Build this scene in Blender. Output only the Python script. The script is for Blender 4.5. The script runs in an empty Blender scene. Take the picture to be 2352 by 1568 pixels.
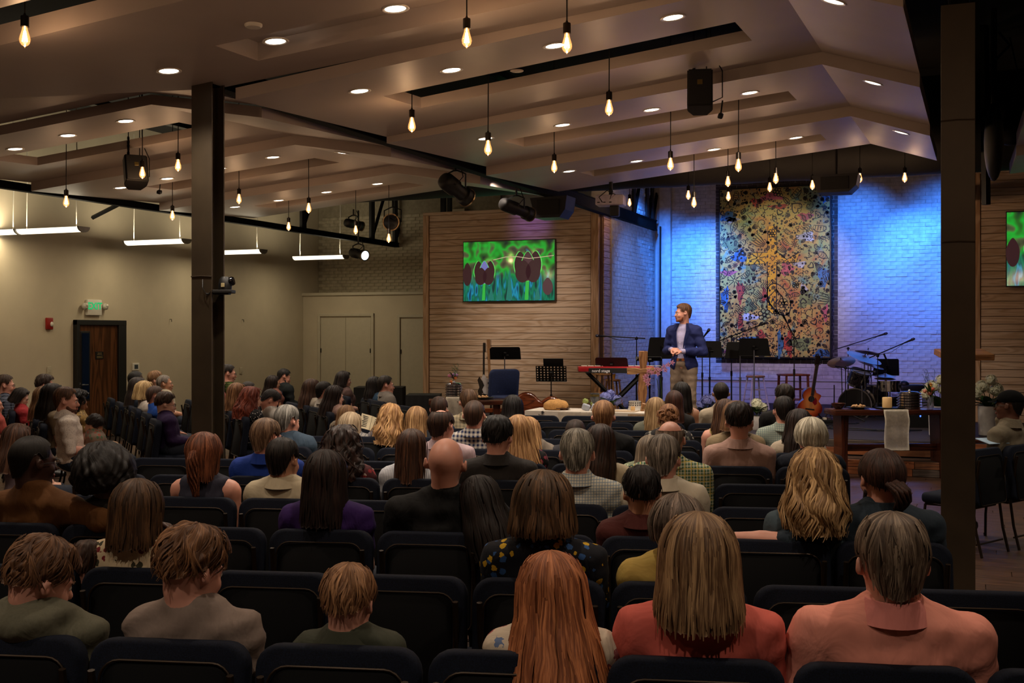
import bpy, bmesh, math, random
import numpy as np
from mathutils import Vector, Matrix, Euler
random.seed(7); rng = np.random.default_rng(7)
C = bpy.context.scene.collection
R = math.radians; PI = math.pi
# ---------------------------------------------------------------- camera
F_PX, CX, HY, CAMH = 2613.0, 1176.0, 765.0, 1.85      # focal length in px, principal column, horizon row, eye height
TH = R(21.97); cT, sT = math.cos(TH), math.sin(TH)
def cam2room(x, z): return (cT*x - sT*z, sT*x + cT*z)
def PZ(px, py, z):
    x, y = cam2room((px-CX)/F_PX*z, z)
    return Vector((x, y, CAMH-(py-HY)*z/F_PX))
def zY(px, Y): return Y/(cT + (px-CX)/F_PX*sT)
def zX(px, X): return X/((px-CX)/F_PX*cT - sT)
def PY(px, py, Y): return PZ(px, py, zY(px, Y))
def PX(px, py, X): return PZ(px, py, zX(px, X))
def PH(px, py, h): return PZ(px, py, (CAMH-h)*F_PX/(py-HY))
cd = bpy.data.cameras.new('camera'); cam = bpy.data.objects.new('camera', cd); C.objects.link(cam)
cam.location = (0, 0, CAMH); cam.rotation_euler = (R(90), 0, TH)
cd.sensor_width = 36; cd.lens = F_PX/2352*36; cd.shift_y = -19/2352; cd.clip_start = .05; cd.clip_end = 200
bpy.context.scene.camera = cam
# ---------------------------------------------------------------- world, exposure
sc = bpy.context.scene
w = bpy.data.worlds.new('world'); sc.world = w; w.use_nodes = True
w.node_tree.nodes['Background'].inputs[0].default_value = (.9, .72, .55, 1)
w.node_tree.nodes['Background'].inputs[1].default_value = .010
vs = sc.view_settings; vs.view_transform = 'Standard'; vs.look = 'None'; vs.gamma = 1; vs.use_curve_mapping = False
vs.exposure = 0.0
sc.cycles.max_bounces = 6; sc.cycles.diffuse_bounces = 3; sc.cycles.glossy_bounces = 2; sc.cycles.transparent_max_bounces = 10
sc.cycles.sample_clamp_indirect = 3.0
def light(kind, loc, energy, color, rot=(0,0,0), size=.1, spot=None, blend=.5, name='light', size_y=None):
    d = bpy.data.lights.new(name, kind); d.energy = energy; d.color = color
    if kind == 'AREA':
        d.size = size
        if size_y: d.shape = 'RECTANGLE'; d.size_y = size_y
    else: d.shadow_soft_size = size
    if kind == 'SPOT': d.spot_size = R(spot or 100); d.spot_blend = blend
    o = bpy.data.objects.new(name, d); C.objects.link(o); o.location = loc; o.rotation_euler = rot
    return o
def aim(o, tgt):
    o.rotation_euler = (Vector(tgt)-o.location).to_track_quat('-Z', 'Y').to_euler(); return o
# blue wash from the stage fixtures over the brick, and the warm front light on the stage
BLUE = (.035, .22, 1.0); VIO = (.42, .30, 1.0)
K_BLUE, K_WARM, K_DOWN, K_PEND, K_TUBE = 2.5, 3.0, 5.0, 1.1, 1.05
for (X, pw, col, tx, tz) in ((-5.2, 420, BLUE, -5.15, 3.2), (-2.0, 150, BLUE, -2.1, 3.9), (-.9, 380, BLUE, -.95, 3.35), (.4, 200, BLUE, -.2, 3.9), (-5.9, 130, BLUE, -6.0, 3.4)):
    aim(light('SPOT', (X, 21.55, 4.75), pw*K_BLUE, col, size=.08, spot=62, blend=1.0, name='blue_wash'), (tx, 23.25, tz))
for (X, Y, pw) in ((-4.4, 19.1, 85), (-1.6, 19.1, 85)):
    aim(light('SPOT', (X, Y, 4.2), pw*K_BLUE, VIO, size=.15, spot=80, blend=1.0, name='violet_wash'), (X*.9, 23.2, .9))
aim(light('SPOT', (-3.5, 19.3, 4.2), 260, (1, .84, .70), size=.1, spot=46, blend=.5, name='painting_light'), (-3.7, 23.4, 3.0))
aim(light('SPOT', (-4.6, 20.6, 4.4), 170, (.12, .3, 1), size=.12, spot=75, blend=1, name='blue_wash'), (-6.2, 21.8, 2.2))
aim(light('SPOT', (-7.5, 19.0, 4.3), 14, (.38, .2, 1), size=.1, spot=60, blend=1, name='violet_wash'), (-7.6, 19.8, 3.9))
# ---------------------------------------------------------------- materials
def lin(h):
    h = h.lstrip('#'); v = [int(h[i:i+2], 16)/255 for i in (0, 2, 4)]
    return tuple(c/12.92 if c <= .04045 else ((c+.055)/1.055)**2.4 for c in v) + (1,)
class NT:
    def __init__(s, name):
        s.m = bpy.data.materials.new(name); s.m.use_nodes = True; s.t = s.m.node_tree
        s.b = s.t.nodes['Principled BSDF']
    def n(s, typ, **kw):
        nd = s.t.nodes.new('ShaderNode'+typ)
        for k, v in kw.items():
            if k.startswith('i_'): nd.inputs[int(k[2:]) if k[2:].isdigit() else k[2:].replace('_', ' ')].default_value = v
            else: setattr(nd, k, v)
        return nd
    def l(s, a, b): s.t.links.new(a, b)
    def coord(s, kind='Object', scale=(1,1,1), rot=(0,0,0)):
        tc = s.n('TexCoord'); mp = s.n('Mapping'); mp.inputs['Scale'].default_value = scale; mp.inputs['Rotation'].default_value = rot
        s.l(tc.outputs[kind], mp.inputs[0]); return mp.outputs[0]
    def ramp(s, fac, stops, interp='LINEAR'):
        r = s.n('ValToRGB'); r.color_ramp.interpolation = interp; e = r.color_ramp.elements
        while len(e) < len(stops): e.new(.5)
        for el, (p, c) in zip(e, stops): el.position = p; el.color = c if len(c) == 4 else (*c, 1)
        s.l(fac, r.inputs[0]); return r.outputs[0]
    def mix(s, fac, a, b, mode='MIX'):
        m = s.n('Mix', data_type='RGBA', blend_type=mode)
        for sock, v in ((m.inputs[0], fac), (m.inputs[6], a), (m.inputs[7], b)):
            if hasattr(v, 'links'): s.l(v, sock)
            else: sock.default_value = v
        return m.outputs[2]
    def math(s, op, a, b=0.0, clamp=False):
        m = s.n('Math', operation=op, use_clamp=clamp)
        for sock, v in ((m.inputs[0], a), (m.inputs[1], b)):
            if hasattr(v, 'links'): s.l(v, sock)
            else: sock.default_value = v
        return m.outputs[0]
    def noise(s, vec, scale=5, detail=3, dist=0, rough=.5, out=0):
        n = s.n('TexNoise'); n.inputs['Scale'].default_value = scale; n.inputs['Detail'].default_value = detail
        n.inputs['Distortion'].default_value = dist; n.inputs['Roughness'].default_value = rough
        if vec is not None: s.l(vec, n.inputs['Vector'])
        return n.outputs[out]
    def bump(s, h, strength=.3, dist=.01):
        b = s.n('Bump'); b.inputs['Strength'].default_value = strength; b.inputs['Distance'].default_value = dist
        s.l(h, b.inputs['Height']); s.l(b.outputs[0], s.b.inputs['Normal'])
    def set(s, col=None, rough=None, metal=None, spec=None, **kw):
        if col is not None:
            if hasattr(col, 'links'): s.l(col, s.b.inputs['Base Color'])
            else: s.b.inputs['Base Color'].default_value = col
        if rough is not None:
            if hasattr(rough, 'links'): s.l(rough, s.b.inputs['Roughness'])
            else: s.b.inputs['Roughness'].default_value = rough
        if metal is not None: s.b.inputs['Metallic'].default_value = metal
        if spec is not None: s.b.inputs['Specular IOR Level'].default_value = spec
        for k, v in kw.items(): s.b.inputs[k.replace('_', ' ')].default_value = v
        return s.m
_mc = {}
def plain(name, hexc, rough=.6, metal=0, spec=.5, var=.12, scale=12, bump=0):
    key = (name, hexc, rough, metal)
    if key in _mc: return _mc[key]
    n = NT(name); c = lin(hexc) if isinstance(hexc, str) else hexc
    v = n.noise(n.coord(), scale, 4)
    lo = tuple(max(0, x*(1-var)) for x in c[:3])+(1,); hi = tuple(min(1, x*(1+var)) for x in c[:3])+(1,)
    n.set(n.ramp(v, ((.35, lo), (.65, hi))), rough, metal, spec)
    if bump: n.bump(v, bump, .004)
    _mc[key] = n.m; return n.m
def emit(name, col, strength):
    key = (name, col, strength)
    if key in _mc: return _mc[key]
    n = NT(name); n.set((0,0,0,1), .5); n.b.inputs['Emission Color'].default_value = col; n.b.inputs['Emission Strength'].default_value = strength
    n.m.cycles.emission_sampling = 'NONE'; _mc[key] = n.m; return n.m
def wood(name, c1, c2, axis='x', rough=.45, scale=1.0, bump=.15, dist=2.2):
    key = ('wood', name)
    if key in _mc: return _mc[key]
    n = NT(name); sc_ = {'x': (.35, 3.5, 3.5), 'y': (3.5, .35, 3.5), 'z': (3.5, 3.5, .35)}[axis]
    oi = n.n('ObjectInfo'); co = n.coord('Object', tuple(v*scale for v in sc_))
    ad = n.n('VectorMath', operation='ADD'); mu = n.n('VectorMath', operation='SCALE'); mu.inputs['Scale'].default_value = 37
    cb = n.n('CombineXYZ'); n.l(oi.outputs['Random'], cb.inputs[0]); n.l(oi.outputs['Random'], cb.inputs[1]); n.l(oi.outputs['Random'], cb.inputs[2])
    n.l(cb.outputs[0], mu.inputs[0]); n.l(co, ad.inputs[0]); n.l(mu.outputs[0], ad.inputs[1])
    big = n.noise(ad.outputs[0], 1.5, 2, .6); rings = n.math('SINE', n.math('MULTIPLY', big, 46*dist/2.2))
    fine = n.noise(ad.outputs[0], 14, 5, .3)
    f = n.math('ADD', n.math('MULTIPLY', rings, .28), n.math('ADD', n.math('MULTIPLY', fine, .45), .22))
    col = n.ramp(f, ((.1, lin(c2)), (.55, lin(c1)), (.95, tuple(min(1, v*1.15) for v in lin(c1)[:3])+(1,))))
    var = n.mix(n.math('MULTIPLY', oi.outputs['Random'], .35), col, n.mix(1.0, col, (.72, .66, .62, 1), 'MULTIPLY'))
    n.set(var, rough); n.bump(f, bump, .003); _mc[key] = n.m; return n.m
BLACK = plain('black_steel', '#0b0a0a', .45, .3, var=.3); CHROME = plain('chrome', '#c9c9cf', .18, 1, var=.05); BLACKP = plain('black_plastic', '#060606', .55, var=.2)
# ---------------------------------------------------------------- geometry helpers
def mk(name, bm, mat=None, parent=None, loc=None, rot=None, smooth=False):
    me = bpy.data.meshes.new(name); bm.normal_update(); bm.to_mesh(me); bm.free()
    if smooth:
        me.polygons.foreach_set('use_smooth', [True]*len(me.polygons))
        if smooth == 'a': me.set_sharp_from_angle(angle=R(42))
    return link(name, me, mat, parent, loc, rot)
def link(name, me, mat=None, parent=None, loc=None, rot=None):
    o = bpy.data.objects.new(name, me); C.objects.link(o)
    if mat is not None:
        for m in (mat if isinstance(mat, (list, tuple)) else [mat]): me.materials.append(m)
    if parent is not None: o.parent = parent
    if loc is not None: o.location = loc
    if rot is not None: o.rotation_euler = rot
    return o
def tag(o, label, cat, group=None):
    o['label'] = label; o['category'] = cat
    if group: o['group'] = group
    return o
def struct(o): o['kind'] = 'structure'; return o
def empty(name, loc, rz=0, label=None, cat=None, group=None):
    o = bpy.data.objects.new(name, None); C.objects.link(o); o.location = loc; o.rotation_euler = (0, 0, rz); o.empty_display_size = .1
    if label: tag(o, label, cat, group)
    return o
def box(bm, c, s, rot=None, mi=0):
    M = Matrix.Translation(c) @ ((rot if isinstance(rot, Matrix) else Euler(rot).to_matrix().to_4x4()) if rot is not None else Matrix.Identity(4)) @ Matrix.Diagonal((*s, 1))
    r = bmesh.ops.create_cube(bm, size=1, matrix=M)
    if mi:
        for f in {f for v in r['verts'] for f in v.link_faces}: f.material_index = mi
    return r['verts']
def rbox(c, s, r=.01, seg=2, bm=None, rot=None):
    b = bmesh.new(); bmesh.ops.create_cube(b, size=1, matrix=Matrix.Diagonal((*s, 1)))
    bmesh.ops.bevel(b, geom=b.edges[:], offset=r, segments=seg, profile=.5, affect='EDGES', clamp_overlap=True)
    M = Matrix.Translation(c) @ ((rot if isinstance(rot, Matrix) else Euler(rot).to_matrix().to_4x4()) if rot is not None else Matrix.Identity(4))
    b.transform(M)
    if bm is None: return b
    me = bpy.data.meshes.new('t'); b.to_mesh(me); b.free(); bm.from_mesh(me); bpy.data.meshes.remove(me); return bm
def tube(bm, pts, r, seg=8, r2=None, cap=True, flat=1.0, closed=False):
    pts = [Vector(p) for p in pts]; n = len(pts); rings = []
    up = Vector((0, 0, 1)); prev = None
    for i, p in enumerate(pts):
        if closed: d = pts[(i+1) % n]-pts[i-1]
        else: d = (pts[min(i+1, n-1)]-pts[max(i-1, 0)])
        d.normalize()
        if prev is None:
            a = d.cross(up)
            if a.length < 1e-3: a = d.cross(Vector((1, 0, 0)))
        else: a = prev - d*prev.dot(d)
        a.normalize(); prev = a; b = d.cross(a)
        rr = r if r2 is None else (r2[i] if isinstance(r2, (list, tuple)) else r+(r2-r)*i/(n-1))
        rings.append([bm.verts.new(p + (a*math.cos(t)+b*math.sin(t)*flat)*rr) for t in [2*PI*k/seg for k in range(seg)]])
    for i in range(n-1 if not closed else n):
        A, B = rings[i], rings[(i+1) % n]
        for k in range(seg): bm.faces.new((A[k], A[(k+1) % seg], B[(k+1) % seg], B[k]))
    if cap and not closed:
        bm.faces.new(rings[0][::-1]); bm.faces.new(rings[-1])
def lathe(bm, prof, seg=16, c=(0,0,0), M=None, cap=True):
    rings = []
    for r, z in prof:
        vs_ = []
        for k in range(seg):
            t = 2*PI*k/seg; v = Vector((r*math.cos(t), r*math.sin(t), z))
            if M is not None: v = M @ v
            vs_.append(bm.verts.new(v+Vector(c)))
        rings.append(vs_)
    for A, B in zip(rings, rings[1:]):
        for k in range(seg): bm.faces.new((A[k], A[(k+1) % seg], B[(k+1) % seg], B[k]))
    if cap: bm.faces.new(rings[0][::-1]); bm.faces.new(rings[-1])
def blob(bm, c, s, sub=2, rot=None):
    M = Matrix.Translation(c) @ (Euler(rot).to_matrix().to_4x4() if rot is not None else Matrix.Identity(4)) @ Matrix.Diagonal((*s, 1))
    return bmesh.ops.create_icosphere(bm, subdivisions=sub, radius=1, matrix=M)['verts']
def prism(bm, quad, th):            # quad: four lower corners, extruded upward by th
    lo = [bm.verts.new(p) for p in quad]; hi = [bm.verts.new((p[0], p[1], p[2]+th)) for p in quad]
    n = len(quad)
    bm.faces.new(lo[::-1]); bm.faces.new(hi)
    for i in range(n): bm.faces.new((lo[i], lo[(i+1) % n], hi[(i+1) % n], hi[i]))
def outline(bm, pts, y0, y1):       # 2D outline (x,z) extruded along y
    a = [bm.verts.new((p[0], y0, p[1])) for p in pts]; b = [bm.verts.new((p[0], y1, p[1])) for p in pts]; n = len(pts)
    bm.faces.new(a); bm.faces.new(b[::-1])
    for i in range(n): bm.faces.new((a[i], b[i], b[(i+1) % n], a[(i+1) % n]))
    bmesh.ops.recalc_face_normals(bm, faces=bm.faces[:])
def text(name, body, size, mat, parent=None, loc=(0,0,0), rot=(0,0,0), ext=.001, bold=0):
    cu = bpy.data.curves.new(name, 'FONT'); cu.body = body; cu.size = size; cu.align_x = 'CENTER'; cu.align_y = 'CENTER'; cu.extrude = ext; cu.offset = bold
    cu.resolution_u = 3; cu.materials.append(mat); o = bpy.data.objects.new(name, cu); C.objects.link(o)
    me = bpy.data.meshes.new_from_object(o); me.name = name; bpy.data.objects.remove(o)
    return link(name, me, None, parent, loc, rot)
def npmesh(name, V, Q, smooth=True):
    me = bpy.data.meshes.new(name); V = np.asarray(V, np.float32); Q = np.asarray(Q, np.int32)
    me.vertices.add(len(V)); me.vertices.foreach_set('co', V.ravel())
    k = Q.shape[1]; me.loops.add(Q.size); me.loops.foreach_set('vertex_index', Q.ravel())
    me.polygons.add(len(Q)); me.polygons.foreach_set('loop_start', np.arange(0, Q.size, k, dtype=np.int32))
    me.polygons.foreach_set('loop_total', np.full(len(Q), k, np.int32))
    if smooth: me.polygons.foreach_set('use_smooth', np.ones(len(Q), bool))
    me.update(calc_edges=True); return me
def dup(root, loc=None, rz=None):
    r = root.copy(); C.objects.link(r)
    if loc is not None: r.location = loc
    if rz is not None: r.rotation_euler = (0, 0, rz)
    for ch in list(root.children):
        c = ch.copy(); C.objects.link(c); c.parent = r
        for g in list(ch.children):
            d = g.copy(); C.objects.link(d); d.parent = c
    return r
ORD = ['first', 'second', 'third', 'fourth', 'fifth', 'sixth', 'seventh', 'eighth', 'ninth', 'tenth', 'eleventh', 'twelfth', 'thirteenth', 'fourteenth', 'fifteenth', 'sixteenth', 'seventeenth', 'eighteenth', 'nineteenth', 'twentieth']
# ================================================================ the room
XL, YB = -14.46, 23.55                 # left side wall, back wall
WALL = plain('beige_wall_paint', '#c2b59c', .75, var=.03, scale=3); TRIMW = plain('beige_trim_paint', '#bdb39c', .5, var=.03)
CEIL = plain('taupe_ceiling_paint', '#ada097', .5, spec=.35, var=.03, scale=2); DARK = plain('black_void', '#020202', .9, var=.1)
# floor
nf = NT('dark_plank_floor'); co = nf.coord('Object', (1, 1, 1)); oi = nf.n('ObjectInfo')
a = nf.noise(nf.coord('Object', (1.2, 14, 1)), 3, 5, 1.0); c = nf.ramp(a, ((.3, lin('#241811')), (.6, lin('#4a3122')), (.8, lin('#6a4a35'))))
nf.set(nf.mix(nf.math('MULTIPLY', oi.outputs['Random'], .5), c, nf.mix(1, c, (.5, .47, .45, 1), 'MULTIPLY')), .38); nf.bump(a, .15, .003)
bm = bmesh.new(); box(bm, (-2.5, 10, -.06), (27, 29, .08)); floor = struct(mk('floor', bm, plain('floor_base', '#1d130d', .5)))
bm = bmesh.new(); box(bm, (0, 0, -.007), (1.215, .178, .014)); me_pl = bpy.data.meshes.new('floorboard'); bm.to_mesh(me_pl); bm.free(); me_pl.materials.append(nf.m)
cells = []; rest = bmesh.new()
for j in range(0, 150):
    for i in range(-12, 7):
        x = i*1.22+(j*.47 % 1.22); y = -3.5+j*.181
        if y > 15.6 or x > 7: continue
        xc, z = cT*x+sT*y, cT*y-sT*x
        if z < 2 or abs(xc/z) > .5: vis = 0
        else:
            px = CX+xc/z*F_PX; py = HY+CAMH*F_PX/z
            vis = 2 if (px > 2235 and py < 1400) or (1880 < px and 1060 < py < 1300) else 1
        cells.append((vis, -z if vis else -99, x, y))
cells.sort(key=lambda t: (-t[0], -t[1]))
for n_, (v, z, x, y) in enumerate(cells):
    if n_ < 280 and v == 2: link('floorboard', me_pl, None, floor, (x, y, 0))
    else: box(rest, (x, y, -.007), (1.215, .178, .014))
o = mk('floorboards', rest, nf.m, floor); o['kind'] = 'stuff'
# shell walls
def slab(name, c, s, m): bm = bmesh.new(); box(bm, c, s); return struct(mk(name, bm, m))
wall_left = slab('wall_left', (XL-.1, 10, 2.8), (.2, 29, 5.8), WALL)
slab('wall_right', (9, 10, 2.8), (.2, 29, 5.8), plain('dark_wall', '#2a2420')); slab('wall_front', (-2.5, -4, 2.8), (27, .2, 5.8), plain('dark_wall2', '#6b5a4a'))
ceiling = slab('ceiling', (-2.5, 10, 5.75), (27, 29, .1), DARK)
BRW = NT('white_painted_brick'); v = BRW.noise(BRW.coord(), 9, 5); BRW.set(BRW.ramp(v, ((.3, lin('#b9b4b2')), (.7, lin('#dcd8d6')))), .55, spec=.4); BRW.bump(BRW.noise(BRW.coord(), 28, 5, .5), .5, .006); BRW = BRW.m
BRB = NT('beige_painted_brick'); v = BRB.noise(BRB.coord(), 9, 5); BRB.set(BRB.ramp(v, ((.3, lin('#a59a82')), (.7, lin('#c4b99e')))), .6); BRB.bump(BRB.noise(BRB.coord(), 28, 5, .5), .5, .006); BRB = BRB.m
BRD = plain('dark_bare_brick', '#4d4648', .8, var=.35, scale=5)
MOR = plain('painted_mortar', '#bdb8b6', .7, var=.06)
wall_back = slab('wall_back', (-2.5, YB+.12, 2.8), (27, .2, 5.8), MOR)
def brick_me(mat, nm='brick'):
    b = rbox((0,0,0), (.2115, .05, .0715), .006, 1); me = bpy.data.meshes.new(nm); b.to_mesh(me); b.free(); me.materials.append(mat); return me
mW, mB, mD = brick_me(BRW), brick_me(BRB), brick_me(BRD)
def brickfield(parent, mesh_fn, x0, x1, z0, z1, limit, place, rank, dark=None):
    cells = []
    for r_ in range(int((z1-z0)/.075)):
        for i in range(int((x1-x0)/.216)+1):
            u = x0+i*.216+(.108 if r_ % 2 else 0); z = z0+.037+r_*.075
            if u > x1: continue
            ww = [(u, .2115)]
            for e_ in (dark or ()):
                if abs(u-e_) < .104 and z > 1.22: ww = [((u-.1057+e_)/2, e_-u+.1057-.004), ((u+.1057+e_)/2, u+.1057-e_-.004)]
            for uu, wd in ww:
                if wd > .01: cells.append((rank(uu, z), uu, z, wd))
    cells.sort(); stuff = {}
    for n_, (k, u, z, wd) in enumerate(cells):
        d = random.random(); pr = .0005+.011*d*d; me = mesh_fn(u, z)
        tilt = Euler((random.uniform(-.03, .03), random.uniform(-.012, .012), random.uniform(-.03, .03)))
        loc, rot = place(u, z, pr, tilt)
        if n_ < limit: link('brick', me, None, parent, loc, rot).scale = (wd/.2115, 1, 1)
        else: stuff.setdefault(me.name, [me, []])[1].append((loc, rot, wd/.2115))
    for k, (me, L) in stuff.items():
        n0 = len(me.vertices); V0 = np.empty(n0*3); me.vertices.foreach_get('co', V0); V0 = V0.reshape(-1, 3)
        V, faces = [], []; polys = [tuple(p.vertices) for p in me.polygons]
        for q, (loc, rot, kx) in enumerate(L):
            M = np.array(rot.to_matrix()); V.append((V0*(kx, 1, 1)) @ M.T+np.array(loc)); faces += [tuple(v+q*n0 for v in p) for p in polys]
        m2 = bpy.data.meshes.new('bricks'); m2.from_pydata(np.concatenate(V).tolist(), [], faces); m2.materials.append(me.materials[0])
        o = link('bricks', m2, None, parent); o['kind'] = 'stuff'
INP = lambda u, z: -4.93 < u < -2.47 and 1.22 < z
brickfield(wall_back, lambda u, z: mD if INP(u, z) else mW, -5.9, .3, .93, 5.0, 300,
           lambda u, z, pr, t: ((u, YB+.041-pr, z), t), lambda u, z: (0 if (-2.4 < u < -.5 and z < 3.4) else 1)*100-z, (-4.93, -2.47))
# brick over the closets
wbl = slab('wall_back_left', (-12.1, YB-.02, 4.0), (4.7, .1, 3.4), plain('beige_mortar', '#9a8f78', .7))
brickfield(wbl, lambda u, z: mB, -14.35, -11.0, 2.8, 4.6, 300, lambda u, z, pr, t: ((u, YB-.049-pr, z), t), lambda u, z: -u)
bm = bmesh.new(); box(bm, (-10.75, YB-.12, 3.7), (.38, .22, 1.9)); mk('pilaster', bm, WALL, wbl)
# brick pier running forward on the column line, beside the stage
pier = slab('wall_pier', (-6.42, 22.0, 2.7), (.4, 3.2, 5.2), MOR)
brickfield(pier, lambda u, z: mW, 20.55, 23.45, .45, 4.95, 120, lambda u, z, pr, t: ((-6.243+pr, u, z), Euler((t.x, t.y, t.z+PI/2))), lambda u, z: (z if 1.2 < z < 3 else 9)+0*u)
bm = bmesh.new(); box(bm, (-5.98, YB-.03, 2.75), (.24, .18, 5.0)); mk('pilaster', bm, BRW, wall_back)
bm = bmesh.new(); tube(bm, [(-6.07, YB-.15, .5), (-6.07, YB-.15, 4.1)], .018); struct(mk('trim_1', bm, BLACK))
# white boards at the foot of the brick
SHIP = plain('white_board_paint', '#cfcbca', .5, var=.05)
bm = bmesh.new(); box(bm, (0,0,0), (6.0, .03, .15)); meb = bpy.data.meshes.new('board'); bm.to_mesh(meb); bm.free(); meb.materials.append(SHIP)
for k in range(3): link('board', meb, None, wall_back, (-2.85, YB-.01, .50+k*.157))
bm = bmesh.new(); box(bm, (-2.85, YB-.02, .9), (6.0, .07, .03)); mk('board_cap', bm, SHIP, wall_back)
# knotty pine wing walls
PINE = wood('knotty_pine', '#d4bda4', '#bd9f80', 'x', .55, 1.2, .05); PINEZ = wood('knotty_pine_upright', '#cfae8c', '#b08a62', 'z', .5, 1.2, .12)
PINEP = plain('pine_backing', '#6b4e36', .8)
def pine_wall(name, x0, x1, z0, z1, yf, ends):
    s = slab(name, ((x0+x1)/2, yf+.13, (z0+z1)/2), (x1-x0, .2, z1-z0), PINEP)
    n = int((z1-z0)/.118); h = (z1-z0)/n; a, b = x0+.13*(1 in ends), x1-.16*(2 in ends)
    bm = rbox((0, 0, 0), (b-a, .022, h-.007), .004, 1); me = bpy.data.meshes.new('plank'); bm.to_mesh(me); bm.free(); me.materials.append(PINE)
    for k in range(n): link('plank', me, None, s, ((a+b)/2, yf+.01+random.uniform(0, .004), z0+(k+.5)*h))
    for e in ends:
        xx = x0+.06 if e == 1 else x1-.075
        mk('corner_board', rbox((0,0,0), (.12 if e == 1 else .15, .04, z1-z0), .005, 1), PINEZ, s, (xx, yf, (z0+z1)/2))
    mk('top_rail', rbox((0,0,0), (x1-x0, .05, .06), .005, 1), PINE, s, ((x0+x1)/2, yf, z1+.03))
    return s
wl = pine_wall('wall_wing_left', -9.84, -6.28, .42, 4.12, 19.8, (1, 2))
bm = rbox((0, 0, 0), (.02, .45, .112), .004, 1); me = bpy.data.meshes.new('plank'); bm.to_mesh(me); bm.free(); me.materials.append(wood('knotty_pine_return', '#cfae8c', '#b08560', 'y', .5, 1.2, .12))
for k in range(32): link('plank', me, None, wl, (-6.25, 20.2, .48+k*.1175))
bm = bmesh.new(); box(bm, (-6.36, 20.2, 2.3), (.2, .6, 3.7)); mk('return_backing', bm, PINEP, wl)
pine_wall('wall_wing_right', .02, 7.0, .42, 4.42, 19.8, (1,))
# closet block on the left
CLO = slab('wall_closet', (-12.18, 23.15, 1.37), (4.55, .7, 2.74), WALL)
mk('ledge', rbox((0,0,0), (4.6, .06, .07), .01, 1), TRIMW, CLO, (-12.18, 22.78, 2.75))
def closet(name, pxs, ptop, pl):
    x0, x1 = PY(pxs[0], 765, 22.8).x, PY(pxs[1], 765, 22.8).x; h = PY(pxs[0], ptop, 22.8).z
    d = empty(name, ((x0+x1)/2, 22.78, 0)); struct(d); w_ = x1-x0
    for sx in (-1, 1): mk('door_frame', rbox((0,0,0), (.07, .05, h), .008, 1), TRIMW, d, (sx*(w_/2-.035), 0, h/2))
    mk('door_frame', rbox((0,0,0), (w_, .05, .07), .008, 1), TRIMW, d, (0, -.002, h-.035))
    for k in range(pl):
        lw = (w_-.16)/pl
        p = mk('door_panel', rbox((0,0,0), (lw-.01, .035, h-.1), .003, 1), TRIMW, d, (-(w_-.16)/2+lw*(k+.5), .02, (h-.1)/2))
        for z in (.35, -.75):
            mk('hinge', rbox((0,0,0), (.018, .02, .1), .003, 1), BLACK, p, ((-1 if k == 0 else 1)*(lw/2-.01), -.03, z))
closet('door_2', (731, 860), 720, 2); closet('door_3', (914, 1010), 722, 1)
# exit door on the left wall
e0, e1 = PX(168, 765, XL), PX(282, 765, XL); dh = PX(225, 735, XL).z; dw = e1.y-e0.y; dy = (e0.y+e1.y)/2
DFR = plain('black_door_frame', '#0d0b0b', .5)
d1 = empty('door_1', (XL, dy, 0)); struct(d1)
for sy, ww in ((-1, .07), (1, .2)): mk('door_frame', rbox((0,0,0), (.1, ww, dh), .006, 1), DFR, d1, (.04, sy*(dw/2-ww/2), dh/2))
mk('door_frame', rbox((0,0,0), (.1, dw, .09), .006, 1), DFR, d1, (.042, 0, dh-.045))
DW = wood('walnut_door', '#5c3820', '#38200f', 'z', .28, .8, .03)
leaf = mk('door_leaf', rbox((0,0,0), (.045, dw-.27, dh-.09), .004, 1), DW, d1, (.03, -.065, (dh-.09)/2))
mk('vision_frame', rbox((0,0,0), (.02, .24, 1.22), .006, 1), DFR, leaf, (.022, -.33, .28))
gl = NT('door_glass'); gl.set(lin('#0a1a33'), .08, spec=.8); mk('pane', rbox((0,0,0), (.012, .17, 1.15), .002, 1), gl.m, leaf, (.034, -.33, .28))
bm = bmesh.new(); tube(bm, [(0, 0, 0), (.06, 0, 0)], .014); tube(bm, [(.06, 0, 0), (.065, .06, 0), (.06, .14, 0)], .011); rbox((.005, 0, 0), (.01, .06, .08), .003, 1, bm); mk('door_handle', bm, CHROME, leaf, (.022, -.46, .0-.05), smooth='a')
sg = mk('door_sign', rbox((0,0,0), (.01, .2, .13), .002, 1), plain('black_sign', '#0b0b0b', .4), leaf, (.028, .02, .46))
for k in range(4): mk('sign_line', rbox((0,0,0), (.002, (.1, .12, .15, .15)[k], .007), .001, 1), plain('gold_ink', '#8f7a4a', .5), sg, (.006, 0, .04-k*.024-(.01 if k > 1 else 0)))
# exit sign with two emergency lamps
p = PX(212, 706, XL); ex = empty('exit_sign', (XL+.03, p.y, p.z), 0, 'white emergency exit sign with green letters above the dark wooden door', 'sign')
WPL = plain('white_plastic', '#d8d2c4', .4, var=.03)
mk('housing', rbox((0,0,0), (.06, .36, .28), .015, 2), WPL, ex, smooth='a')
text('letters', 'EXIT', .17, emit('exit_green', (.02, .85, .25, 1), .55), ex, (.033, 0, .02), (PI/2, 0, PI/2), .001, .004)
for s in (-1, 1):
    bm = bmesh.new(); lathe(bm, [(.02, -.05), (.05, -.04), (.062, 0), (.05, .03), (.02, .05)], 14); blob(bm, (0, 0, .02), (.04, .04, .05), 2)
    mk('emergency_lamp', bm, plain('lamp_lens', '#cfcabb', .2), ex, (.04, s*.25, .02), (0, 1.1, 0), smooth=True)
p = PX(111, 743, XL); fa = empty('fire_alarm', (XL+.02, p.y, p.z), 0, 'small red fire alarm strobe on the beige wall left of the exit door', 'fire alarm')
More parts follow.
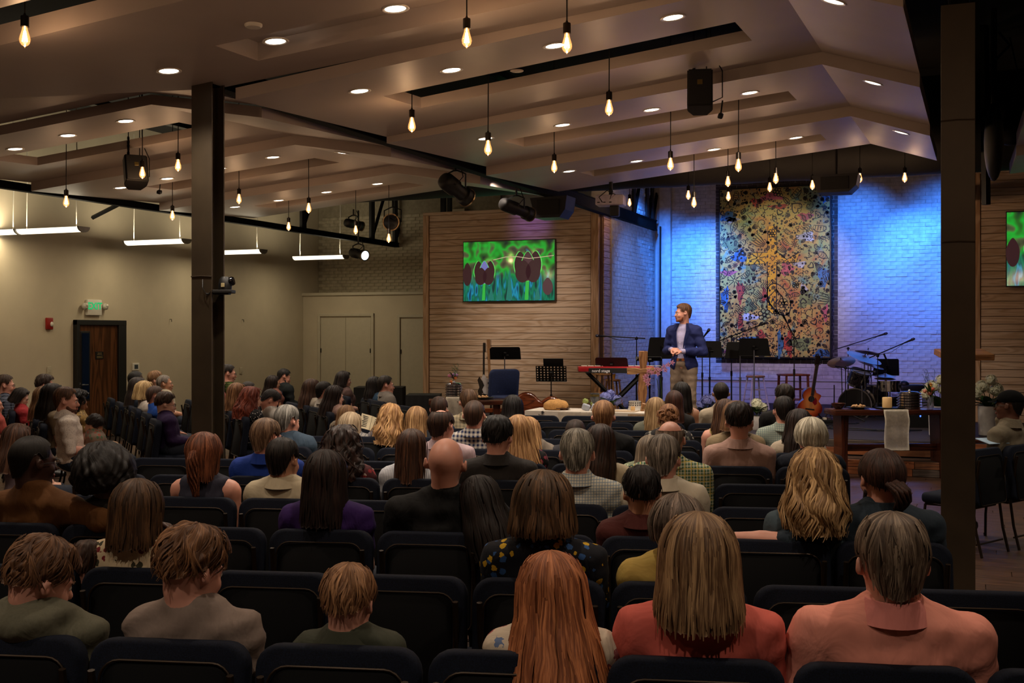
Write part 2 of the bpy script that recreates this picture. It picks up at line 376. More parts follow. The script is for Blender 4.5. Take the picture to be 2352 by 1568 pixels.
mk('housing', rbox((0,0,0), (.05, .14, .2), .012, 2), plain('alarm_red', '#8c1510', .4), fa, smooth='a'); bm = bmesh.new(); blob(bm, (.03, .03, -.01), (.02, .035, .045)); mk('strobe_lens', bm, WPL, fa, smooth=True)
p = PX(310, 842, XL); th_ = empty('thermostat', (XL+.015, p.y, p.z), 0, 'white thermostat with a grey screen on the wall right of the exit door', 'thermostat')
mk('housing', rbox((0,0,0), (.03, .18, .14), .008, 2), WPL, th_); mk('screen', rbox((0,0,0), (.006, .1, .08), .003, 1), plain('lcd_grey', '#3d444a', .3), th_, (.016, 0, 0))
for px, py, lb in ((112, 851, 'beige light switch plate on the wall left of the exit door'), (553, 851, 'white light switch plate on the wall behind the man in the green plaid shirt')):
    p = PX(px, py, XL); s_ = empty('light_switch', (XL+.01, p.y, p.z), 0, lb, 'light switch'); mk('plate', rbox((0,0,0), (.012, .09, .14), .004, 1), TRIMW, s_); mk('rocker', rbox((0,0,0), (.01, .035, .07), .003, 1), TRIMW, s_, (.008, 0, 0))
for px, py in ((390, 733), (556, 734)):
    p = PX(px, py, XL); bm = bmesh.new(); tube(bm, [(XL, p.y, p.z), (XL+.04, p.y, p.z), (XL+.045, p.y, p.z-.05)], .006); tag(mk('wall_hook', bm, BLACK), 'small dark hook on the beige wall '+('above the group left of the steel column' if px < 400 else 'above the man in the green plaid shirt'), 'hook')
# ---------------------------------------------------------------- stage
CARP = plain('stage_carpet', '#2c2630', .85, var=.2, scale=30, bump=.3)
stage = slab('floor_stage', (-1.6, 19.8, .2), (16.6, 7.7, .44), CARP)
bm = bmesh.new(); box(bm, (-1.6, 15.75, .1), (16.6, .4, .2)); struct(mk('trim_2', bm, plain('step_tread', '#3a2a22', .5)))
PATCH = [wood('orange_reclaimed_wood', '#a8653d', '#7d4526', 'x', .5), wood('grey_reclaimed_wood', '#5c5048', '#41362e', 'x', .6), wood('brown_reclaimed_wood', '#8a5a3a', '#63402a', 'x', .5)]
for (yy, z0, z1) in ((15.935, .215, .415), (15.54, .0, .195)):
    for r_ in range(2):
        x = -4.0; h = (z1-z0)/2
        while x < 4.5:
            L = random.uniform(.5, 1.3); m = PATCH[random.choice((0, 0, 0, 1, 1, 2))]
            mk('riser_board', rbox((0,0,0), (L-.006, .02, h-.005), .003, 1), m, stage, (x+L/2, yy-random.uniform(0, .004), z0+(r_+.5)*h)); x += L
# ---------------------------------------------------------------- ceiling panels (folded boards with slots)
CEIL_S = []
def strip(xa, ha, xr, hr, xb, hb, y0, y1, slot=None, th=.15, tilt=.12, nm='ceiling_panel'):
    def H(x, y):
        h = ha+(hr-ha)*(x-xa)/(xr-xa) if x <= xr else hr+(hb-hr)*(x-xr)/(xb-xr)
        return h + tilt*(y-y0)/(y1-y0)
    bm = bmesh.new()
    def q(x0, x1, a, b):
        if x1-x0 > 1e-4 and b-a > 1e-4: prism(bm, [(x0, a, H(x0, a)), (x1, a, H(x1, a)), (x1, b, H(x1, b)), (x0, b, H(x0, b))], th)
    if slot:
        sx0, sx1, sy0, sy1 = slot
        q(xa, xr, y0, sy0); q(xa, xr, sy1, y1); q(xa, sx0, sy0, sy1); q(sx1, xr, sy0, sy1)
    else: q(xa, xr, y0, y1)
    q(xr, xb, y0, y1)
    mk(nm, bm, CEIL, ceiling); CEIL_S.append((xa, xb, y0, y1, H)); return H
for y0, y1 in ((8.4, 11.2), (11.2, 14.0), (14.0, 16.9)):
    strip(-6.02, 3.91 if y0 < 9 else 3.96, -1.32, 4.42, -.44, 4.13, y0+.0, y1-.01, (-5.07, -1.8, y0+(.97 if y0 < 9 else 1.1), y0+1.75), .105 if y0 < 9 else .15)
for y0, y1 in ((6.8, 9.5), (9.5, 12.2), (12.2, 14.9), (14.9, 17.5)):
    strip(-12.15, 3.83, -7.85, 4.21, -6.5, 3.98, y0, y1-.01, (-11.1, -8.25, y0+(.95 if 9 < y0 < 10 else 1.1), y0+1.75), .105 if 9 < y0 < 10 else .15, nm='ceiling_panel')
for y0, y1 in ((9.2, 12.0), (12.0, 14.8), (14.8, 17.4)):
    strip(.5, 3.96, 4.8, 4.4, 5.7, 4.1, y0, y1-.01, (1.5, 4.4, y0+1.1, y0+1.75))
# nearest strip reaches over the column line with a raked left end
def Hn(x, y): return (3.98+.0905*(x+6.1) if x <= -1.32 else 4.413-.33*(x+1.32)) + .05*(y-5.6)/2.8
bm = bmesh.new()
def qn(pts): prism(bm, [(x, y, Hn(x, y)) for x, y in pts], .15)
qn([(-11.8, 1.0), (-1.32, 1.0), (-1.32, 5.7), (-10.45, 5.7), (-11.8, 4.85)]); qn([(-10.45, 5.7), (-9.0, 5.7), (-9.0, 6.3), (-9.5, 6.3)]); qn([(-4.2, 5.7), (-1.32, 5.7), (-1.32, 6.3), (-4.2, 6.3)])
qn([(-9.5, 6.3), (-1.32, 6.3), (-1.32, 7.3), (-7.92, 7.3)]); qn([(-7.92, 7.3), (-5.42, 7.3), (-5.42, 7.87), (-7.02, 7.87)]); qn([(-1.8, 7.3), (-1.32, 7.3), (-1.32, 7.87), (-1.8, 7.87)])
prism(bm, [(x, y, Hn(x, y)+.151) for x, y in ((-5.5, 7.25), (-1.7, 7.25), (-1.7, 7.92), (-5.5, 7.92))], .02)
qn([(-7.02, 7.87), (-1.32, 7.87), (-1.32, 8.39), (-6.2, 8.39)]); qn([(-1.32, 1.0), (-.5, 1.0), (-.5, 8.39), (-1.32, 8.39)])
bmesh.ops.triangulate(bm, faces=[f for f in bm.faces if len(f.verts) > 3])
mk('ceiling_panel', bm, CEIL, ceiling); CEIL_S.append((-11.8, -.5, 1.0, 8.39, Hn))
def ceil_hit(px, py, pick=None):
    best = None
    for s in ([CEIL_S[pick]] if pick is not None else CEIL_S):
        z = 12.0
        for _ in range(40):
            p = PZ(px, py, z); h = s[4](p.x, p.y); z = z*.5+.5*((h-CAMH)*F_PX/max(5, HY-py))
        p = PZ(px, py, z)
        if pick is not None: return (z, p, s[4])
        if s[0]-.1 < p.x < s[1]+.1 and s[2]-.1 < p.y < s[3]+.1 and (best is None or z < best[0]): best = (z, p, s[4])
    return best
# ---------------------------------------------------------------- steel
STEEL = plain('dark_brown_steel', '#372d20', .45, .1, var=.18, scale=3)
def column(x, y, label, w_=.215, t=.17, h=4.05):
    c_ = empty('steel_column', (x, y, 0), 0, label, 'column'); c_['kind'] = 'structure'; del c_['category']
    for s in (-1, 1): mk('flange', rbox((0,0,0), (w_, .016, h), .003, 1), STEEL, c_, (0, s*t/2, h/2))
    mk('web', rbox((0,0,0), (.014, t-.01, h), .002, 1), STEEL, c_, (0, 0, h/2))
    mk('base_plate', rbox((0,0,0), (.32, .3, .02), .003, 1), STEEL, c_, (0, 0, .012))
    for z in (1.85+210/345, 1.85+490/345) if x > -1 else (1.85+130/264,):
        bm = bmesh.new(); tube(bm, [(-w_/2, -t/2-.01, z), (0, -t/2-.011, z+.004), (w_/2, -t/2-.01, z-.002)], .006, 6); mk('weld_seam', bm, STEEL, c_)
    return c_
colL = column(-6.2, 8.25, 'brown steel column'); colR = column(-.08, 8.25, 'brown steel column')
MBLK = plain('matte_black_steel', '#040404', .85, spec=.12)
def beam(name, x, y0, y1, z, h=.17, w_=.13, lab=''):
    b = empty(name, (x, y0, z)); b['kind'] = 'structure'; L = y1-y0
    mk('bottom_flange', rbox((0,0,0), (w_, L, .018), .003, 1), MBLK, b, (0, L/2, 0)); mk('web', rbox((0,0,0), (w_*.7, L, h), .003, 1), MBLK, b, (0, L/2, h/2)); mk('top_flange', rbox((0,0,0), (w_, L, .018), .003, 1), MBLK, b, (0, L/2, h))
    return b
b1 = beam('roof_beam', -6.2, 8.2, 23.4, 4.02, .2, .14); b2 = beam('roof_beam', -12.3, 2, 23.4, 3.84, .09, .12); b3 = beam('roof_beam', -.08, 8.2, 23.4, 4.0, .2, .14)
for b, ys in ((b1, (13.6, 14.6, 15.0)), (b2, (14.6, 17.4, 20.2, 21.3)), (b3, (4, 8, 12, 14.6))):   # truss uprights and diagonals above the chord
    for k, y in enumerate(ys):
        bm = bmesh.new(); box(bm, (0, y, .75), (.06, .16, 1.4)); mk('truss_web', bm, BLACK, b)
        bm = bmesh.new(); tube(bm, [(0, y, .1), (0, y+.8, 1.5)], .04, 6); mk('truss_brace', bm, BLACK, b)
    bm = bmesh.new(); box(bm, (0, 9 if b is not b2 else 12, 1.5), (.14, 18 if b is not b2 else 22, .1)); mk('top_chord', bm, BLACK, b)
# short brace hanging under the left beam
p0, p1 = PX(212, 500, -12.9), PX(285, 463, -12.3)
bm = bmesh.new(); tube(bm, [p0, p1], .035, 4); mk('hanging_brace', bm, BLACK, b2).parent = b2; bpy.data.objects['hanging_brace'].location = -b2.location
# big black duct across the room behind the last panels
bm = bmesh.new(); prof = []
for i in range(60): prof.append((.48+.006*math.sin(i*1.9), i*.36))
lathe(bm, prof, 28, (0,0,0), Matrix.Rotation(PI/2, 4, 'Y'), True)
duct = tag(mk('fabric_duct', bm, plain('black_duct_cloth', '#070607', .8, var=.3), loc=(-13.2, 18.3, 4.73), smooth='a'), 'long black round duct crossing the room in front of the brick wall', 'duct')
bm = bmesh.new(); box(bm, (-3, 18.5, 5.3), (22, .2, .9)); struct(mk('trim_3', bm, DARK))
bm = bmesh.new(); box(bm, (-10.45, 22.3, 3.4), (.08, .1, 4.6)); struct(mk('trim_4', bm, BLACK))
bm = bmesh.new(); box(bm, (-9.98, 21.0, 3.4), (.09, .1, 4.6)); struct(mk('trim_5', bm, BLACK))
# ================================================================ lamps
DL_E = emit('downlight_glow', (1, .86, .70, 1), 9.0); RIM = plain('downlight_trim', '#d8cfc2', .35, .2)
b = bmesh.new(); lathe(b, [(.062, .012), (.098, .006), (.104, -.004), (.094, -.008), (.078, -.003), (.066, .012)], 24, cap=False); meRim = bpy.data.meshes.new('trim_ring'); b.to_mesh(meRim); b.free(); meRim.materials.append(RIM)
meRim.polygons.foreach_set('use_smooth', [True]*len(meRim.polygons))
b = bmesh.new(); lathe(b, [(.001, -.004), (.05, -.006), (.078, -.001), (.078, .006)], 20); meDisc = bpy.data.meshes.new('lens'); b.to_mesh(meDisc); b.free(); meDisc.materials.append(DL_E)
DLS = {  # by ceiling bay and lateral row: pixel positions in the photograph
 ('middle bay', 'nearest row', 3): [(388,163),(633,95),(908,20)],
 ('middle bay', 'second row back', 0): [(826,209),(1037,161),(1275,105),(1546,40),(1914,3)],
 ('middle bay', 'third row back', 1): [(1115,318),(1292,287),(1497,252),(1722,213),(2005,190)],
 ('middle bay', 'farthest row', 2): [(1307,393),(1462,370),(1640,343),(1828,316),(2070,304)],
 ('left bay', 'nearest row', None): [(35,342),(156,311),(289,278)],
 ('left bay', 'second row back', None): [(277,431),(384,410),(504,387),(627,361),(785,351)],
 ('left bay', 'farthest row', None): [(540,475),(640,460),(750,441),(867,422)]}
BAY = {'nearest row': 4, 'second row back': 5, 'farthest row': 6}
for (bay, row, pk), pts in DLS.items():
    for k, (px, py) in enumerate(pts):
        pick = {3: -1, 0: 0, 1: 1, 2: 2}.get(pk) if pk is not None else BAY[row]
        z, p, H = ceil_hit(px, py, pick) or ceil_hit(px, py) or (0, PZ(px, py, 12), CEIL_S[0][4])
        h = H(p.x, p.y); sl = (H(p.x+.05, p.y)-H(p.x-.05, p.y))/.1; ty = (H(p.x, p.y+.05)-H(p.x, p.y-.05))/.1
        e = empty('recessed_downlight', (p.x, p.y, h), 0, f'round recessed downlight, {ORD[k]} from the left in the {row} of the {bay}', 'downlight', 'recessed ceiling downlights')
        e.rotation_euler = (math.atan(ty), -math.atan(sl), 0)
        link('trim_ring', meRim, None, e); link('lens', meDisc, None, e)
        light('SPOT', (p.x, p.y, h-.03), 26*K_DOWN*(.75 if bay != 'middle bay' else 1), (1, .85, .69), (0,0,0), size=.06, spot=118, blend=.8, name='downlight_lamp')
p = ceil_hit(582, 55, -1)[1]; bm = bmesh.new(); lathe(bm, [(.065, .0), (.065, -.015), (.055, -.026), (.001, -.027)], 20)
tag(mk('smoke_detector', bm, WPL, loc=(p.x, p.y, p.z), smooth='a'), 'white round smoke detector on the ceiling panel above the nearest downlights', 'smoke detector')
p = ceil_hit(1187, 162, 0)[1]; bm = bmesh.new(); lathe(bm, [(.06, .0), (.06, -.006), (.05, -.01), (.001, -.011)], 20)
tag(mk('sprinkler_cap', bm, CEIL, loc=(p.x, p.y, p.z), smooth='a'), 'flat round sprinkler cap on the ceiling between two hanging bulbs', 'sprinkler cap')
# --- pendants: cord, dark socket, clear teardrop bulb with glowing filament
GL = NT('bulb_glass'); GL.t.nodes.remove(GL.b); out = [n for n in GL.t.nodes if n.type == 'OUTPUT_MATERIAL'][0]
t = GL.n('BsdfTransparent'); t.inputs[0].default_value = (1, .84, .62, 1); g = GL.n('BsdfGlossy'); g.inputs['Roughness'].default_value = .05; g.inputs['Color'].default_value = (1, .8, .55, 1)
em = GL.n('Emission'); em.inputs[0].default_value = (1, .48, .16, 1); em.inputs[1].default_value = .9; ad = GL.n('AddShader'); GL.l(t.outputs[0], ad.inputs[0]); GL.l(em.outputs[0], ad.inputs[1])
lw = GL.n('LayerWeight'); lw.inputs[0].default_value = .25; mx = GL.n('MixShader'); GL.l(lw.outputs['Facing'], mx.inputs[0]); GL.l(ad.outputs[0], mx.inputs[1]); GL.l(g.outputs[0], mx.inputs[2]); GL.l(mx.outputs[0], out.inputs[0])
GL.m.cycles.emission_sampling = 'NONE'
FIL = emit('filament_glow', (1, .74, .42, 1), 40); GUN = plain('gunmetal_socket', '#3a322b', .35, .8)
def tm(name, f, mat):
    b = bmesh.new(); f(b); me = bpy.data.meshes.new(name); b.normal_update(); b.to_mesh(me); b.free(); me.materials.append(mat); me.polygons.foreach_set('use_smooth', [True]*len(me.polygons)); me.set_sharp_from_angle(angle=R(40)); return me
meBulb = tm('bulb', lambda b: lathe(b, [(.017, .0), (.019, -.015), (.026, -.04), (.034, -.066), (.038, -.088), (.034, -.108), (.023, -.125), (.009, -.134), (.003, -.138), (.002, -.145)], 18, cap=False), GL.m)
def fil(b):
    for k in range(6):
        a = k*PI/3; tube(b, [(.005*math.cos(a), .005*math.sin(a), -.03), (.017*math.cos(a), .017*math.sin(a), -.10)], .0042, 5)
    tube(b, [(0, 0, 0), (0, 0, -.04)], .004, 6)
meFil = tm('filament', fil, FIL)
meSock = tm('socket', lambda b: lathe(b, [(.004, .10), (.009, .085), (.013, .078), (.026, .074), (.028, .07), (.028, .004), (.030, 0), (.018, -.002)], 18), GUN)
PEND = [(57,85,None,6.0),(1072,88,13,7.6),(1302,100,-40,7.6),(946,287,235,9.7),(1121,340,207,9.8),(1399,248,150,9.8),(1273,383,325,12.6),(1540,377,280,12.6),(1696,380,250,12.6),
 (1594,465,373,15.4),(1672,417,360,15.4),(1782,410,345,15.4),(152,463,367,11.0),(327,397,325,11.0),(409,380,303,11.0),(396,495,436,13.7),(549,457,405,13.7),(709,478,378,13.7),
 (663,520,475,16.3),(817,528,452,16.3),(893,547,437,16.3),(1446,465,440,20.0),(1581,448,430,17.55),(1673,451,430,17.55),(1768,430,415,17.55),(1866,425,412,17.55),(1975,409,400,17.55),(2078,408,395,17.55)]
WHERE = ['at the top left corner, largest of all', 'with a black socket in front of the nearest ceiling slot', 'overlapping a bright downlight near the top', 'at the left end of the long black slot', 'on the long cord overlapping a downlight', 'left of the hanging black speaker',
 'below the second slot, nearest the steel beam', 'below the second slot in the middle bay, its middle one', 'on the longest cord, right of the hanging speaker', 'lowest of those in front of the brick wall', 'in front of the painting, nearest the left edge', 'in front of the painting, third slot, rightmost',
 'in front of the fluorescent lights at the far left', 'hanging in front of the left speaker', 'between the left speaker and the steel column', 'low, just left of the steel column', 'just right of the steel column', 'lowest over the closet wall side, left bay middle slot',
 'leftmost of the three above the truss', 'above the small spotlight on the truss', 'rightmost of the three above the truss', 'small, beside the white projector', 'small, just left of the painting', 'small, on the upper left of the painting', 'small, at the top middle of the painting', 'small, at the top right of the painting', 'small, under the duct right of the painting', 'small, under the duct nearest the right column']
CORD = plain('black_cord', '#0a0908', .6)
for k, (px, py, ct, Y) in enumerate(PEND):
    z = zY(px, Y); p = PZ(px, py, z); sz = 1.0
    e = empty('pendant_light', (p.x, p.y, p.z+.07), random.random()*6, 'clear bulb on a cord, '+WHERE[k], 'pendant light', 'hanging filament bulbs')
    link('bulb', meBulb, None, e); link('filament', meFil, None, e); link('socket', meSock, None, e)
    L = 5.68-p.z-.07
    bm = bmesh.new(); tube(bm, [(0, 0, .09), (.004, .002, L*.5), (0, 0, L)], .0055, 5); mk('cord', bm, CORD, e)
    light('POINT', (p.x, p.y, p.z-.10), 4.2*K_PEND, (1, .60, .34), size=.03, name='pendant_and_fill_lamp')
# --- hanging fluorescent fixtures along the left wall
TUBE = emit('fluorescent_diffuser', (1, .88, .66, 1), 2.4); ENDC = plain('fixture_grey', '#77726a', .4, .4)
FX = [(95, -60, 548, 18), (188, 42, 521, 17.5), (425, 290, 549, 19.8), (602, 468, 573, 21.9), (792, 675, 586, 24.3)]
FL = ['cut off by the left edge of the picture', 'leftmost complete one, near the left edge', 'left of the steel column', 'half hidden by the steel column, right of it', 'farthest, above the closet doors']
for k, (pr, pl, py, z) in enumerate(FX):
    a, b_ = PZ(pr, py, z), PZ(pl, py, z)
    Lx = 1.25; c = (a.x-Lx/2, a.y+.02, a.z)
    if k == 0: c = (PX(188, 521, -12.7).x-.62-1.25, PZ(188, 521, 17.5).y, PZ(188, 521, 17.5).z)
    e = empty('fluorescent_fixture', c, R(0), 'hanging fluorescent fixture, '+FL[k], 'ceiling light', 'hanging fluorescent fixtures')
    bm = bmesh.new(); n = 10; rg = []
    for x in (-Lx/2, Lx/2): rg.append([bm.verts.new((x, .11*math.cos(t), -.075*math.sin(t))) for t in [PI*i/n for i in range(n+1)]])
    for i in range(n): bm.faces.new((rg[0][i], rg[0][i+1], rg[1][i+1], rg[1][i]))
    bm.faces.new((rg[0][0], rg[1][0], rg[1][-1], rg[0][-1])); mk('diffuser', bm, TUBE, e, smooth='a')
    for s in (-1, 1):
        bm = bmesh.new(); r2 = [[bm.verts.new((s*(Lx/2+d), .125*math.cos(t), .006-.09*math.sin(t))) for t in [PI*i/n for i in range(n+1)]] for d in (0, .03)]
        for i in range(n): bm.faces.new((r2[0][i], r2[0][i+1], r2[1][i+1], r2[1][i]))
        bm.faces.new(r2[0]); bm.faces.new(r2[1][::-1]); bmesh.ops.recalc_face_normals(bm, faces=bm.faces[:]); mk('end_cap', bm, ENDC, e, smooth='a')
        bm = bmesh.new(); tube(bm, [(s*.5, 0, 0), (s*.5-.02, .02, .2), (s*.5+.01, 0, .9), (s*.5, 0, 1.9)], .008, 5); mk('hanger', bm, WPL, e)
    light('AREA', (c[0], c[1], c[2]-.1), 13*K_TUBE, (1, .84, .56), (0,0,0), 1.2, name='tube_down', size_y=.15)
    light('AREA', (c[0], c[1], c[2]+.05), 17*K_TUBE, (1, .86, .60), (PI,0,0), 1.2, name='tube_up', size_y=.15)
light('AREA', (-13.0, 10, 3.4), 14*K_TUBE, (1, .84, .60), (0,0,0), 1.2, name='tube_down', size_y=.15)
# downlights of the ceiling behind the camera (outside the frame)
for X in (-9.5, -7, -4.5, -2, .4):
    for Y in (-2, 1.2, 4.6): light('SPOT', (X, Y, 3.85), 22*K_DOWN, (1, .84, .67), (0,0,0), size=.06, spot=118, blend=.8, name='downlight_lamp')
for X, Y in ((-4.6, 4.4), (-2.6, 5.0), (-.4, 4.6), (1.2, 6.2), (-7.5, 4), (1.0, 3), (-3.5, 1.5)): light('POINT', (X, Y, 3.35), 13*K_PEND, (1, .62, .36), size=.03, name='pendant_and_fill_lamp')  # unseen warm point lights, added out of frame to brighten the right column
for X in (2.2, 4.5): 
    for Y in (7, 10, 13): light('SPOT', (X, Y, 3.9), 26*K_DOWN, (1, .85, .69), (0,0,0), size=.06, spot=118, blend=.8, name='downlight_lamp')
# warm front light on the stage from the bar over the audience
for X, Y, t_, pw in ((-6.2, 12.5, (-3.4, 16.6, 1.7), 150), (-.3, 12.0, (-3.2, 16.6, 1.6), 110), (-1.2, 12.2, (-1.4, 19, .8), 60), (-6.4, 15.2, (-7.6, 19.8, 2.1), 150)):
    aim(light('SPOT', (X, Y, 4.0), pw*K_WARM, (1, .80, .66), size=.1, spot=38, blend=.9, name='stage_front_light'), t_)
# --- theatre lanterns
def lantern(px, py, z, label, tgt, L=.5, r=.1, lit=0, clampx=None):
    p = PZ(px, py, z); d = (Vector(tgt)-p).normalized(); q = d.to_track_quat('Y', 'Z').to_euler()
    e = empty('stage_spotlight', p, 0, label, 'stage light')
    h = empty('x', (0,0,0)); bpy.data.objects.remove(h)
    M = Euler(q).to_matrix().to_4x4()
    bm = bmesh.new(); lathe(bm, [(r*.5, -L/2-.02), (r*.85, -L/2), (r, -L/2+.04), (r, -.02), (r*.8, 0), (r*.8, L*.3), (r*1.05, L*.33), (r*1.05, L/2)], 20, M=Matrix.Rotation(-PI/2, 4, 'X'), cap=True); bm.transform(M); mk('housing', bm, BLACKP, e, smooth='a')
    bm = bmesh.new(); lathe(bm, [(r*1.0, 0), (r*1.14, .0), (r*1.14, .02), (r*1.0, .02)], 20, (0, L/2, 0), Matrix.Rotation(-PI/2, 4, 'X'), cap=False); bm.transform(M); mk('lens_ring', bm, plain('brass_edge', '#a08868', .3, .9), e)
    bm = bmesh.new(); lathe(bm, [(.001, L/2+.012), (r*.9, L/2+.01)], 20, M=Matrix.Rotation(-PI/2, 4, 'X'), cap=False); bm.transform(M); mk('lens', bm, emit('lens_glow', (.75, .85, 1, 1), 3) if lit else plain('dark_lens', '#111118', .1), e)
    bm = bmesh.new(); tube(bm, [(-r*1.25, 0, 0), (-r*1.25, 0, r*1.6), (-.03, 0, r*2.0), (.03, 0, r*2.0), (r*1.25, 0, r*1.6), (r*1.25, 0, 0)], .012, 6); tube(bm, [(0, 0, r*2), (0, 0, max(r*3.2, 4.06-p.z))], .016, 6); mk('yoke', bm, BLACK, e)
    bm = bmesh.new(); tube(bm, [(0, -.12, .08), (.1, -.2, .02), (.16, -.1, .14), (.06, 0, r*3)], .007, 5); mk('cable', bm, BLACK, e)
    return e
lantern(1046, 433, 15.3, 'black cylindrical spotlight under the steel beam, in front of the projector', (-4.5, 20, 1.0), .5, .12)
lantern(1186, 480, 17.0, 'black focusing spotlight with knobs under the steel beam, above the television', (-4.8, 20, 2.9), .62, .1)
lantern(823, 583, 20.5, 'small black spotlight with a lit lens hanging under the truss', (-6, 16, 2.4), .4, .09, 1)
lantern(812, 515, 20.3, 'black spotlight seen from behind on the truss above the lit one', (-8, 24, 3.0), .35, .08)
lantern(902, 511, 20.8, 'round black stage light facing the room on the truss beside the pine wall', (-8, 10, 3.6), .2, .14)
# ================================================================ hanging things and wall screens
def speaker(px, py, z, w_, h, d, rz, tilt, label, top):
    p = PZ(px, py, z); e = empty('hanging_speaker', p, 0, label, 'loudspeaker'); Rm = (Matrix.Rotation(rz, 4, 'Z') @ Matrix.Rotation(tilt, 4, 'X'))
    bm = bmesh.new(); pts = [(-w_/2, -d/2), (w_/2, -d/2), (w_/2, d*.1), (w_*.3, d/2), (-w_*.3, d/2), (-w_/2, d*.1)]
    lo = [bm.verts.new((x, y, -h/2)) for x, y in pts]; hi = [bm.verts.new((x, y, h/2)) for x, y in pts]; bm.faces.new(lo[::-1]); bm.faces.new(hi)
    for i in range(6): bm.faces.new((lo[i], lo[(i+1) % 6], hi[(i+1) % 6], hi[i]))
    bmesh.ops.bevel(bm, geom=bm.edges[:], offset=.012, segments=2, affect='EDGES'); bm.transform(Rm); mk('cabinet', bm, plain('speaker_black', '#100e0d', .6), e, smooth='a')
    bm = rbox((0, -d/2-.004, -.0), (w_*.9, .012, h*.92), .005, 1); bm.transform(Rm); mk('grille', bm, plain('speaker_grille', '#0c0b0b', .8, scale=200, var=.6), e)
    bm = rbox((0, -d/2-.012, h*.12), (.05, .004, .05), .002, 1); bm.transform(Rm); mk('badge', bm, plain('badge_gold', '#6b5c30', .4, .5), e)
    for s in (-.25, .25):
        bm = bmesh.new(); a = Rm @ Vector((s*w_, 0, h/2))
        zz = a.z
        while zz < top-p.z:
            M = Matrix.Translation((a.x, a.y, zz+.03)) @ Matrix.Rotation(PI/2*(int(zz*20) % 2), 4, 'Z'); ring = [M @ Vector((.014*math.cos(t), 0, .028*math.sin(t))) for t in [2*PI*i/8 for i in range(8)]]
            if zz-a.z < .25 and s < 0: tube(bm, ring, .007, 5, closed=True)
            zz += .045
        tube(bm, [a, (a.x, a.y, top-p.z)], .006, 5); mk('chain', bm, BLACK, e)
    bm = bmesh.new(); a = Rm @ Vector((w_*.35, d*.3, h/2)); tube(bm, [(a.x, a.y, top-p.z), (a.x+.02, a.y, a.z+.25), (a.x+.13, a.y, a.z+.05), (a.x+.13, a.y, -h*.1), (a.x+.03, a.y, -h*.2)], .006, 5); mk('cable', bm, BLACK, e)
    return e
speaker(1608, 212, 10.9, .24, .38, .24, R(12), R(-14), 'black loudspeaker hanging on a chain below the middle ceiling slot', 5.68)
speaker(310, 396, 14.0, .27, .36, .26, R(50), R(-22), 'black loudspeaker hanging behind a bulb in the left ceiling bay', 5.68)
def cluster(px, py, z, w_, h, label):
    p = PZ(px, py, z); e = empty('stage_loudspeaker', p, 0, label, 'loudspeaker')
    bm = bmesh.new(); outline(bm, [(-w_/2, h*.45), (w_/2, h*.5), (w_*.45, -h*.15), (w_*.3, -h/2), (-w_*.36, -h/2)], -.22, .22); mk('cabinet', bm, plain('speaker_black2', '#0a0910', .6), e)
    bm = rbox((0, -.23, .0), (w_*.6, .01, h*.7), .004, 1); mk('grille', bm, plain('speaker_grille', '#0c0b0b', .8, scale=200, var=.6), e)
    bm = bmesh.new(); tube(bm, [(0, 0, h*.4), (0, 0, 5.68-p.z)], .02, 6); mk('bracket', bm, BLACK, e)
cluster(1270, 478, 18.2, .62, .34, 'black wedge loudspeaker under the duct above the television')
cluster(1921, 424, 16.4, .65, .26, 'long black loudspeaker under the duct at the top right of the painting')
p = PZ(1655, 266, 11.2); bm = bmesh.new(); rbox((0,0,0), (.05, .07, .05), .012, 2, bm, (.4, .3, .2)); tube(bm, [(0, 0, 0), (.02, .0, .15)], .008)
tag(mk('ceiling_sensor', bm, BLACKP, loc=p), 'tiny black sensor hanging right below the hanging speaker', 'sensor')
p = PZ(366, 441, 16.5); bm = bmesh.new(); rbox((0,0,0), (.06, .07, .05), .012, 2, bm, (.4, .3, .2)); tube(bm, [(0, 0, 0), (.02, .0, .15)], .008)
tag(mk('ceiling_sensor', bm, BLACKP, loc=p), 'tiny black sensor below the left ceiling panels beside the left speaker', 'sensor')
# projector on the beam
p = PZ(1403, 461, 17.4); pj = empty('projector', p, TH-R(14), 'white projector hanging beside the steel beam in front of the brick', 'projector')
mk('body', rbox((0,0,0), (.43, .33, .155), .02, 2), plain('projector_white', '#c9bfce', .4), pj, smooth='a'); mk('mount_pole', (lambda b: (tube(b, [(0, 0, .08), (0, 0, 5.68-p.z)], .03), b)[1])(bmesh.new()), BLACK, pj)
mk('bracket', rbox((.06, 0, -.16), (.14, .12, .16), .01, 1), BLACK, pj)
for k in range(3): mk('port', rbox((-.16+k*.09, -.182, -.04), (.04, .006, .015), .002, 1), BLACKP, pj)
bm = bmesh.new(); tube(bm, [(-.1, -.19, -.04), (-.14, -.26, .03), (-.02, -.24, .13), (.1, -.2, .07), (.02, -.22, .0), (.06, -.2, .12), (0, -.1, .2)], .008, 6); mk('cable', bm, BLACK, pj)
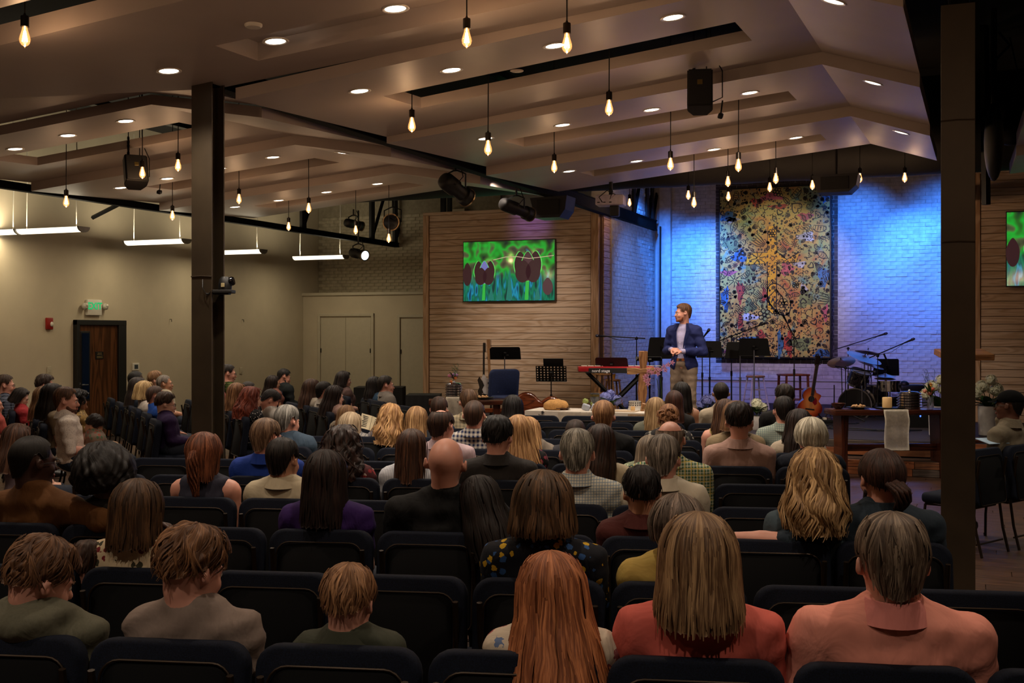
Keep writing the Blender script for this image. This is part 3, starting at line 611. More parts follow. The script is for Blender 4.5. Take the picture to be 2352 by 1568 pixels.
# camera on the left column
p = Vector((-6.2+.26, 8.2, 0)); p.z = PZ(518, 655, 9.8).z; pc = empty('ptz_camera', PZ(517, 655, 9.9), TH, 'black robotic camera on a bracket at the side of the left column', 'camera')
mk('base', rbox((-.01, 0, -.055), (.17, .15, .03), .006, 2), BLACKP, pc); mk('bracket', rbox((-.06, .0, -.075), (.2, .1, .012), .003, 1), BLACK, pc)
bm = bmesh.new(); lathe(bm, [(.055, -.04), (.06, .0), (.05, .05), (.03, .075)], 18); mk('head', bm, BLACKP, pc, smooth='a')
bm = bmesh.new(); lathe(bm, [(.035, -.04), (.04, .03), (.034, .045)], 16, (.035, .0, .03), Matrix.Rotation(R(75), 4, 'Y')); mk('lens', bm, plain('cam_lens', '#050508', .1), pc, smooth='a')
mk('label_plate', rbox((-.005, -.062, -.0), (.03, .006, .035), .002, 1), plain('cam_label', '#a89a72', .4), pc)
bm = bmesh.new(); tube(bm, [(-.1, -.04, -.04), (-.14, -.07, -.09), (-.18, -.06, -.02), (-.19, -.02, .05)], .004, 5); mk('cable', bm, BLACK, pc)
# dark cluster and curtain at the top right
p = PZ(2283, 325, 12.0); e = empty('stage_loudspeaker', p, 0, 'black loudspeaker in the dark void right of the right column', 'loudspeaker')
bm = bmesh.new(); blob(bm, (0, 0, 0), (.1, .22, .42), 3); mk('cabinet', bm, BLACKP, e, smooth=True); mk('bracket', (lambda b: (tube(b, [(0, 0, .3), (0, 0, 1.4)], .03), b)[1])(bmesh.new()), BLACK, e)
p = PZ(2300, 250, 14.5); e = empty('stage_spotlight', p, 0, 'dark moving light with a tiny red indicator in the right ceiling void', 'stage light')
bm = bmesh.new(); blob(bm, (0, 0, 0), (.16, .18, .2), 2); blob(bm, (.1, 0, -.3), (.2, .16, .18), 2); mk('housing', bm, BLACKP, e, smooth=True)
bm = bmesh.new(); tube(bm, [(0, 0, .1), (-.2, 0, .5), (.1, 0, .8), (-.1, .1, 1.1)], .02, 6); tube(bm, [(0, 0, .1), (.2, 0, .4), (.1, 0, .9)], .012, 6); mk('cable', bm, plain('blue_black_cable', '#0c1224', .4), e)
bm = bmesh.new(); blob(bm, (-.16, -.15, -.06), (.012, .012, .012), 1); mk('indicator', bm, emit('red_led', (1, .02, .02, 1), 4), e)
bm = bmesh.new(); pz = PZ(2265, 470, 13.5)
tube(bm, [(pz.x, pz.y, pz.z), (pz.x-.02, pz.y, 5.5)], .05, 4); bpy.data.objects['trim_3']; struct(mk('trim_6', bm, BLACK))
# ---------------- televisions
def tulip_mat():
    n = NT('tulip_screen'); co = n.coord('Generated'); s = n.n('SeparateXYZ'); n.l(co, s.inputs[0])
    nz = n.noise(n.coord('Generated', (4.0, 1, 2.2)), 2.0, 1, .0); nv = n.noise(n.coord('Generated', (10, 1, 1.3)), 2.2, 1, .1)
    up = n.ramp(nz, ((.30, (.015, .02, .02)), (.42, (.03, .16, .02)), (.52, (.02, .50, .04)), (.60, (.10, .13, .05)), (.68, (.05, .05, .03)), (.76, (.06, .2, .35))))
    lo = n.ramp(nv, ((.34, (.01, .05, .04)), (.46, (.01, .25, .12)), (.54, (.01, .12, .10)), (.62, (.02, .35, .55)), (.72, (.01, .06, .12))))
    f = n.math('MULTIPLY', n.math('SUBTRACT', .52, s.outputs[2]), 6, True); c = n.mix(f, up, lo)
    n.set((0.01,0.01,0.01,1), .08); n.l(c, n.b.inputs['Emission Color']); n.b.inputs['Emission Strength'].default_value = .75; n.m.cycles.emission_sampling = 'NONE'; return n.m
TUL = tulip_mat()
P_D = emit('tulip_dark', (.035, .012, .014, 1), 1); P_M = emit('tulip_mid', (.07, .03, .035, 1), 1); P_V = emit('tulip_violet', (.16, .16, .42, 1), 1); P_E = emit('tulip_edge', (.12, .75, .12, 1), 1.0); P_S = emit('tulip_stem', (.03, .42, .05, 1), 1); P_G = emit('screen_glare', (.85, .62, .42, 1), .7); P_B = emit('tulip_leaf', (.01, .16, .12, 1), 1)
def tv(c, w_, h, label):
    t = empty('television', c, 0, label, 'television')
    mk('bezel', rbox((0, .02, 0), (w_, .05, h), .006, 2), plain('tv_bezel', '#060607', .3), t); mk('screen', rbox((0, -.006, 0), (w_-.03, .004, h-.035), .001, 1), TUL, t)
    mk('wall_bracket', rbox((0, .075, 0), (.6, .06, .5), .01, 1), BLACK, t); S = w_/2.0
    def petal(cx, cz, a, b, mat, layer, tip=1.0, nm='tulip_petal', lean=0):
        bm = bmesh.new(); pts = []
        for i in range(24):
            t_ = 2*PI*i/24; x = math.cos(t_); z_ = math.sin(t_); k = (1-.42*max(0, z_)**2*tip)
            pts.append((cx+a*x*k+lean*z_, cz+b*z_))
        outline(bm, pts, -.0095-layer*.0006, -.009-layer*.0006); mk(nm, bm, mat, t)
    def tulip(x, z, s, vio=False):
        bm = bmesh.new(); outline(bm, [(x-.03*s, z-.1), (x+.03*s, z-.1), (x+.01, -h/2+.03), (x-.05*s-.01, -h/2+.03)], -.0100, -.0095); mk('tulip_stem', bm, P_S, t)
        for (dx, a, b, m, ly, ln) in ((-.13, .14, .27, P_E, 1, -.03), (.13, .14, .27, P_E, 1, .03), (-.12, .135, .262, P_D, 2, -.03), (.12, .135, .262, P_D, 2, .03), (0.0, .135, .27, P_E, 3, 0), (0, .122, .262, P_V if vio else P_M, 4, 0), (-.09, .15, .20, P_D, 5, .01), (.1, .14, .2, P_D, 5, 0)):
            petal(x+dx*s, z+(0 if ly < 5 else -.09*s), a*s, b*s, m, ly, 1, lean=ln*s)
    sc_ = h/1.15
    tulip(-.52*S*1.0, -.02*sc_, .82*sc_, True); tulip(.42*S, .08*sc_, 1.05*sc_)
    tulip(-.93*S, -.02, .45*sc_) if 0 else petal(-.9*S, -.05*sc_, .1*S, .22*sc_, P_D, 1); petal(.84*S, -.3*sc_, .11*S, .16*sc_, P_M, 1)
    for x, l in ((-.2, .25), (.02, .42), (-.38, .2), (.62, .2)):
        bm = bmesh.new(); outline(bm, [((x-.07)*S, -h/2+.03), ((x+.07)*S, -h/2+.03), ((x+.03)*S, -h/2+l*h), (x*S+.02, -h/2+l*h*1.35)], -.0105, -.0100); mk('tulip_leaf', bm, P_B, t)
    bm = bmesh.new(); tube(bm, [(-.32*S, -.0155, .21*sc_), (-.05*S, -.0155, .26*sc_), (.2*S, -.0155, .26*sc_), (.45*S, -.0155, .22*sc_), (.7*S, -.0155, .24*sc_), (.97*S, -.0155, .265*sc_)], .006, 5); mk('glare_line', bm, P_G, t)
    return t
a, b_ = PY(1065, 557, 19.72), PY(1277, 689, 19.72); tv(((a.x+b_.x)/2, 19.69, (PY(1170, 554, 19.72).z+PY(1170, 690, 19.72).z)/2), b_.x-a.x, 1.15, 'wall television on the left pine wall showing dark tulips on green')
light('AREA', (-7.95, 19.6, 2.97), 3.5, (.3, 1, .55), (0, 0, 0), 1.8, name='screen_light', size_y=1.1).rotation_euler = (-PI/2, 0, 0)
a = PY(2310, 485, 19.72); tv((a.x+1.02, 19.69, (PY(2310, 485, 19.72).z+PY(2310, 660, 19.72).z)/2), 2.04, 1.2, 'wall television at the right edge, on the right pine wall')
# ---------------- the painting
PX0, PX1, PZ0, PZ1 = -4.80, -2.61, 1.37, 4.80
pt = empty('painting', ((PX0+PX1)/2, 23.4, (PZ0+PZ1)/2), 0, 'tall colourful painting of black doodles with a yellow cross on the brick wall', 'painting')
W2, H2 = (PX1-PX0)/2, (PZ1-PZ0)/2
mk('frame', rbox((0, .03, 0), (2*W2+.06, .06, 2*H2+.06), .006, 1), plain('navy_black_frame', '#05070f', .4), pt)
n = NT('painted_canvas'); co = n.coord('Object', (1, 1, 1)); nz = n.noise(co, 1.7, 4, .9, .55); nz2 = n.noise(n.coord('Object', (1, 1, 1), (.4, 1, .3)), 2.6, 4, 1.2, .6)
base = n.ramp(nz, ((.30, lin('#b0703a')), (.38, lin('#c99440')), (.46, lin('#cfae55')), (.54, lin('#b9b05c')), (.62, lin('#86a068')), (.74, lin('#5f95a0'))))
over = n.ramp(nz2, ((.28, lin('#24618f')), (.38, lin('#5f9a90')), (.47, lin('#c9b260')), (.62, lin('#c47f3a')), (.70, lin('#b8503c')), (.78, lin('#b8b7a4'))))
f = n.ramp(n.noise(n.coord('Object', (1, 1, 1), (1, .2, 2)), 2.1, 3, .5), ((.46, (0,0,0)), (.60, (1,1,1))))
n.set(n.mix(f, base, over), .5); canvas = mk('canvas', rbox((0, -.008, 0), (2*W2, .02, 2*H2), .002, 1), n.m, pt)
YEL = NT('yellow_cross_paint'); YEL.set(YEL.ramp(YEL.noise(YEL.coord(), 5, 4, .5), ((.35, lin('#e0a012')), (.6, lin('#f5c010')), (.75, lin('#e08a1c')))), .5)
rs = random.Random(11)
ys = lambda py: H2-(py-437)/383*2*H2; xs = lambda px: -W2+(px-1652)/253*2*W2     # place in the painting
bm = bmesh.new(); outline(bm, [(xs(1765), ys(524)), (xs(1783), ys(524)), (xs(1785), ys(583)), (xs(1808), ys(600)), (xs(1836), ys(586)), (xs(1830), ys(606)), (xs(1784), ys(607)), (xs(1783), ys(716)), (xs(1776), ys(722)), (xs(1764), ys(712)), (xs(1764), ys(608)), (xs(1712), ys(610)), (xs(1718), ys(584)), (xs(1762), ys(584))][::-1], -.0195, -.0185); mk('yellow_cross', bm, YEL.m, canvas)
for nm, col, L in (('painted_patch_red', '#b5402c', [(1738, 468, 14, 9), (1700, 672, 9, 24), (1757, 680, 7, 16), (1812, 790, 10, 28), (1700, 740, 6, 18), (1748, 770, 10, 10), (1790, 480, 22, 5)]), ('painted_patch_pink', '#c25a68', [(1772, 458, 26, 8), (1808, 620, 14, 16), (1850, 505, 16, 9), (1672, 628, 18, 6), (1895, 720, 7, 18), (1670, 808, 10, 6)]),
      ('painted_patch_blue', '#34709a', [(1664, 688, 9, 28), (1793, 790, 7, 30), (1892, 640, 14, 22), (1698, 590, 18, 14), (1896, 460, 8, 16), (1672, 500, 18, 12), (1720, 780, 20, 6), (1890, 812, 22, 9)]), ('painted_patch_green', '#7c8c50', [(1680, 560, 20, 18), (1722, 705, 14, 16), (1850, 690, 16, 20), (1722, 630, 12, 16), (1840, 790, 26, 14), (1870, 480, 20, 12)]), ('painted_patch_white', '#bfc0c4', [(1852, 550, 20, 10), (1722, 730, 20, 8), (1838, 612, 14, 7), (1846, 668, 8, 12), (1680, 506, 16, 6)])):
    for cx, cy, a, b in L:
        pts = []
        ph = [rs.uniform(0, 6) for _ in range(3)]
        for i in range(18):
            t = 2*PI*i/18; k = 1+.25*math.sin(3*t+ph[0])+.15*math.sin(7*t+ph[1]); pts.append((max(-W2, min(W2, xs(cx+a*k*math.cos(t)))), ys(cy+b*k*math.sin(t))))
        bm = bmesh.new(); outline(bm, pts, -.0190, -.0186); mk(nm, bm, plain(nm, col, .5, var=.3, scale=6), canvas)
INK = plain('black_ink', '#0a0908', .5)
bm = bmesh.new()
def stroke(pts, w_=.0046):
    pts = [(max(-W2+.01, min(W2-.01, x)), max(-H2+.01, min(H2-.01, z))) for x, z in pts]
    L, Rr = [], []
    for i, (x, z) in enumerate(pts):
        x0, z0 = pts[max(0, i-1)]; x1, z1 = pts[min(len(pts)-1, i+1)]; dx, dz = x1-x0, z1-z0; l = math.hypot(dx, dz) or 1
        ww = w_*1.45*(.6+.6*math.sin(PI*(i+.5)/len(pts))); L.append(bm.verts.new((x-dz/l*ww, -.0205, z+dx/l*ww))); Rr.append(bm.verts.new((x+dz/l*ww, -.0205, z-dx/l*ww)))
    for i in range(len(pts)-1): bm.faces.new((L[i], Rr[i], Rr[i+1], L[i+1]))
def circ(cx, cz, a, b, rot=0, n_=14, e=1.0, w_=.006):
    c, s = math.cos(rot), math.sin(rot); stroke([(cx+a*math.cos(t)*c-b*math.sin(t)*s, cz+a*math.cos(t)*s+b*math.sin(t)*c) for t in [2*PI*e*i/n_ for i in range(n_+1)]], w_)
def doodle(cx, cz, r, kind):
    rot = rs.uniform(0, 6.3)
    P = lambda u, v: (cx+r*(u*math.cos(rot)-v*math.sin(rot)), cz+r*(u*math.sin(rot)+v*math.cos(rot)))
    if kind == 0:   # leaf
        for s in (-1, 1): stroke([P(-1+.2*i, s*.45*math.sin(PI*i/10)) for i in range(11)])
        stroke([P(-1, 0), P(0, .03), P(1, 0)], .004)
        for i in range(4): stroke([P(-.6+.35*i, 0), P(-.35+.35*i, .25)], .003); stroke([P(-.6+.35*i, 0), P(-.35+.35*i, -.25)], .003)
    elif kind == 1: # spiral
        stroke([P(.07*i*math.cos(i*.62), .07*i*math.sin(i*.62)) for i in range(15)])
    elif kind == 2: # flower
        for k in range(6): circ(*P(.55*math.cos(k*1.047), .55*math.sin(k*1.047)), .3*r, .3*r, 0, 8)
        circ(cx, cz, .2*r, .2*r, 0, 8)
    elif kind == 3: # waves
        for k in range(4): stroke([P(-1+.2*i, .25*math.sin(i*.9)+.35*k-.5) for i in range(11)], .005)
    elif kind == 4: # star
        for k in range(8): stroke([P(.15*math.cos(k*.785), .15*math.sin(k*.785)), P(math.cos(k*.785), math.sin(k*.785))], .005)
    elif kind == 5: # grapes
        for a, b in ((0,0),(.4,0),(-.4,0),(.2,.35),(-.2,.35),(.2,-.35),(-.2,-.35),(0,-.7)): circ(*P(a, b), .2*r, .2*r, 0, 8)
    elif kind == 6: # heart
        stroke([P(.75*math.sin(t)**3, .6*math.cos(t)-.25*math.cos(2*t)-.1*math.cos(3*t)) for t in [2*PI*i/18 for i in range(19)]], .007)
    elif kind == 7: # fish
        for s in (-1, 1): stroke([P(-1+.2*i, s*.4*math.sin(PI*min(1, i/8))) for i in range(10)]+[P(1, -s*.35)])
        for k in range(3): stroke([P(-.4+.3*k, .3), P(-.3+.3*k, 0), P(-.4+.3*k, -.3)], .003)
    elif kind == 8: # squiggle
        stroke([P(-1+.15*i+.2*math.sin(i*1.4), .5*math.sin(i*.8)) for i in range(14)])
        circ(*P(.8, .5), .15*r, .15*r, 0, 7)
    elif kind == 9: # bread loaf / basket
        stroke([P(-.8, -.3), P(.8, -.3), P(.9, .1), P(.5, .45), P(0, .55), P(-.5, .45), P(-.9, .1), P(-.8, -.3)])
        for k in range(4): stroke([P(-.5+.35*k, -.3), P(-.45+.35*k, .35)], .004)
    elif kind == 10: # feathers
        for k in range(5): stroke([P(-1, -.2+.1*k), P(-.2, -.5+.3*k), P(.9, -.7+.38*k)], .005)
    elif kind == 11: # cup
        stroke([P(-.6, .6), P(-.4, -.1), P(0, -.3), P(.4, -.1), P(.6, .6), P(-.6, .6)]); stroke([P(0, -.3), P(0, -.8)]); stroke([P(-.35, -.85), P(.35, -.85)])
pl_ = []
for t in range(9000):
    x, z = rs.uniform(-W2, W2), rs.uniform(-H2, H2); r = rs.choice((.15, .12, .10, .08, .06, .045, .03))
    if all((x-a)**2+(z-b)**2 > (.86*(r+c))**2 for a, b, c in pl_): pl_.append((x, z, r)); doodle(x, z, r, rs.randrange(12)) if r > .04 else circ(x, z, r*.5, r*.35, 1, 8)
for i in range(1500):
    x, z = rs.uniform(-W2, W2), rs.uniform(-H2, H2); a = rs.uniform(0, 6.3); l = rs.uniform(.015, .04)
    stroke([(x, z), (x+l*math.cos(a)*.5-.008, z+l*math.sin(a)*.5), (x+l*math.cos(a), z+l*math.sin(a))], .0045)
stroke([(xs(x), ys(y)) for x, y in ((1765, 524), (1763, 583), (1718, 583), (1712, 611), (1763, 608), (1763, 712), (1776, 723), (1784, 716), (1785, 608), (1830, 607), (1837, 585), (1808, 600), (1786, 582), (1784, 524))], .006)
circ(xs(1790), ys(690), .2, .35, .45, 20, 1, .008); stroke([(xs(1783), ys(668)), (xs(1760), ys(690)), (xs(1790), ys(722)), (xs(1805), ys(712)), (xs(1798), ys(684)), (xs(1783), ys(668))], .008)
o = mk('ink_drawing', bm, INK, canvas); o['kind'] = 'stuff'
for wd, px, py, sz, rt in (('REJOICE', 1889, 553, .085, .12), ('ALLELUIA', 1702, 487, .07, .05), ('GLORY', 1866, 637, .08, .5), ('MEMORY', 1692, 742, .05, 1.5), ('A', 1776, 692, .12, 0), ('C', 1787, 697, .12, .6)):
    text('lettering', wd, sz, INK, canvas, (xs(px), -.0206, ys(py)), (PI/2, -rt, 0), .0003, .0015)
# ================================================================ things on and before the stage
SH = .42
def onstage(px, z, h=SH): p = PZ(px, 765, z); return Vector((p.x, p.y, h))
def loc_h(px, py, z): return PZ(px, py, z)
def tripod(e, r=.28, n=3, a0=0, hub=.25, rad=.010, nm='leg'):
    for k in range(n):
        a = a0+2*PI*k/n; bm = bmesh.new(); tube(bm, [(0, 0, hub), (r*.5*math.cos(a), r*.5*math.sin(a), hub*.55), (r*math.cos(a), r*math.sin(a), .015)], rad, 6)
        blob(bm, (r*math.cos(a), r*math.sin(a), .015), (.016, .016, .014), 1); mk(nm, bm, BLACK, e, smooth='a')
def music_stand(px, py, z, label, w_=.5, h=.34, rot=0, tilt=-20, holes=False, post=None, pm=None, taper=.06, paper=False):
    """desk centre at the pixel; rot turns the desk about z in camera terms, 0 = its back to the camera"""
    p = loc_h(px, py, z); e = empty('music_stand', (p.x, p.y, SH), TH+R(rot), label, 'music stand'); zc = p.z-SH
    pm = pm or BLACK
    bm = bmesh.new(); tube(bm, [(0, 0, .2), (0, 0, zc*.62)], .014, 8); tube(bm, [(0, 0, zc*.6), (0, 0, zc-.02)], .009, 8); tube(bm, [(0, 0, zc*.6-.03), (0, 0, zc*.6+.02)], .019, 8); mk('post', bm, pm, e, smooth='a')
    tripod(e, .27, 3, .5)
    M = Matrix.Translation((0, 0, zc)) @ Matrix.Rotation(R(tilt), 4, 'X')
    bm = bmesh.new()
    if holes:
        nx, nz = 9, 6; 
        outline(bm, [(-w_/2, -h/2), (w_/2, -h/2), (w_/2-taper, h/2), (-w_/2+taper, h/2)], .004, .008)
        bmesh.ops.delete(bm, geom=bm.faces[:], context='FACES_ONLY'); 
        for i in range(nx):
            for k in range(nz):
                x0, x1 = -w_/2+i*w_/nx, -w_/2+(i+1)*w_/nx; z0, z1 = -h/2+k*h/nz, -h/2+(k+1)*h/nz; cx, cz, r_ = (x0+x1)/2, (z0+z1)/2, .011
                o_ = [bm.verts.new((x, 0, z_)) for x, z_ in ((x0, z0), (cx, z0), (x1, z0), (x1, cz), (x1, z1), (cx, z1), (x0, z1), (x0, cz))]
                i_ = [bm.verts.new((cx+r_*math.cos(t), 0, cz+r_*math.sin(t))) for t in [R(225+45*q) for q in range(8)]]
                for q in range(8): bm.faces.new((o_[q], o_[(q+1) % 8], i_[(q+1) % 8], i_[q]))
        bmesh.ops.solidify(bm, geom=bm.faces[:], thickness=.003)
    else: outline(bm, [(-w_/2, -h/2), (w_/2, -h/2), (w_/2-taper*.5, h/2-.02), (w_/2-taper*.5-.02, h/2), (-w_/2+taper*.5+.02, h/2), (-w_/2+taper*.5, h/2-.02)], .0, .005)
    bm.transform(M); mk('desk', bm, BLACKP, e)
    bm = rbox((0, .035, -h/2), (w_, .075, .006), .002, 1); bm.transform(M); mk('lip', bm, BLACKP, e)
    bm = bmesh.new(); rbox((0, -.02, 0), (.05, .04, .07), .006, 1, bm); tube(bm, [(0, -.03, -.02), (.06, -.03, -.02)], .011, 8); bm.transform(M); mk('clamp', bm, BLACK, e)
    if paper: bm = rbox((0, .012, .02), (w_*.8, .003, h*.75), .001, 1); bm.transform(M); mk('sheet_music', bm, plain('paper_bluish', '#b9c4dc', .6), e)
    return e
music_stand(1159, 811, 17.6, 'black music stand with a grey post above the blue chair', .53, .22, 8, 30, pm=plain('grey_tube', '#8a8a92', .3, .8))
ms = music_stand(1266, 858, 17.0, 'perforated black music stand with an extra tray in front of the pine wall', .46, .24, -8, 14, True)
M_ = Matrix.Translation((.03, .02, loc_h(1278, 832, 17).z-SH)) @ Matrix.Rotation(R(25), 4, 'X'); bm = rbox((0,0,0), (.3, .012, .13), .003, 1); bm.transform(M_); mk('tray', bm, BLACKP, ms)
music_stand(1405, 838, 16.9, 'black music stand standing over the red keyboard', .50, .25, -14, 28, taper=.02)
music_stand(1520, 799, 18.0, 'black music stand half hidden at the left of the speaker in the blazer', .52, .34, 24, 6)
music_stand(1630, 802, 18.4, 'black music stand just right of the speaker in the blazer', .42, .27, -6, 8, pm=plain('blue_black_tube', '#141a30', .3, .6))
music_stand(1700, 804, 18.6, 'lower black music stand in front of the lower left of the painting', .50, .27, 0, 6, pm=plain('grey_tube', '#8a8a92', .3, .8))
music_stand(1732, 797, 18.0, 'tilted black music stand overlapping another before the painting', .50, .30, -18, 22, pm=plain('grey_tube', '#8a8a92', .3, .8))
music_stand(2036, 843, 20.2, 'music stand holding bluish sheets behind the drum kit', .50, .30, 6, 10, paper=True)
music_stand(1492, 824, 17.2, 'low flat black tray stand behind the driftwood cross', .40, .12, 5, 60)
# --- microphone stands
def mic(e, p, d, L=.18, r=.014, head=.026):
    M = Matrix.Translation(p) @ Vector(d).to_track_quat('Z', 'Y').to_matrix().to_4x4()
    bm = bmesh.new(); lathe(bm, [(r*.6, 0), (r, L*.3), (r*1.25, L*.8), (head, L*.86)], 12); bm.transform(M); mk('microphone', bm, plain('mic_body', '#1a1a22', .35, .5), e, smooth='a')
    bm = bmesh.new(); blob(bm, (0, 0, L), (head, head, head*1.15), 2); bm.transform(M); mk('mic_grille', bm, plain('mic_grille', '#55566a', .4, .8, scale=150, var=.5), e, smooth=True)
def mic_stand(px, z, y_top, label, boom=None, micd=None, straight_mic=False):
    t = PZ(px, y_top, z); e = empty('microphone_stand', (t.x, t.y, SH), TH, label, 'microphone stand'); h = t.z-SH
    bm = bmesh.new(); tube(bm, [(0, 0, .12), (0, 0, h*.55)], .013, 8); tube(bm, [(0, 0, h*.52), (0, 0, h*.58)], .018, 8); tube(bm, [(0, 0, h*.5), (0, 0, h)], .008, 8); mk('post', bm, BLACK, e, smooth='a'); tripod(e, .32, 3, random.random()*2, .14)
    if boom:
        A = PZ(boom[0], boom[1], z); B = PZ(boom[2], boom[3], z); Mi = (Matrix.Translation((t.x, t.y, SH)) @ Matrix.Rotation(TH, 4, 'Z')).inverted(); A, B = Mi @ A, Mi @ B
        bm = bmesh.new(); tube(bm, [A, B], .009, 8); mk('boom', bm, BLACK, e, smooth='a'); bm = bmesh.new(); blob(bm, (0, 0, h), (.028, .022, .03), 1); mk('clutch', bm, BLACK, e)
        d = (B-A).normalized(); bm = bmesh.new(); tube(bm, [B, B-d*.25+Vector((0, 0, -.06)), B-d*.5+Vector((0, 0, -.02)), A.lerp(B, .3)], .004, 5); mk('cable', bm, BLACK, e)
        mic(e, B-d*.04, d)
    elif straight_mic: mic(e, Vector((0, 0, h-.02)), Vector((.45, 0, .6)))
    return e
mic_stand(1462, 17.8, 777, 'black boom microphone stand reaching left over the keyboard', (1482, 777, 1392, 772))
mic_stand(1613, 18.6, 775, 'microphone stand right behind the shoulder of the speaker in the blazer', None, None, True)
mic_stand(1680, 19.0, 772, 'boom microphone stand crossing the lower left of the painting', (1654, 782, 1742, 748))
mic_stand(1824, 18.4, 760, 'microphone stand with tall boom before the lower right of the painting', (1833, 790, 1806, 738))
mic_stand(1948, 20.2, 800, 'overhead boom microphone stand left of the drum cymbals', (1916, 803, 2018, 771))
mic_stand(2016, 19.0, 817, 'boom microphone stand rising right over the drum kit', (1996, 822, 2080, 786))
mic_stand(1942, 18.6, 845, 'low boom microphone stand in front of the drum kit', (1918, 841, 1990, 851))
# --- stools
OAK = wood('pale_stool_wood', '#b98a5a', '#8f653c', 'x', .4, 3); MAH = wood('reddish_stool_wood', '#8d4a28', '#5f2d16', 'z', .35, 2); WHP = plain('white_leg_paint', '#d5cfd8', .5)
def stool(px, z, py_top, w_, legm, seatm, label, square=False, base=SH):
    t = PZ(px, py_top, z); h = t.z-base; e = empty('bar_stool', (t.x, t.y, base), TH+R(12), label, 'stool')
    if square: mk('seat', rbox((0, 0, h-.02), (w_, w_*.75, .035), .012, 2), seatm, e, smooth='a')
    else: bm = bmesh.new(); lathe(bm, [(w_*.42, h-.04), (w_*.5, h-.03), (w_*.5, h-.008), (w_*.45, h)], 24); mk('seat', bm, seatm, e, smooth='a')
    s0 = w_*(.30 if not square else .42); s1 = w_*(.52 if not square else .46)
    for sx, sy in ((1,1),(1,-1),(-1,1),(-1,-1)):
        bm = bmesh.new()
        if square: tube(bm, [(sx*s0, sy*s0*.75, h-.03), (sx*s1, sy*s1*.75, 0)], .024, 4)
        else: tube(bm, [(sx*s0, sy*s0, h-.03), (sx*s1, sy*s1, 0)], .016, 8, .02)
        mk('leg', bm, legm, e, smooth='a')
    for k, f in enumerate((.3, .55)):
        q = s1+(s0-s1)*f
        for a, b in (((-q, -q), (q, -q)), ((q, q), (-q, q)), ((-q, q), (-q, -q)), ((q, -q), (q, q))):
            bm = bmesh.new(); tube(bm, [(a[0], a[1]*(.75 if square else 1), h*(f+.03*k)), (b[0], b[1]*(.75 if square else 1), h*(f+.03*k))], .010, 6); mk('rung', bm, legm, e)
    return e
stool(1735, 21.4, 862, .36, WHP, OAK, 'round wooden stool with white painted legs under the painting')
stool(1822, 21.0, 858, .50, MAH, MAH, 'square reddish wooden stool behind the acoustic guitar', True)
stool(1388, 18.6, 856, .32, OAK, OAK, 'pale wooden stool behind the keyboard, its legs beside the pine wall')
st2 = stool(1408, 19.6, 870, .28, OAK, OAK, 'small pale stool carrying a yellow cup behind the keyboard')
p = PZ(1408, 870, 19.6); bm = bmesh.new(); lathe(bm, [(.035, 0), (.045, .09), (.042, .09), (.033, .005)], 16); tag(mk('cup', bm, plain('yellow_plastic', '#d9a11c', .4), loc=(p.x, p.y, p.z+.001), smooth='a'), 'yellow cup standing on the small stool behind the keyboard', 'cup')
# --- guitars
SUN = NT('sunburst_top'); co = SUN.coord('Object'); s_ = SUN.n('SeparateXYZ'); SUN.l(co, s_.inputs[0]); dist = SUN.math('ADD', SUN.math('MULTIPLY', SUN.math('POWER', s_.outputs[0], 2), 26), SUN.math('MULTIPLY', SUN.math('POWER', SUN.math('SUBTRACT', s_.outputs[2], .24), 2), 12)); SUN.set(SUN.ramp(dist, ((.1, lin('#c98045')), (.45, lin('#b5512a')), (.9, lin('#6e2013')))), .18, spec=.7)
def gbody(scale=1.0, waist=.75, cut=False):
    pts = []
    for i in range(40):
        t = 2*PI*i/40; z = -math.cos(t)*.24+.24; s = math.sin(t)
        prof = .195*(1-.1*(z/.48)) if z < .2 else .145
        k = z/.48; r_ = .2*math.sqrt(max(0, 1-((k-.3)/.31)**2)) if k < .3 else 0
        wd = max(.2*math.sqrt(max(0, 1-((k-.30)/.32)**2)), .145*math.sqrt(max(0, 1-((k-.76)/.25)**2)), (.118 if .35 < k < .8 else 0))
        x = wd*(1 if s > 0 else -1)
        if cut and x > 0 and k > .82: x *= .45
        pts.append((x*scale, z*scale))
    return pts
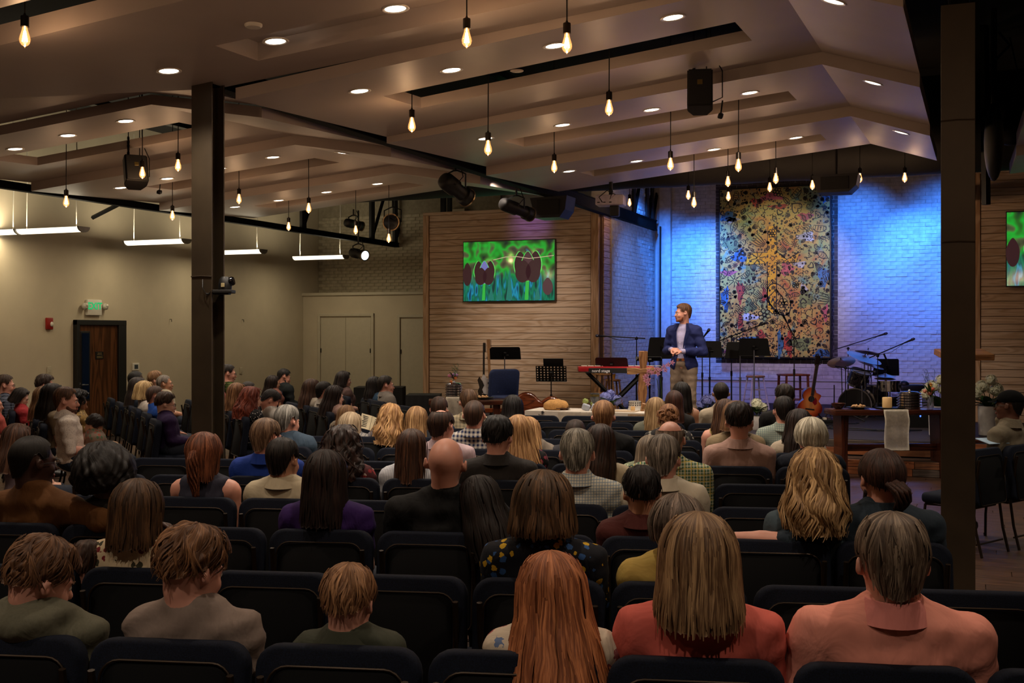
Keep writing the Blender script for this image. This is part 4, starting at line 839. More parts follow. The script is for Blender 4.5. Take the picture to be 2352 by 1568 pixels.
def acoustic(px, py_bot, z, label, lean=R(-6), yaw=0):
    p = PZ(px, py_bot, z); e = empty('acoustic_guitar', p, TH+yaw, label, 'guitar'); e.rotation_euler = (R(8), lean*-1, TH+yaw)
    bm = bmesh.new(); outline(bm, gbody(1, cut=True), .0, .095); mk('body_sides', bm, plain('guitar_side', '#5a2313', .25), e)
    bm = bmesh.new(); outline(bm, [(x*1.02, z_*1.01-.003) for x, z_ in gbody(1, cut=True)], -.004, .0); mk('soundboard', bm, SUN.m, e)
    bm = bmesh.new(); lathe(bm, [(.001, .0), (.052, .0)], 20, (0, -.0055, .30), Matrix.Rotation(PI/2, 4, 'X'), cap=False); mk('sound_hole', bm, BLACKP, e)
    bm = bmesh.new(); outline(bm, [(.02, .25), (.07, .2), (.10, .23), (.095, .29), (.06, .34), (.05, .29)], -.0065, -.005); mk('pickguard', bm, plain('pickguard', '#7c1420', .2), e)
    mk('bridge', rbox((0, -.008, .13), (.15, .01, .022), .003, 1), BLACKP, e)
    mk('neck', rbox((0, -.004, .64), (.052, .03, .46), .006, 1), plain('neck_wood', '#7a4a2c', .4), e); mk('fretboard', rbox((0, -.022, .62), (.05, .008, .52), .002, 1), plain('fretboard', '#1f120c', .4), e)
    for k in range(10): mk('fret_marker', rbox((0, -.0265, .42+k*.044), (.04, .0015, .004), .0005, 1), CHROME, e)
    mk('headstock', rbox((0, .004, .935), (.075, .018, .17), .008, 1), plain('headstock', '#1a0f0b', .3), e)
    for k in range(3):
        for s in (-1, 1): mk('tuner', (lambda b: (tube(b, [(s*.035, .0, .88+k*.045), (s*.062, .0, .88+k*.045)], .006, 6), b)[1])(bmesh.new()), CHROME, e)
    for k in range(6): mk('string', (lambda b: (tube(b, [(-.02+k*.008, -.03, .13), (-.018+k*.007, -.029, .88)], .0009, 3), b)[1])(bmesh.new()), CHROME, e)
    bm = bmesh.new(); tube(bm, [(0, 0, 0), (0, 0, 1.0)], .012, 8)
    g = empty('guitar_stand', (p.x, p.y+.16, SH), TH+yaw, 'black tall stand holding the sunburst acoustic guitar', 'guitar stand'); mk('post', (lambda b: (tube(b, [(.05, 0, .1), (.10, 0, .95), (.09, -.06, 1.0), (.0, -.12, 1.0)], .012, 8), b)[1])(bmesh.new()), BLACK, g); tripod(g, .26, 3, .4, .2)
    mk('cradle', (lambda b: (tube(b, [(-.1, -.22, .12), (-.1, -.1, .1), (.1, -.1, .1), (.1, -.22, .12)], .012, 8), b)[1])(bmesh.new()), BLACK, g)
    return e
acoustic(1857, 957, 18.6, 'sunburst acoustic guitar with a red pickguard on a stand', R(-7))
def electric(px, py_bot, z, body, neck, label, lean=0):
    p = PZ(px, py_bot, z); e = empty('electric_guitar', p, TH, label, 'guitar'); e.rotation_euler = (R(-6), lean, TH); e.scale = (.82, .82, .82)
    bm = bmesh.new(); pts = [(-.02, 0), (.08, .0), (.15, .05), (.16, .12), (.12, .19), (.13, .25), (.16, .31), (.10, .36), (.05, .32), (-.05, .32), (-.11, .40), (-.16, .33), (-.13, .25), (-.11, .19), (-.15, .12), (-.13, .04)]
    outline(bm, pts, -.02, .022); bmesh.ops.bevel(bm, geom=[e_ for e_ in bm.edges if abs(e_.verts[0].co.y-e_.verts[1].co.y) < .001], offset=.006, segments=2, affect='EDGES'); mk('body', bm, body, e, smooth='a')
    for k in range(2): mk('pickup', rbox((0, -.026, .14+k*.09), (.085, .012, .035), .003, 1), BLACKP if k or 1 else CHROME, e)
    mk('bridge', rbox((0, -.026, .07), (.09, .012, .02), .003, 1), CHROME, e); mk('neck', rbox((0, -.012, .58), (.05, .02, .6), .005, 1), neck, e); mk('headstock', rbox((.01, -.004, .96), (.07, .015, .18), .01, 1), neck, e)
    for k in range(6): mk('tuner', (lambda b: (tube(b, [(.03, -.004, .89+k*.026), (.065, -.004, .89+k*.026)], .006, 6), b)[1])(bmesh.new()), CHROME, e)
    bm = bmesh.new(); tube(bm, [(0, .03, .25), (0, .1, (SH-p.z+.02)/.82)], .012, 6); tube(bm, [(-.18, .05, (SH-p.z+.015)/.82), (0, .1, (SH-p.z+.02)/.82), (.18, .05, (SH-p.z+.015)/.82)], .011, 6); mk('stand_post', bm, BLACK, e); return e
electric(1127, 908, 17.3, plain('pale_grey_guitar', '#b8b6b8', .25), wood('maple_neck', '#a87f55', '#8a6038', 'z', .4, 2), 'pale grey electric guitar with a maple neck left of the blue chair', R(-3))
electric(1111, 912, 17.9, plain('dark_guitar', '#15100e', .3), plain('black_neck', '#14100e', .4), 'dark electric guitar standing behind the pale grey one').scale = (.62, .62, .82)
# double bass lying on its side
p = PZ(1236, 945, 16.6); e = empty('double_bass', (p.x, p.y, SH+.01), TH, 'brown double bass lying on its side left of the white table', 'double bass'); VAR = wood('brown_varnish', '#7a3a1c', '#4a1e0d', 'x', .2, 1.5, .03)
e.scale = (.68, .68, .92)
bm = bmesh.new(); pts = []
for i in range(48):
    t = 2*PI*i/48; x = -math.cos(t)*.55; k = (x+.55)/1.1; wd = max(.26*math.sqrt(max(0, 1-((k-.76)/.25)**2)), .33*math.sqrt(max(0, 1-((k-.28)/.29)**2)), .18 if .25 < k < .8 else 0); pts.append((x, .3+wd*(1 if math.sin(t) > 0 else -1)*(.95)))
pts = [(x, max(0, z)) for x, z in pts]; outline(bm, pts, -.1, .1); bmesh.ops.bevel(bm, geom=[e_ for e_ in bm.edges if abs(e_.verts[0].co.y-e_.verts[1].co.y) < .001], offset=.03, segments=3, affect='EDGES'); mk('body', bm, VAR, e, smooth='a')
mk('neck', rbox((-.85, -.05, .32), (.7, .05, .07), .015, 2), VAR, e, smooth='a'); bm = bmesh.new(); lathe(bm, [(.02, -.03), (.05, -.03), (.05, .03), (.02, .03)], 14, (-1.22, -.05, .32), Matrix.Rotation(PI/2, 4, 'X')); mk('scroll', bm, VAR, e, smooth='a'); mk('bridge', rbox((.05, -.13, .3), (.02, .05, .12), .004, 1), OAK, e)
# --- keyboard on a crossed stand
k0, k1 = PZ(1327, 850, 16.9), PZ(1500, 850, 16.9); c = (k0+k1)/2; Lk = (k1-k0).length
e = empty('keyboard', (c.x, c.y, c.z), TH, 'red stage keyboard with white lettering on its black back panel', 'keyboard'); KR = plain('keyboard_red', '#9e0f1c', .3)
mk('case', rbox((0, 0, .02), (Lk, .34, .075), .008, 2), KR, e, smooth='a'); mk('back_panel', rbox((.07, -.173, .0), (Lk-.16, .01, .075), .003, 1), BLACKP, e)
text('lettering', 'nord stage', .062, plain('white_ink', '#d8d6d8', .5), e, (-Lk/2+.33, -.18, -.004), (PI/2, 0, 0), .0005, .001)
for k in range(10): mk('jack', rbox((.25+k*.045, -.18, .0), (.02, .004, .02), .001, 1), plain('jack_grey', '#2c2c30', .4), e)
for k in range(12): mk('key', rbox((-Lk/2+.1+k*.1, .1, .062), (.085, .12, .01), .002, 1), WPL, e)
s = empty('keyboard_stand', (c.x, c.y, SH), TH, 'black crossed-leg stand under the red keyboard', 'stand'); hk = c.z-.03-SH
for yy in (-.12, .1):
    for sx in (-1, 1): mk('cross_leg', (lambda b: (tube(b, [(-sx*.42, yy, hk), (sx*.40, yy, .03)], .026, 4), b)[1])(bmesh.new()), BLACK, s)
for sx in (-1, 1): mk('top_bar', rbox((sx*.42, 0, hk), (.05, .36, .03), .004, 1), BLACK, s); mk('foot_bar', rbox((sx*.4, 0, .02), (.04, .5, .03), .004, 1), BLACK, s)
# --- drum kit
DR = NT('black_pearl_wrap'); v = DR.noise(DR.coord('Object', (1, 1, 1)), 14, 3, 2.0); DR.set(DR.ramp(v, ((.35, lin('#0b0a0d')), (.5, lin('#3a343c')), (.6, lin('#141116')))), .2, .3); DR = DR.m
BRASS = plain('cymbal_bronze', '#a58f8a', .3, .85, var=.08, scale=4); HEADW = plain('drum_head', '#cfcfd8', .4)
def drum(e, nm, c, r, d, ax, lugs=8, head=HEADW, wrap=None):
    M = Matrix.Translation(c) @ Vector(ax).to_track_quat('Z', 'Y').to_matrix().to_4x4()
    bm = bmesh.new(); lathe(bm, [(r*.97, -d/2), (r*.97, d/2)], 28); bm.transform(M); o = mk(nm, bm, wrap or DR, e, smooth='a')
    for s in (-1, 1):
        bm = bmesh.new(); lathe(bm, [(r*.98, s*d/2-.02), (r*1.03, s*d/2-.015), (r*1.03, s*d/2+.015), (r*.96, s*d/2+.015)], 28, cap=False); bm.transform(M); mk('hoop', bm, CHROME, o, smooth='a')
        bm = bmesh.new(); lathe(bm, [(.001, s*(d/2+.004)), (r*.96, s*(d/2+.004))], 28, cap=False); bm.transform(M); mk('drum_head', bm, head, o)
    for k in range(lugs):
        a = 2*PI*k/lugs; bm = bmesh.new(); x, y = r*1.01*math.cos(a), r*1.01*math.sin(a); tube(bm, [(x, y, -d/2-.01), (x*1.02, y*1.02, d/2+.01)], .005, 5); box(bm, (x, y, 0), (.025, .025, .05)); bm.transform(M); mk('lug', bm, CHROME, o)
kit = empty('drum_kit', onstage(1975, 19.6), TH, 'black pearl drum kit with bronze cymbals behind the right dark table', 'drum kit')
def dl(px, py, dz=0): 
    Mi = (Matrix.Translation(onstage(1975, 19.6)) @ Matrix.Rotation(TH, 4, 'Z')).inverted(); return Mi @ PZ(px, py, 19.6+dz)
drum(kit, 'bass_drum', dl(1968, 928), .28, .40, (-.5, -1, 0), 8, plain('black_head', '#0c0c12', .3)); drum(kit, 'rack_tom', dl(1972, 868), .17, .24, (.25, -.35, 1), 6); drum(kit, 'rack_tom', dl(2012, 905, .3), .2, .3, (0, .0, 1), 6)
drum(kit, 'snare_drum', dl(2042, 887, -.2), .19, .15, (0, .06, 1), 8, wrap=CHROME); drum(kit, 'floor_tom', dl(2040, 935, .3), .2, .36, (0, 0, 1), 6)
for (px, py, r, ax, dz) in ((1985, 820, .30, (.28, -.30, 1), -.3), (1932, 830, .24, (-.25, -.35, 1), .1), (2000, 836, .24, (.3, -.2, 1), .4), (1993, 808, .22, (.2, .1, 1), .5), (2033, 862, .18, (0, -.1, 1), -.2), (2033, 868, .18, (0, -.1, 1), -.2)):
    c = dl(px, py, dz); M = Matrix.Translation(c) @ Vector(ax).to_track_quat('Z', 'Y').to_matrix().to_4x4()
    bm = bmesh.new(); lathe(bm, [(.001, .035), (.02, .034), (.045, .018), (.06, .014), (r, -.012), (r, -.014), (.06, .011), (.001, .03)], 32, cap=False); bm.transform(M); o = mk('cymbal', bm, BRASS, kit, smooth='a')
    bm = bmesh.new(); lathe(bm, [(.008, .0), (.008, .07)], 8); bm.transform(M); mk('wing_nut', bm, BLACK, o)
    bm = bmesh.new(); tube(bm, [c, (c.x+.03, c.y+.05, c.z*.5), (c.x+.03, c.y+.05, .12)], .010, 8); mk('cymbal_stand', bm, CHROME, kit, smooth='a')
for (x, y) in ((-.5, -.2), (-.1, -.45), (.35, -.35), (.55, .1)):
    bm = bmesh.new()
    for k in range(3): a = 2.1*k+x; tube(bm, [(x, y, .25), (x+.22*math.cos(a), y+.22*math.sin(a), .01)], .012, 6)
    tube(bm, [(x, y, .1), (x, y, .55)], .011, 6); mk('hardware_tripod', bm, CHROME, kit)
bm = bmesh.new(); tube(bm, [dl(2030, 812), dl(2036, 826), dl(2041, 840)], .016, 8); mk('microphone', bm, BLACK, kit)
# keyboard case and white shelf behind the drums
p = PZ(2092, 893, 20.4); e = empty('black_case', (p.x, p.y, SH), TH, 'black bag lying on a small white shelf right of the drum kit', 'bag'); bm = rbox((0, 0, p.z-SH), (.45, .25, .16), .05, 3); blob(bm, (-.12, 0, p.z-SH+.08), (.09, .1, .07), 2); mk('bag', bm, BLACKP, e, smooth=True)
e = empty('white_shelf', (p.x, p.y, SH), TH, 'small white shelf table under the black bag', 'shelf'); zz = PZ(2092, 905, 20.4).z-SH; mk('top', rbox((0, -.02, zz), (.62, .4, .03), .005, 1), WHP, e)
for sx in (-1, 1): mk('leg', rbox((sx*.27, 0, zz/2), (.03, .3, zz), .003, 1), WHP, e)
p = PZ(2100, 990, 17.4); e = empty('stage_monitor', (p.x, p.y, SH), TH, 'black floor monitor with a tiny blue light under the right dark table', 'monitor speaker')
bm = bmesh.new(); outline(bm, [(-.3, 0), (.3, 0), (.3, .26), (-.3, .3)], -.2, .2); mk('cabinet', bm, BLACKP, e); mk('indicator', rbox((.02, -.205, .18), (.02, .006, .03), .002, 1), emit('blue_led', (.05, .15, 1, 1), 3), e)
p = PZ(1205, 912, 16.9); e = empty('stage_monitor', (p.x+.1, p.y+.3, SH), TH-R(10), 'dark blue wedge monitor lying behind the double bass', 'monitor speaker')
bm = bmesh.new(); outline(bm, [(-.28, 0), (.33, 0), (.26, .40), (-.22, .42)], -.22, .2); mk('cabinet', bm, plain('navy_monitor', '#0d1230', .7), e)
# pedals, cables on the stage floor
p = onstage(1893, 18.2); e = empty('effects_pedalboard', p, TH, 'pedalboard with small switches beside the acoustic guitar', 'pedalboard'); mk('board', rbox((0, 0, .03), (.5, .22, .04), .006, 1), BLACKP, e)
for k in range(7): mk('pedal', rbox((-.21+k*.07, -.02, .065), (.05, .09, .04), .006, 1), [CHROME, plain('pedal_purple', '#4b3a6a', .4), BLACK, WPL][k % 4], e)
for k, (px, z) in enumerate(((1880, 17.6), (1920, 18.0), (1700, 18.5), (2080, 16.6))):
    p = onstage(px, z, SH+.008); bm = bmesh.new(); tube(bm, [(.35*math.sin(i*.5+k)*(1+.05*i)-.1*i*.3, .2*math.cos(i*.7), 0.0) for i in range(26)], .006, 5)
    tag(mk('floor_cable', bm, BLACKP, loc=p), ['black cable coiled below the acoustic guitar', 'black cable on the stage before the drum kit', 'black cable on the stage below the painting', 'black cable on the stage edge under the right dark table'][k], 'cable')
# --- black covered tables on the left
BC = plain('black_tablecloth', '#070606', .85, var=.4)
for (pa, pb, py, z, lb) in ((818, 928, 888, 22.0, 'table under a black cloth before the closet doors'), (936, 1012, 905, 20.0, 'low black covered table at the foot of the pine wall corner')):
    a, b_ = PZ(pa, py, z), PZ(pb, py, z); w_ = (b_-a).length; e = empty('covered_table', ((a.x+b_.x)/2, (a.y+b_.y)/2, 0), TH, lb, 'table'); h = a.z
    mk('tabletop', rbox((0, 0, h-.02), (w_-.02, .7, .03), .005, 1), BC, e)
    bm = bmesh.new(); n = 60; pts = []
    for i in range(n):
        t = i/n*4; s = int(t); f = t-s; X = (-w_/2+f*w_, w_/2, w_/2-f*w_, -w_/2)[s]; Y = (-.36, -.36+f*.72, .36, .36-f*.72)[s]; k = 1+.03*math.sin(i*2.1); pts.append((X, Y, k))
    lo = [bm.verts.new((x*k*1.03, y*k*1.03, .01)) for x, y, k in pts]; hi = [bm.verts.new((x, y, h)) for x, y, k in pts]
    for i in range(n): bm.faces.new((lo[i], lo[(i+1) % n], hi[(i+1) % n], hi[i]))
    bm.faces.new(hi); mk('cloth', bm, BC, e, smooth='a')
# --- tables
WAL = wood('dark_walnut', '#4a2417', '#2a120b', 'x', .25, 1.2, .05); WALZ = wood('dark_walnut_upright', '#4a2417', '#2a120b', 'z', .25, 1.2, .05)
LINEN = plain('linen_runner', '#d2c8b6', .8, var=.08, scale=40, bump=.3)
def dark_table(px, z, L, h, label, rz, rl):
    p = PZ(px, 765, z); e = empty('wooden_table', (p.x, p.y, 0), TH+rz, label, 'table')
    mk('tabletop', rbox((0, 0, h-.035), (L, .42, .07), .01, 2), WAL, e, smooth='a')
    for s in (-1, 1):
        bm = bmesh.new(); outline(bm, [(s*(L/2-.13)-.045, .0), (s*(L/2-.13)+.06*1, .0), (s*(L/2-.15)+.035, h*.45), (s*(L/2-.15)+.05, h-.07), (s*(L/2-.15)-.05, h-.07), (s*(L/2-.15)-.035, h*.45)], -.15, .15); mk('leg', bm, WALZ, e)
    mk('stretcher', rbox((0, 0, h*.44), (L-.3, .05, .09), .006, 1), WAL, e)
    q = empty('table_runner', (p.x, p.y, 0), TH+rz, rl, 'table runner'); bm = bmesh.new(); nx, rows = 12, []
    prof = [(.2, h+.006)]+[(-.2, h+.006), (-.222, h+.002), (-.228, h-.03)]+[(-.229-.006*math.sin(i*1.3), h-.06-i*.045) for i in range(11)]
    for y, z_ in prof: rows.append([bm.verts.new((-.16+.32*i/nx+.006*math.sin(z_*20), y+.007*math.sin(i*1.1+z_*6)*(1 if z_ < h-.05 else 0), z_)) for i in range(nx+1)])
    for a, b_ in zip(rows, rows[1:]):
        for i in range(nx): bm.faces.new((a[i], a[i+1], b_[i+1], b_[i]))
    bmesh.ops.solidify(bm, geom=bm.faces[:], thickness=.003); mk('cloth', bm, LINEN, q, smooth=True)
    return e, q
def trays(p, n, r, label):
    e = empty('communion_tray_stack', p, 0, label, 'tray stack'); 
    for k in range(n):
        bm = bmesh.new(); lathe(bm, [(r*.9, .0), (r, .004), (r, .026), (r*1.06, .030), (r*.9, .032)], 28); mk('tray', bm, CHROME, e, (0, 0, k*.034), smooth='a')
        for s in (-1, 1): bm = bmesh.new(); tube(bm, [(s*r, -.04, .02), (s*(r+.022), 0, .02), (s*r, .04, .02)], .005, 5); mk('tray_handle', bm, CHROME, e, (0, 0, k*.034))
    bm = bmesh.new(); lathe(bm, [(r*.95, 0), (r*.8, .015), (.02, .022), (.012, .045), (.001, .046)], 24); mk('lid', bm, CHROME, e, (0, 0, n*.034), smooth='a'); return e
PETALC = {}
def flower_head(e, c, r, col, nm='flower', n=46, seed=0):
    rr = random.Random(seed+int(r*1e4)); bm = bmesh.new()
    for _ in range(n):
        z = rr.uniform(-.3, 1); a = rr.uniform(0, 6.3); q = math.sqrt(max(0, 1-z*z)); d = Vector((q*math.cos(a), q*math.sin(a), z)); s = r*.24
        M = Matrix.Translation(Vector(c)+d*r*.85) @ d.to_track_quat('Z', 'Y').to_matrix().to_4x4()
        for k in range(4):
            t = k*PI/2+a; v = [M @ Vector((s*x, s*y, s*zz)) for x, y, zz in ((0, 0, 0), (.6*math.cos(t-.5), .6*math.sin(t-.5), .18), (math.cos(t), math.sin(t), .1), (.6*math.cos(t+.5), .6*math.sin(t+.5), .18))]
            bm.faces.new([bm.verts.new(x) for x in v])
    blob(bm, c, (r*.78, r*.78, r*.78), 1); o = mk(nm, bm, col, e); return o
LEAF = plain('green_leaf', '#2f4a1c', .5, var=.3, scale=8)
def leafm(e, base, tip, w_, mat=LEAF, bend=.03, nm='leaf'):
    base, tip = Vector(base), Vector(tip); d = tip-base; s = d.cross(Vector((0, 0, 1))); s = s.normalized() if s.length > 1e-4 else Vector((1, 0, 0)); bm = bmesh.new(); L_, M_, R_ = [], [], []
    for i in range(7):
        t = i/6; c = base+d*t+Vector((0, 0, bend*math.sin(PI*t))); q = w_*math.sin(PI*min(1, t*.9+.08)); L_.append(bm.verts.new(c-s*q)); M_.append(bm.verts.new(c-Vector((0, 0, w_*.25)))); R_.append(bm.verts.new(c+s*q))
    for i in range(6): bm.faces.new((L_[i], L_[i+1], M_[i+1], M_[i])); bm.faces.new((M_[i], M_[i+1], R_[i+1], R_[i]))
    return mk(nm, bm, mat, e, smooth=True)
def stemm(e, a, b, r=.004, mat=LEAF, nm='stem'): bm = bmesh.new(); a, b = Vector(a), Vector(b); tube(bm, [a, a.lerp(b, .5)+Vector((.01, .01, 0)), b], r, 5); return mk(nm, bm, mat, e)
HYB = plain('hydrangea_blue', '#7f86c9', .6, var=.25, scale=20); HYW = plain('hydrangea_white', '#cfd0b4', .6, var=.15, scale=20); HYG = plain('hydrangea_green', '#a9b86a', .6, var=.2, scale=20)
CER = plain('white_ceramic', '#c9c6c0', .3)
tb, rn = dark_table(2043, 14.6, 1.58, .88, 'dark walnut console table on the floor before the stage steps', R(4), 'linen runner hanging over the right dark table below the candle')
TBH = .88; TBM = Matrix.Translation(tb.location) @ Matrix.Rotation(TH+R(4), 4, 'Z')
tpos = lambda x, y, z=0: TBM @ Vector((x, y, TBH+z))
xt = lambda px: (px-2043)/2613*14.6
bm = bmesh.new(); lathe(bm, [(.03, 0), (.055, .012), (.088, .06), (.092, .075), (.082, .072), (.05, .02)], 24, cap=False); tag(mk('wooden_bowl', bm, WAL, loc=tpos(xt(1923), 0, .001), smooth='a'), 'small dark wooden bowl at the left end of the right table', 'bowl')
e = empty('bread_plate', tpos(xt(1969), 0, .001), 0, 'dark plate of broken bread on the right dark table', 'plate'); bm = bmesh.new(); lathe(bm, [(.06, 0), (.13, .012), (.15, .024), (.12, .016), (.001, .01)], 28); mk('plate', bm, BLACKP, e, smooth='a')
CR = plain('bread_crumb', '#b98f63', .8, var=.3, scale=30)
for k in range(16): a = k*2.4; r_ = .09*math.sqrt(k/16); bm = bmesh.new(); blob(bm, (r_*math.cos(a), r_*math.sin(a), .03+.01*(k % 2)), (.024, .018, .013), 1, (k, k, 0)); mk('bread_piece', bm, CR, e, smooth=True)
e = empty('candle_plate', tpos(xt(2036), -.02, .008), 0, 'flat dark plate under the thick cream candle', 'plate'); bm = bmesh.new(); lathe(bm, [(.09, 0), (.14, .006), (.14, .01), (.001, .008)], 28); mk('plate', bm, BLACKP, e, smooth='a')
e = empty('pillar_candle', tpos(xt(2036), -.02, .018), 0, 'thick cream pillar candle on the right dark table', 'candle'); cn = NT('candle_wax'); cn.set(lin('#d8b887'), .5, Subsurface_Weight=.3); cn.b.inputs['Emission Color'].default_value = lin('#d99a52'); cn.b.inputs['Emission Strength'].default_value = .12
bm = bmesh.new(); lathe(bm, [(.058, 0), (.06, .01), (.06, .125), (.056, .132), (.045, .122), (.001, .118)], 24); mk('wax', bm, cn.m, e, smooth='a'); mk('wick', (lambda b: (tube(b, [(0, 0, .115), (.002, 0, .14)], .002, 5), b)[1])(bmesh.new()), BLACK, e)
trays(tpos(xt(2090), 0, .001), 6, .135, 'stack of shiny communion trays on the right dark table')
def bouquet(p, label, seed, cols, n=7, hh=.22, vase=True):
    rr = random.Random(seed); e = empty('flower_vase', p, 0, label, 'flowers')
    if vase:
        g = NT('vase_glass%d' % seed); g.set((.85, .9, .92, 1), .05, Transmission_Weight=.9, Alpha=.45); bm = bmesh.new(); lathe(bm, [(.035, 0), (.042, .02), (.04, .1), (.034, .14), (.04, .15), (.037, .15), (.031, .138), (.037, .1), (.039, .02), (.03, .006)], 20, cap=False); mk('vase', bm, g.m, e, smooth='a')
    for k in range(n):
        a = rr.uniform(0, 6.3); r_ = rr.uniform(.01, .11); z = hh+rr.uniform(-.02, .1)-r_*.4; c = (r_*math.cos(a), r_*math.sin(a), z); stemm(e, (0, 0, .04), c, .003); flower_head(e, c, rr.uniform(.028, .04), cols[k % len(cols)], 'flower', 24, k)
    for k in range(8): a = rr.uniform(0, 6.3); leafm(e, (0, 0, hh*.7), (.12*math.cos(a), .12*math.sin(a), hh+rr.uniform(-.03, .12)), .018)
    for k in range(5):
        a = rr.uniform(0, 6.3); t = (.09*math.cos(a), .09*math.sin(a), hh+rr.uniform(.15, .28)); stemm(e, (0, 0, hh*.8), t, .0018)
        for j in range(4): q = Vector((0, 0, hh*.8)).lerp(Vector(t), .5+.14*j); leafm(e, q, q+Vector((.03*(-1)**j, .01, .02)), .008)
    return e
bouquet(tpos(xt(2140), 0, .001), 'glass vase of orange and yellow flowers on the right dark table', 3, [plain('coral_petal', '#c4563c', .5), plain('salmon_petal', '#cf8468', .5), plain('yellow_petal', '#d0a238', .5)])
tb2, rn2 = dark_table(1075, 16.0, 1.1, .92, 'dark wooden side table left of the blue chair', R(4), 'pale linen runner hanging from the left dark side table')
rn2.location = tb2.location+Vector((cT*-.19, sT*-.19, 0)); rn2.rotation_euler = (0, 0, TH+R(4)); rn2.scale = (.75, 1, 1.045)
T2 = Matrix.Translation(tb2.location) @ Matrix.Rotation(TH+R(4), 4, 'Z'); trays(T2 @ Vector((-.2, 0, .932)), 6, .11, 'stack of shiny communion trays with flowers on top, on the left side table')
bouquet(T2 @ Vector((-.2, 0, 1.17)), 'small mixed bouquet with dry sprigs above the left tray stack', 5, [plain('pink_petal', '#c0708f', .5), plain('orange_petal', '#c9743a', .5), plain('lilac_petal', '#a27bb0', .5)], 6, .06, False).scale = (.8, .8, .8)
e = empty('bread_plate', T2 @ Vector((.22, 0, .925)), 0, 'dark plate of bread on the left side table', 'plate'); bm = bmesh.new(); lathe(bm, [(.06, 0), (.13, .012), (.15, .024), (.12, .016), (.001, .01)], 28); mk('plate', bm, BLACKP, e, smooth='a')
for k in range(8): a = k*2.4; r_ = .08*math.sqrt(k/8); bm = bmesh.new(); blob(bm, (r_*math.cos(a), r_*math.sin(a), .03), (.03, .022, .014), 1, (k, k, 0)); mk('bread_piece', bm, CR, e, smooth=True)
# white cloth table with the driftwood cross
WT0, WT1, WZ = PZ(1223, 765, 15.6), PZ(1530, 765, 15.0), .81
wc = (WT0+WT1)/2; wl_ = (WT1-WT0).length; wa = math.atan2(WT1.y-WT0.y, WT1.x-WT0.x); e = empty('altar_table', (wc.x, wc.y, 0), wa, 'long table before the stage carrying the driftwood cross', 'table')
mk('tabletop', rbox((0, 0, WZ-.02), (wl_-.04, .66, .03), .004, 1), WAL, e)
for sx in (-1, 1):
    for sy in (-1, 1): mk('leg', rbox((sx*(wl_/2-.08), sy*.28, WZ/2-.02), (.06, .06, WZ-.04), .004, 1), WAL, e)
ec = empty('white_tablecloth', (wc.x, wc.y, 0), wa, 'white cloth with grey flower embroidery draped over the front table', 'tablecloth'); WCL = plain('white_linen', '#cdc4b8', .8, var=.04)
bm = bmesh.new(); n = 90; pts = []
for i in range(n):
    t = i/n*4; s = int(t); f = t-s; X = (-wl_/2+f*wl_, wl_/2, wl_/2-f*wl_, -wl_/2)[s]; Y = (-.34, -.34+f*.68, .34, .34-f*.68)[s]; pts.append((X, Y, 1+.008*math.sin(i*1.7)))
lo = [bm.verts.new((x*k*1.01, y*k*1.04, .12)) for x, y, k in pts]; hi = [bm.verts.new((x, y, WZ+.002)) for x, y, k in pts]
for i in range(n): bm.faces.new((lo[i], lo[(i+1) % n], hi[(i+1) % n], hi[i]))
bm.faces.new(hi); mk('cloth', bm, WCL, ec, smooth='a')
GT = plain('grey_thread', '#4c4a4c', .8)
bm = bmesh.new()
def ribbon(bm, pts, w_=.006, y=-.362):
    L_, R_ = [], []
    for i, (x, z) in enumerate(pts):
        x0, z0 = pts[max(0, i-1)]; x1, z1 = pts[min(len(pts)-1, i+1)]; dx, dz = x1-x0, z1-z0; l = math.hypot(dx, dz) or 1; L_.append(bm.verts.new((x-dz/l*w_, y, z+dx/l*w_))); R_.append(bm.verts.new((x+dz/l*w_, y, z-dx/l*w_)))
    for i in range(len(pts)-1): bm.faces.new((L_[i], R_[i], R_[i+1], L_[i+1]))
x0 = -wl_/2+.2
ribbon(bm, [(x0+.0+.05*i, .77-.045*i+.02*math.sin(i*1.5)) for i in range(9)], .004)
for k in range(11):
    cx, cz = x0+.04*k+.02, .78-.036*k+(.05 if k % 2 else -.05)
    for j in range(5): a = j*1.257; ribbon(bm, [(cx, cz), (cx+.022*math.cos(a), cz+.022*math.sin(a))], .008)
    ribbon(bm, [(cx, cz), (x0+.05*k*.8, .77-.036*k)], .002)
for k in range(3):
    cx = x0+.62+k*.13
    for j in range(4):
        for s in (-1, 1): ribbon(bm, [(cx, .62+.04*j), (cx+s*.022, .65+.04*j), (cx+s*.045, .70+.035*j)], .004)
o = mk('embroidery', bm, GT, ec); o['kind'] = 'stuff'
mk('table_runner_panel', rbox((-wl_/2+.85, -.364, .6), (.75, .004, .40), .001, 1), plain('ivory_runner', '#b9ad9c', .85), ec)
mk('tan_runner_panel', rbox((wl_/2-.32, -.366, .62), (.22, .004, .36), .001, 1), plain('tan_runner', '#a58a6a', .85, var=.2, scale=40), ec)
AT = lambda px, dy=0, z=0, y=None: (lambda q: Vector((q.x, q.y, WZ+.004+z)))(PZ(px, 765, 15.35+dy))
DRW = wood('driftwood', '#a97a4e', '#7a4c2c', 'z', .75, 1.6, .8); DRX = wood('driftwood_bar', '#b58a5c', '#855a34', 'x', .75, 1.6, .8)
e = empty('driftwood_cross', AT(1476, .2), TH, 'rough driftwood cross with pink orchids standing on the front table', 'cross'); ch = PZ(1474, 807, 15.55).z-WZ
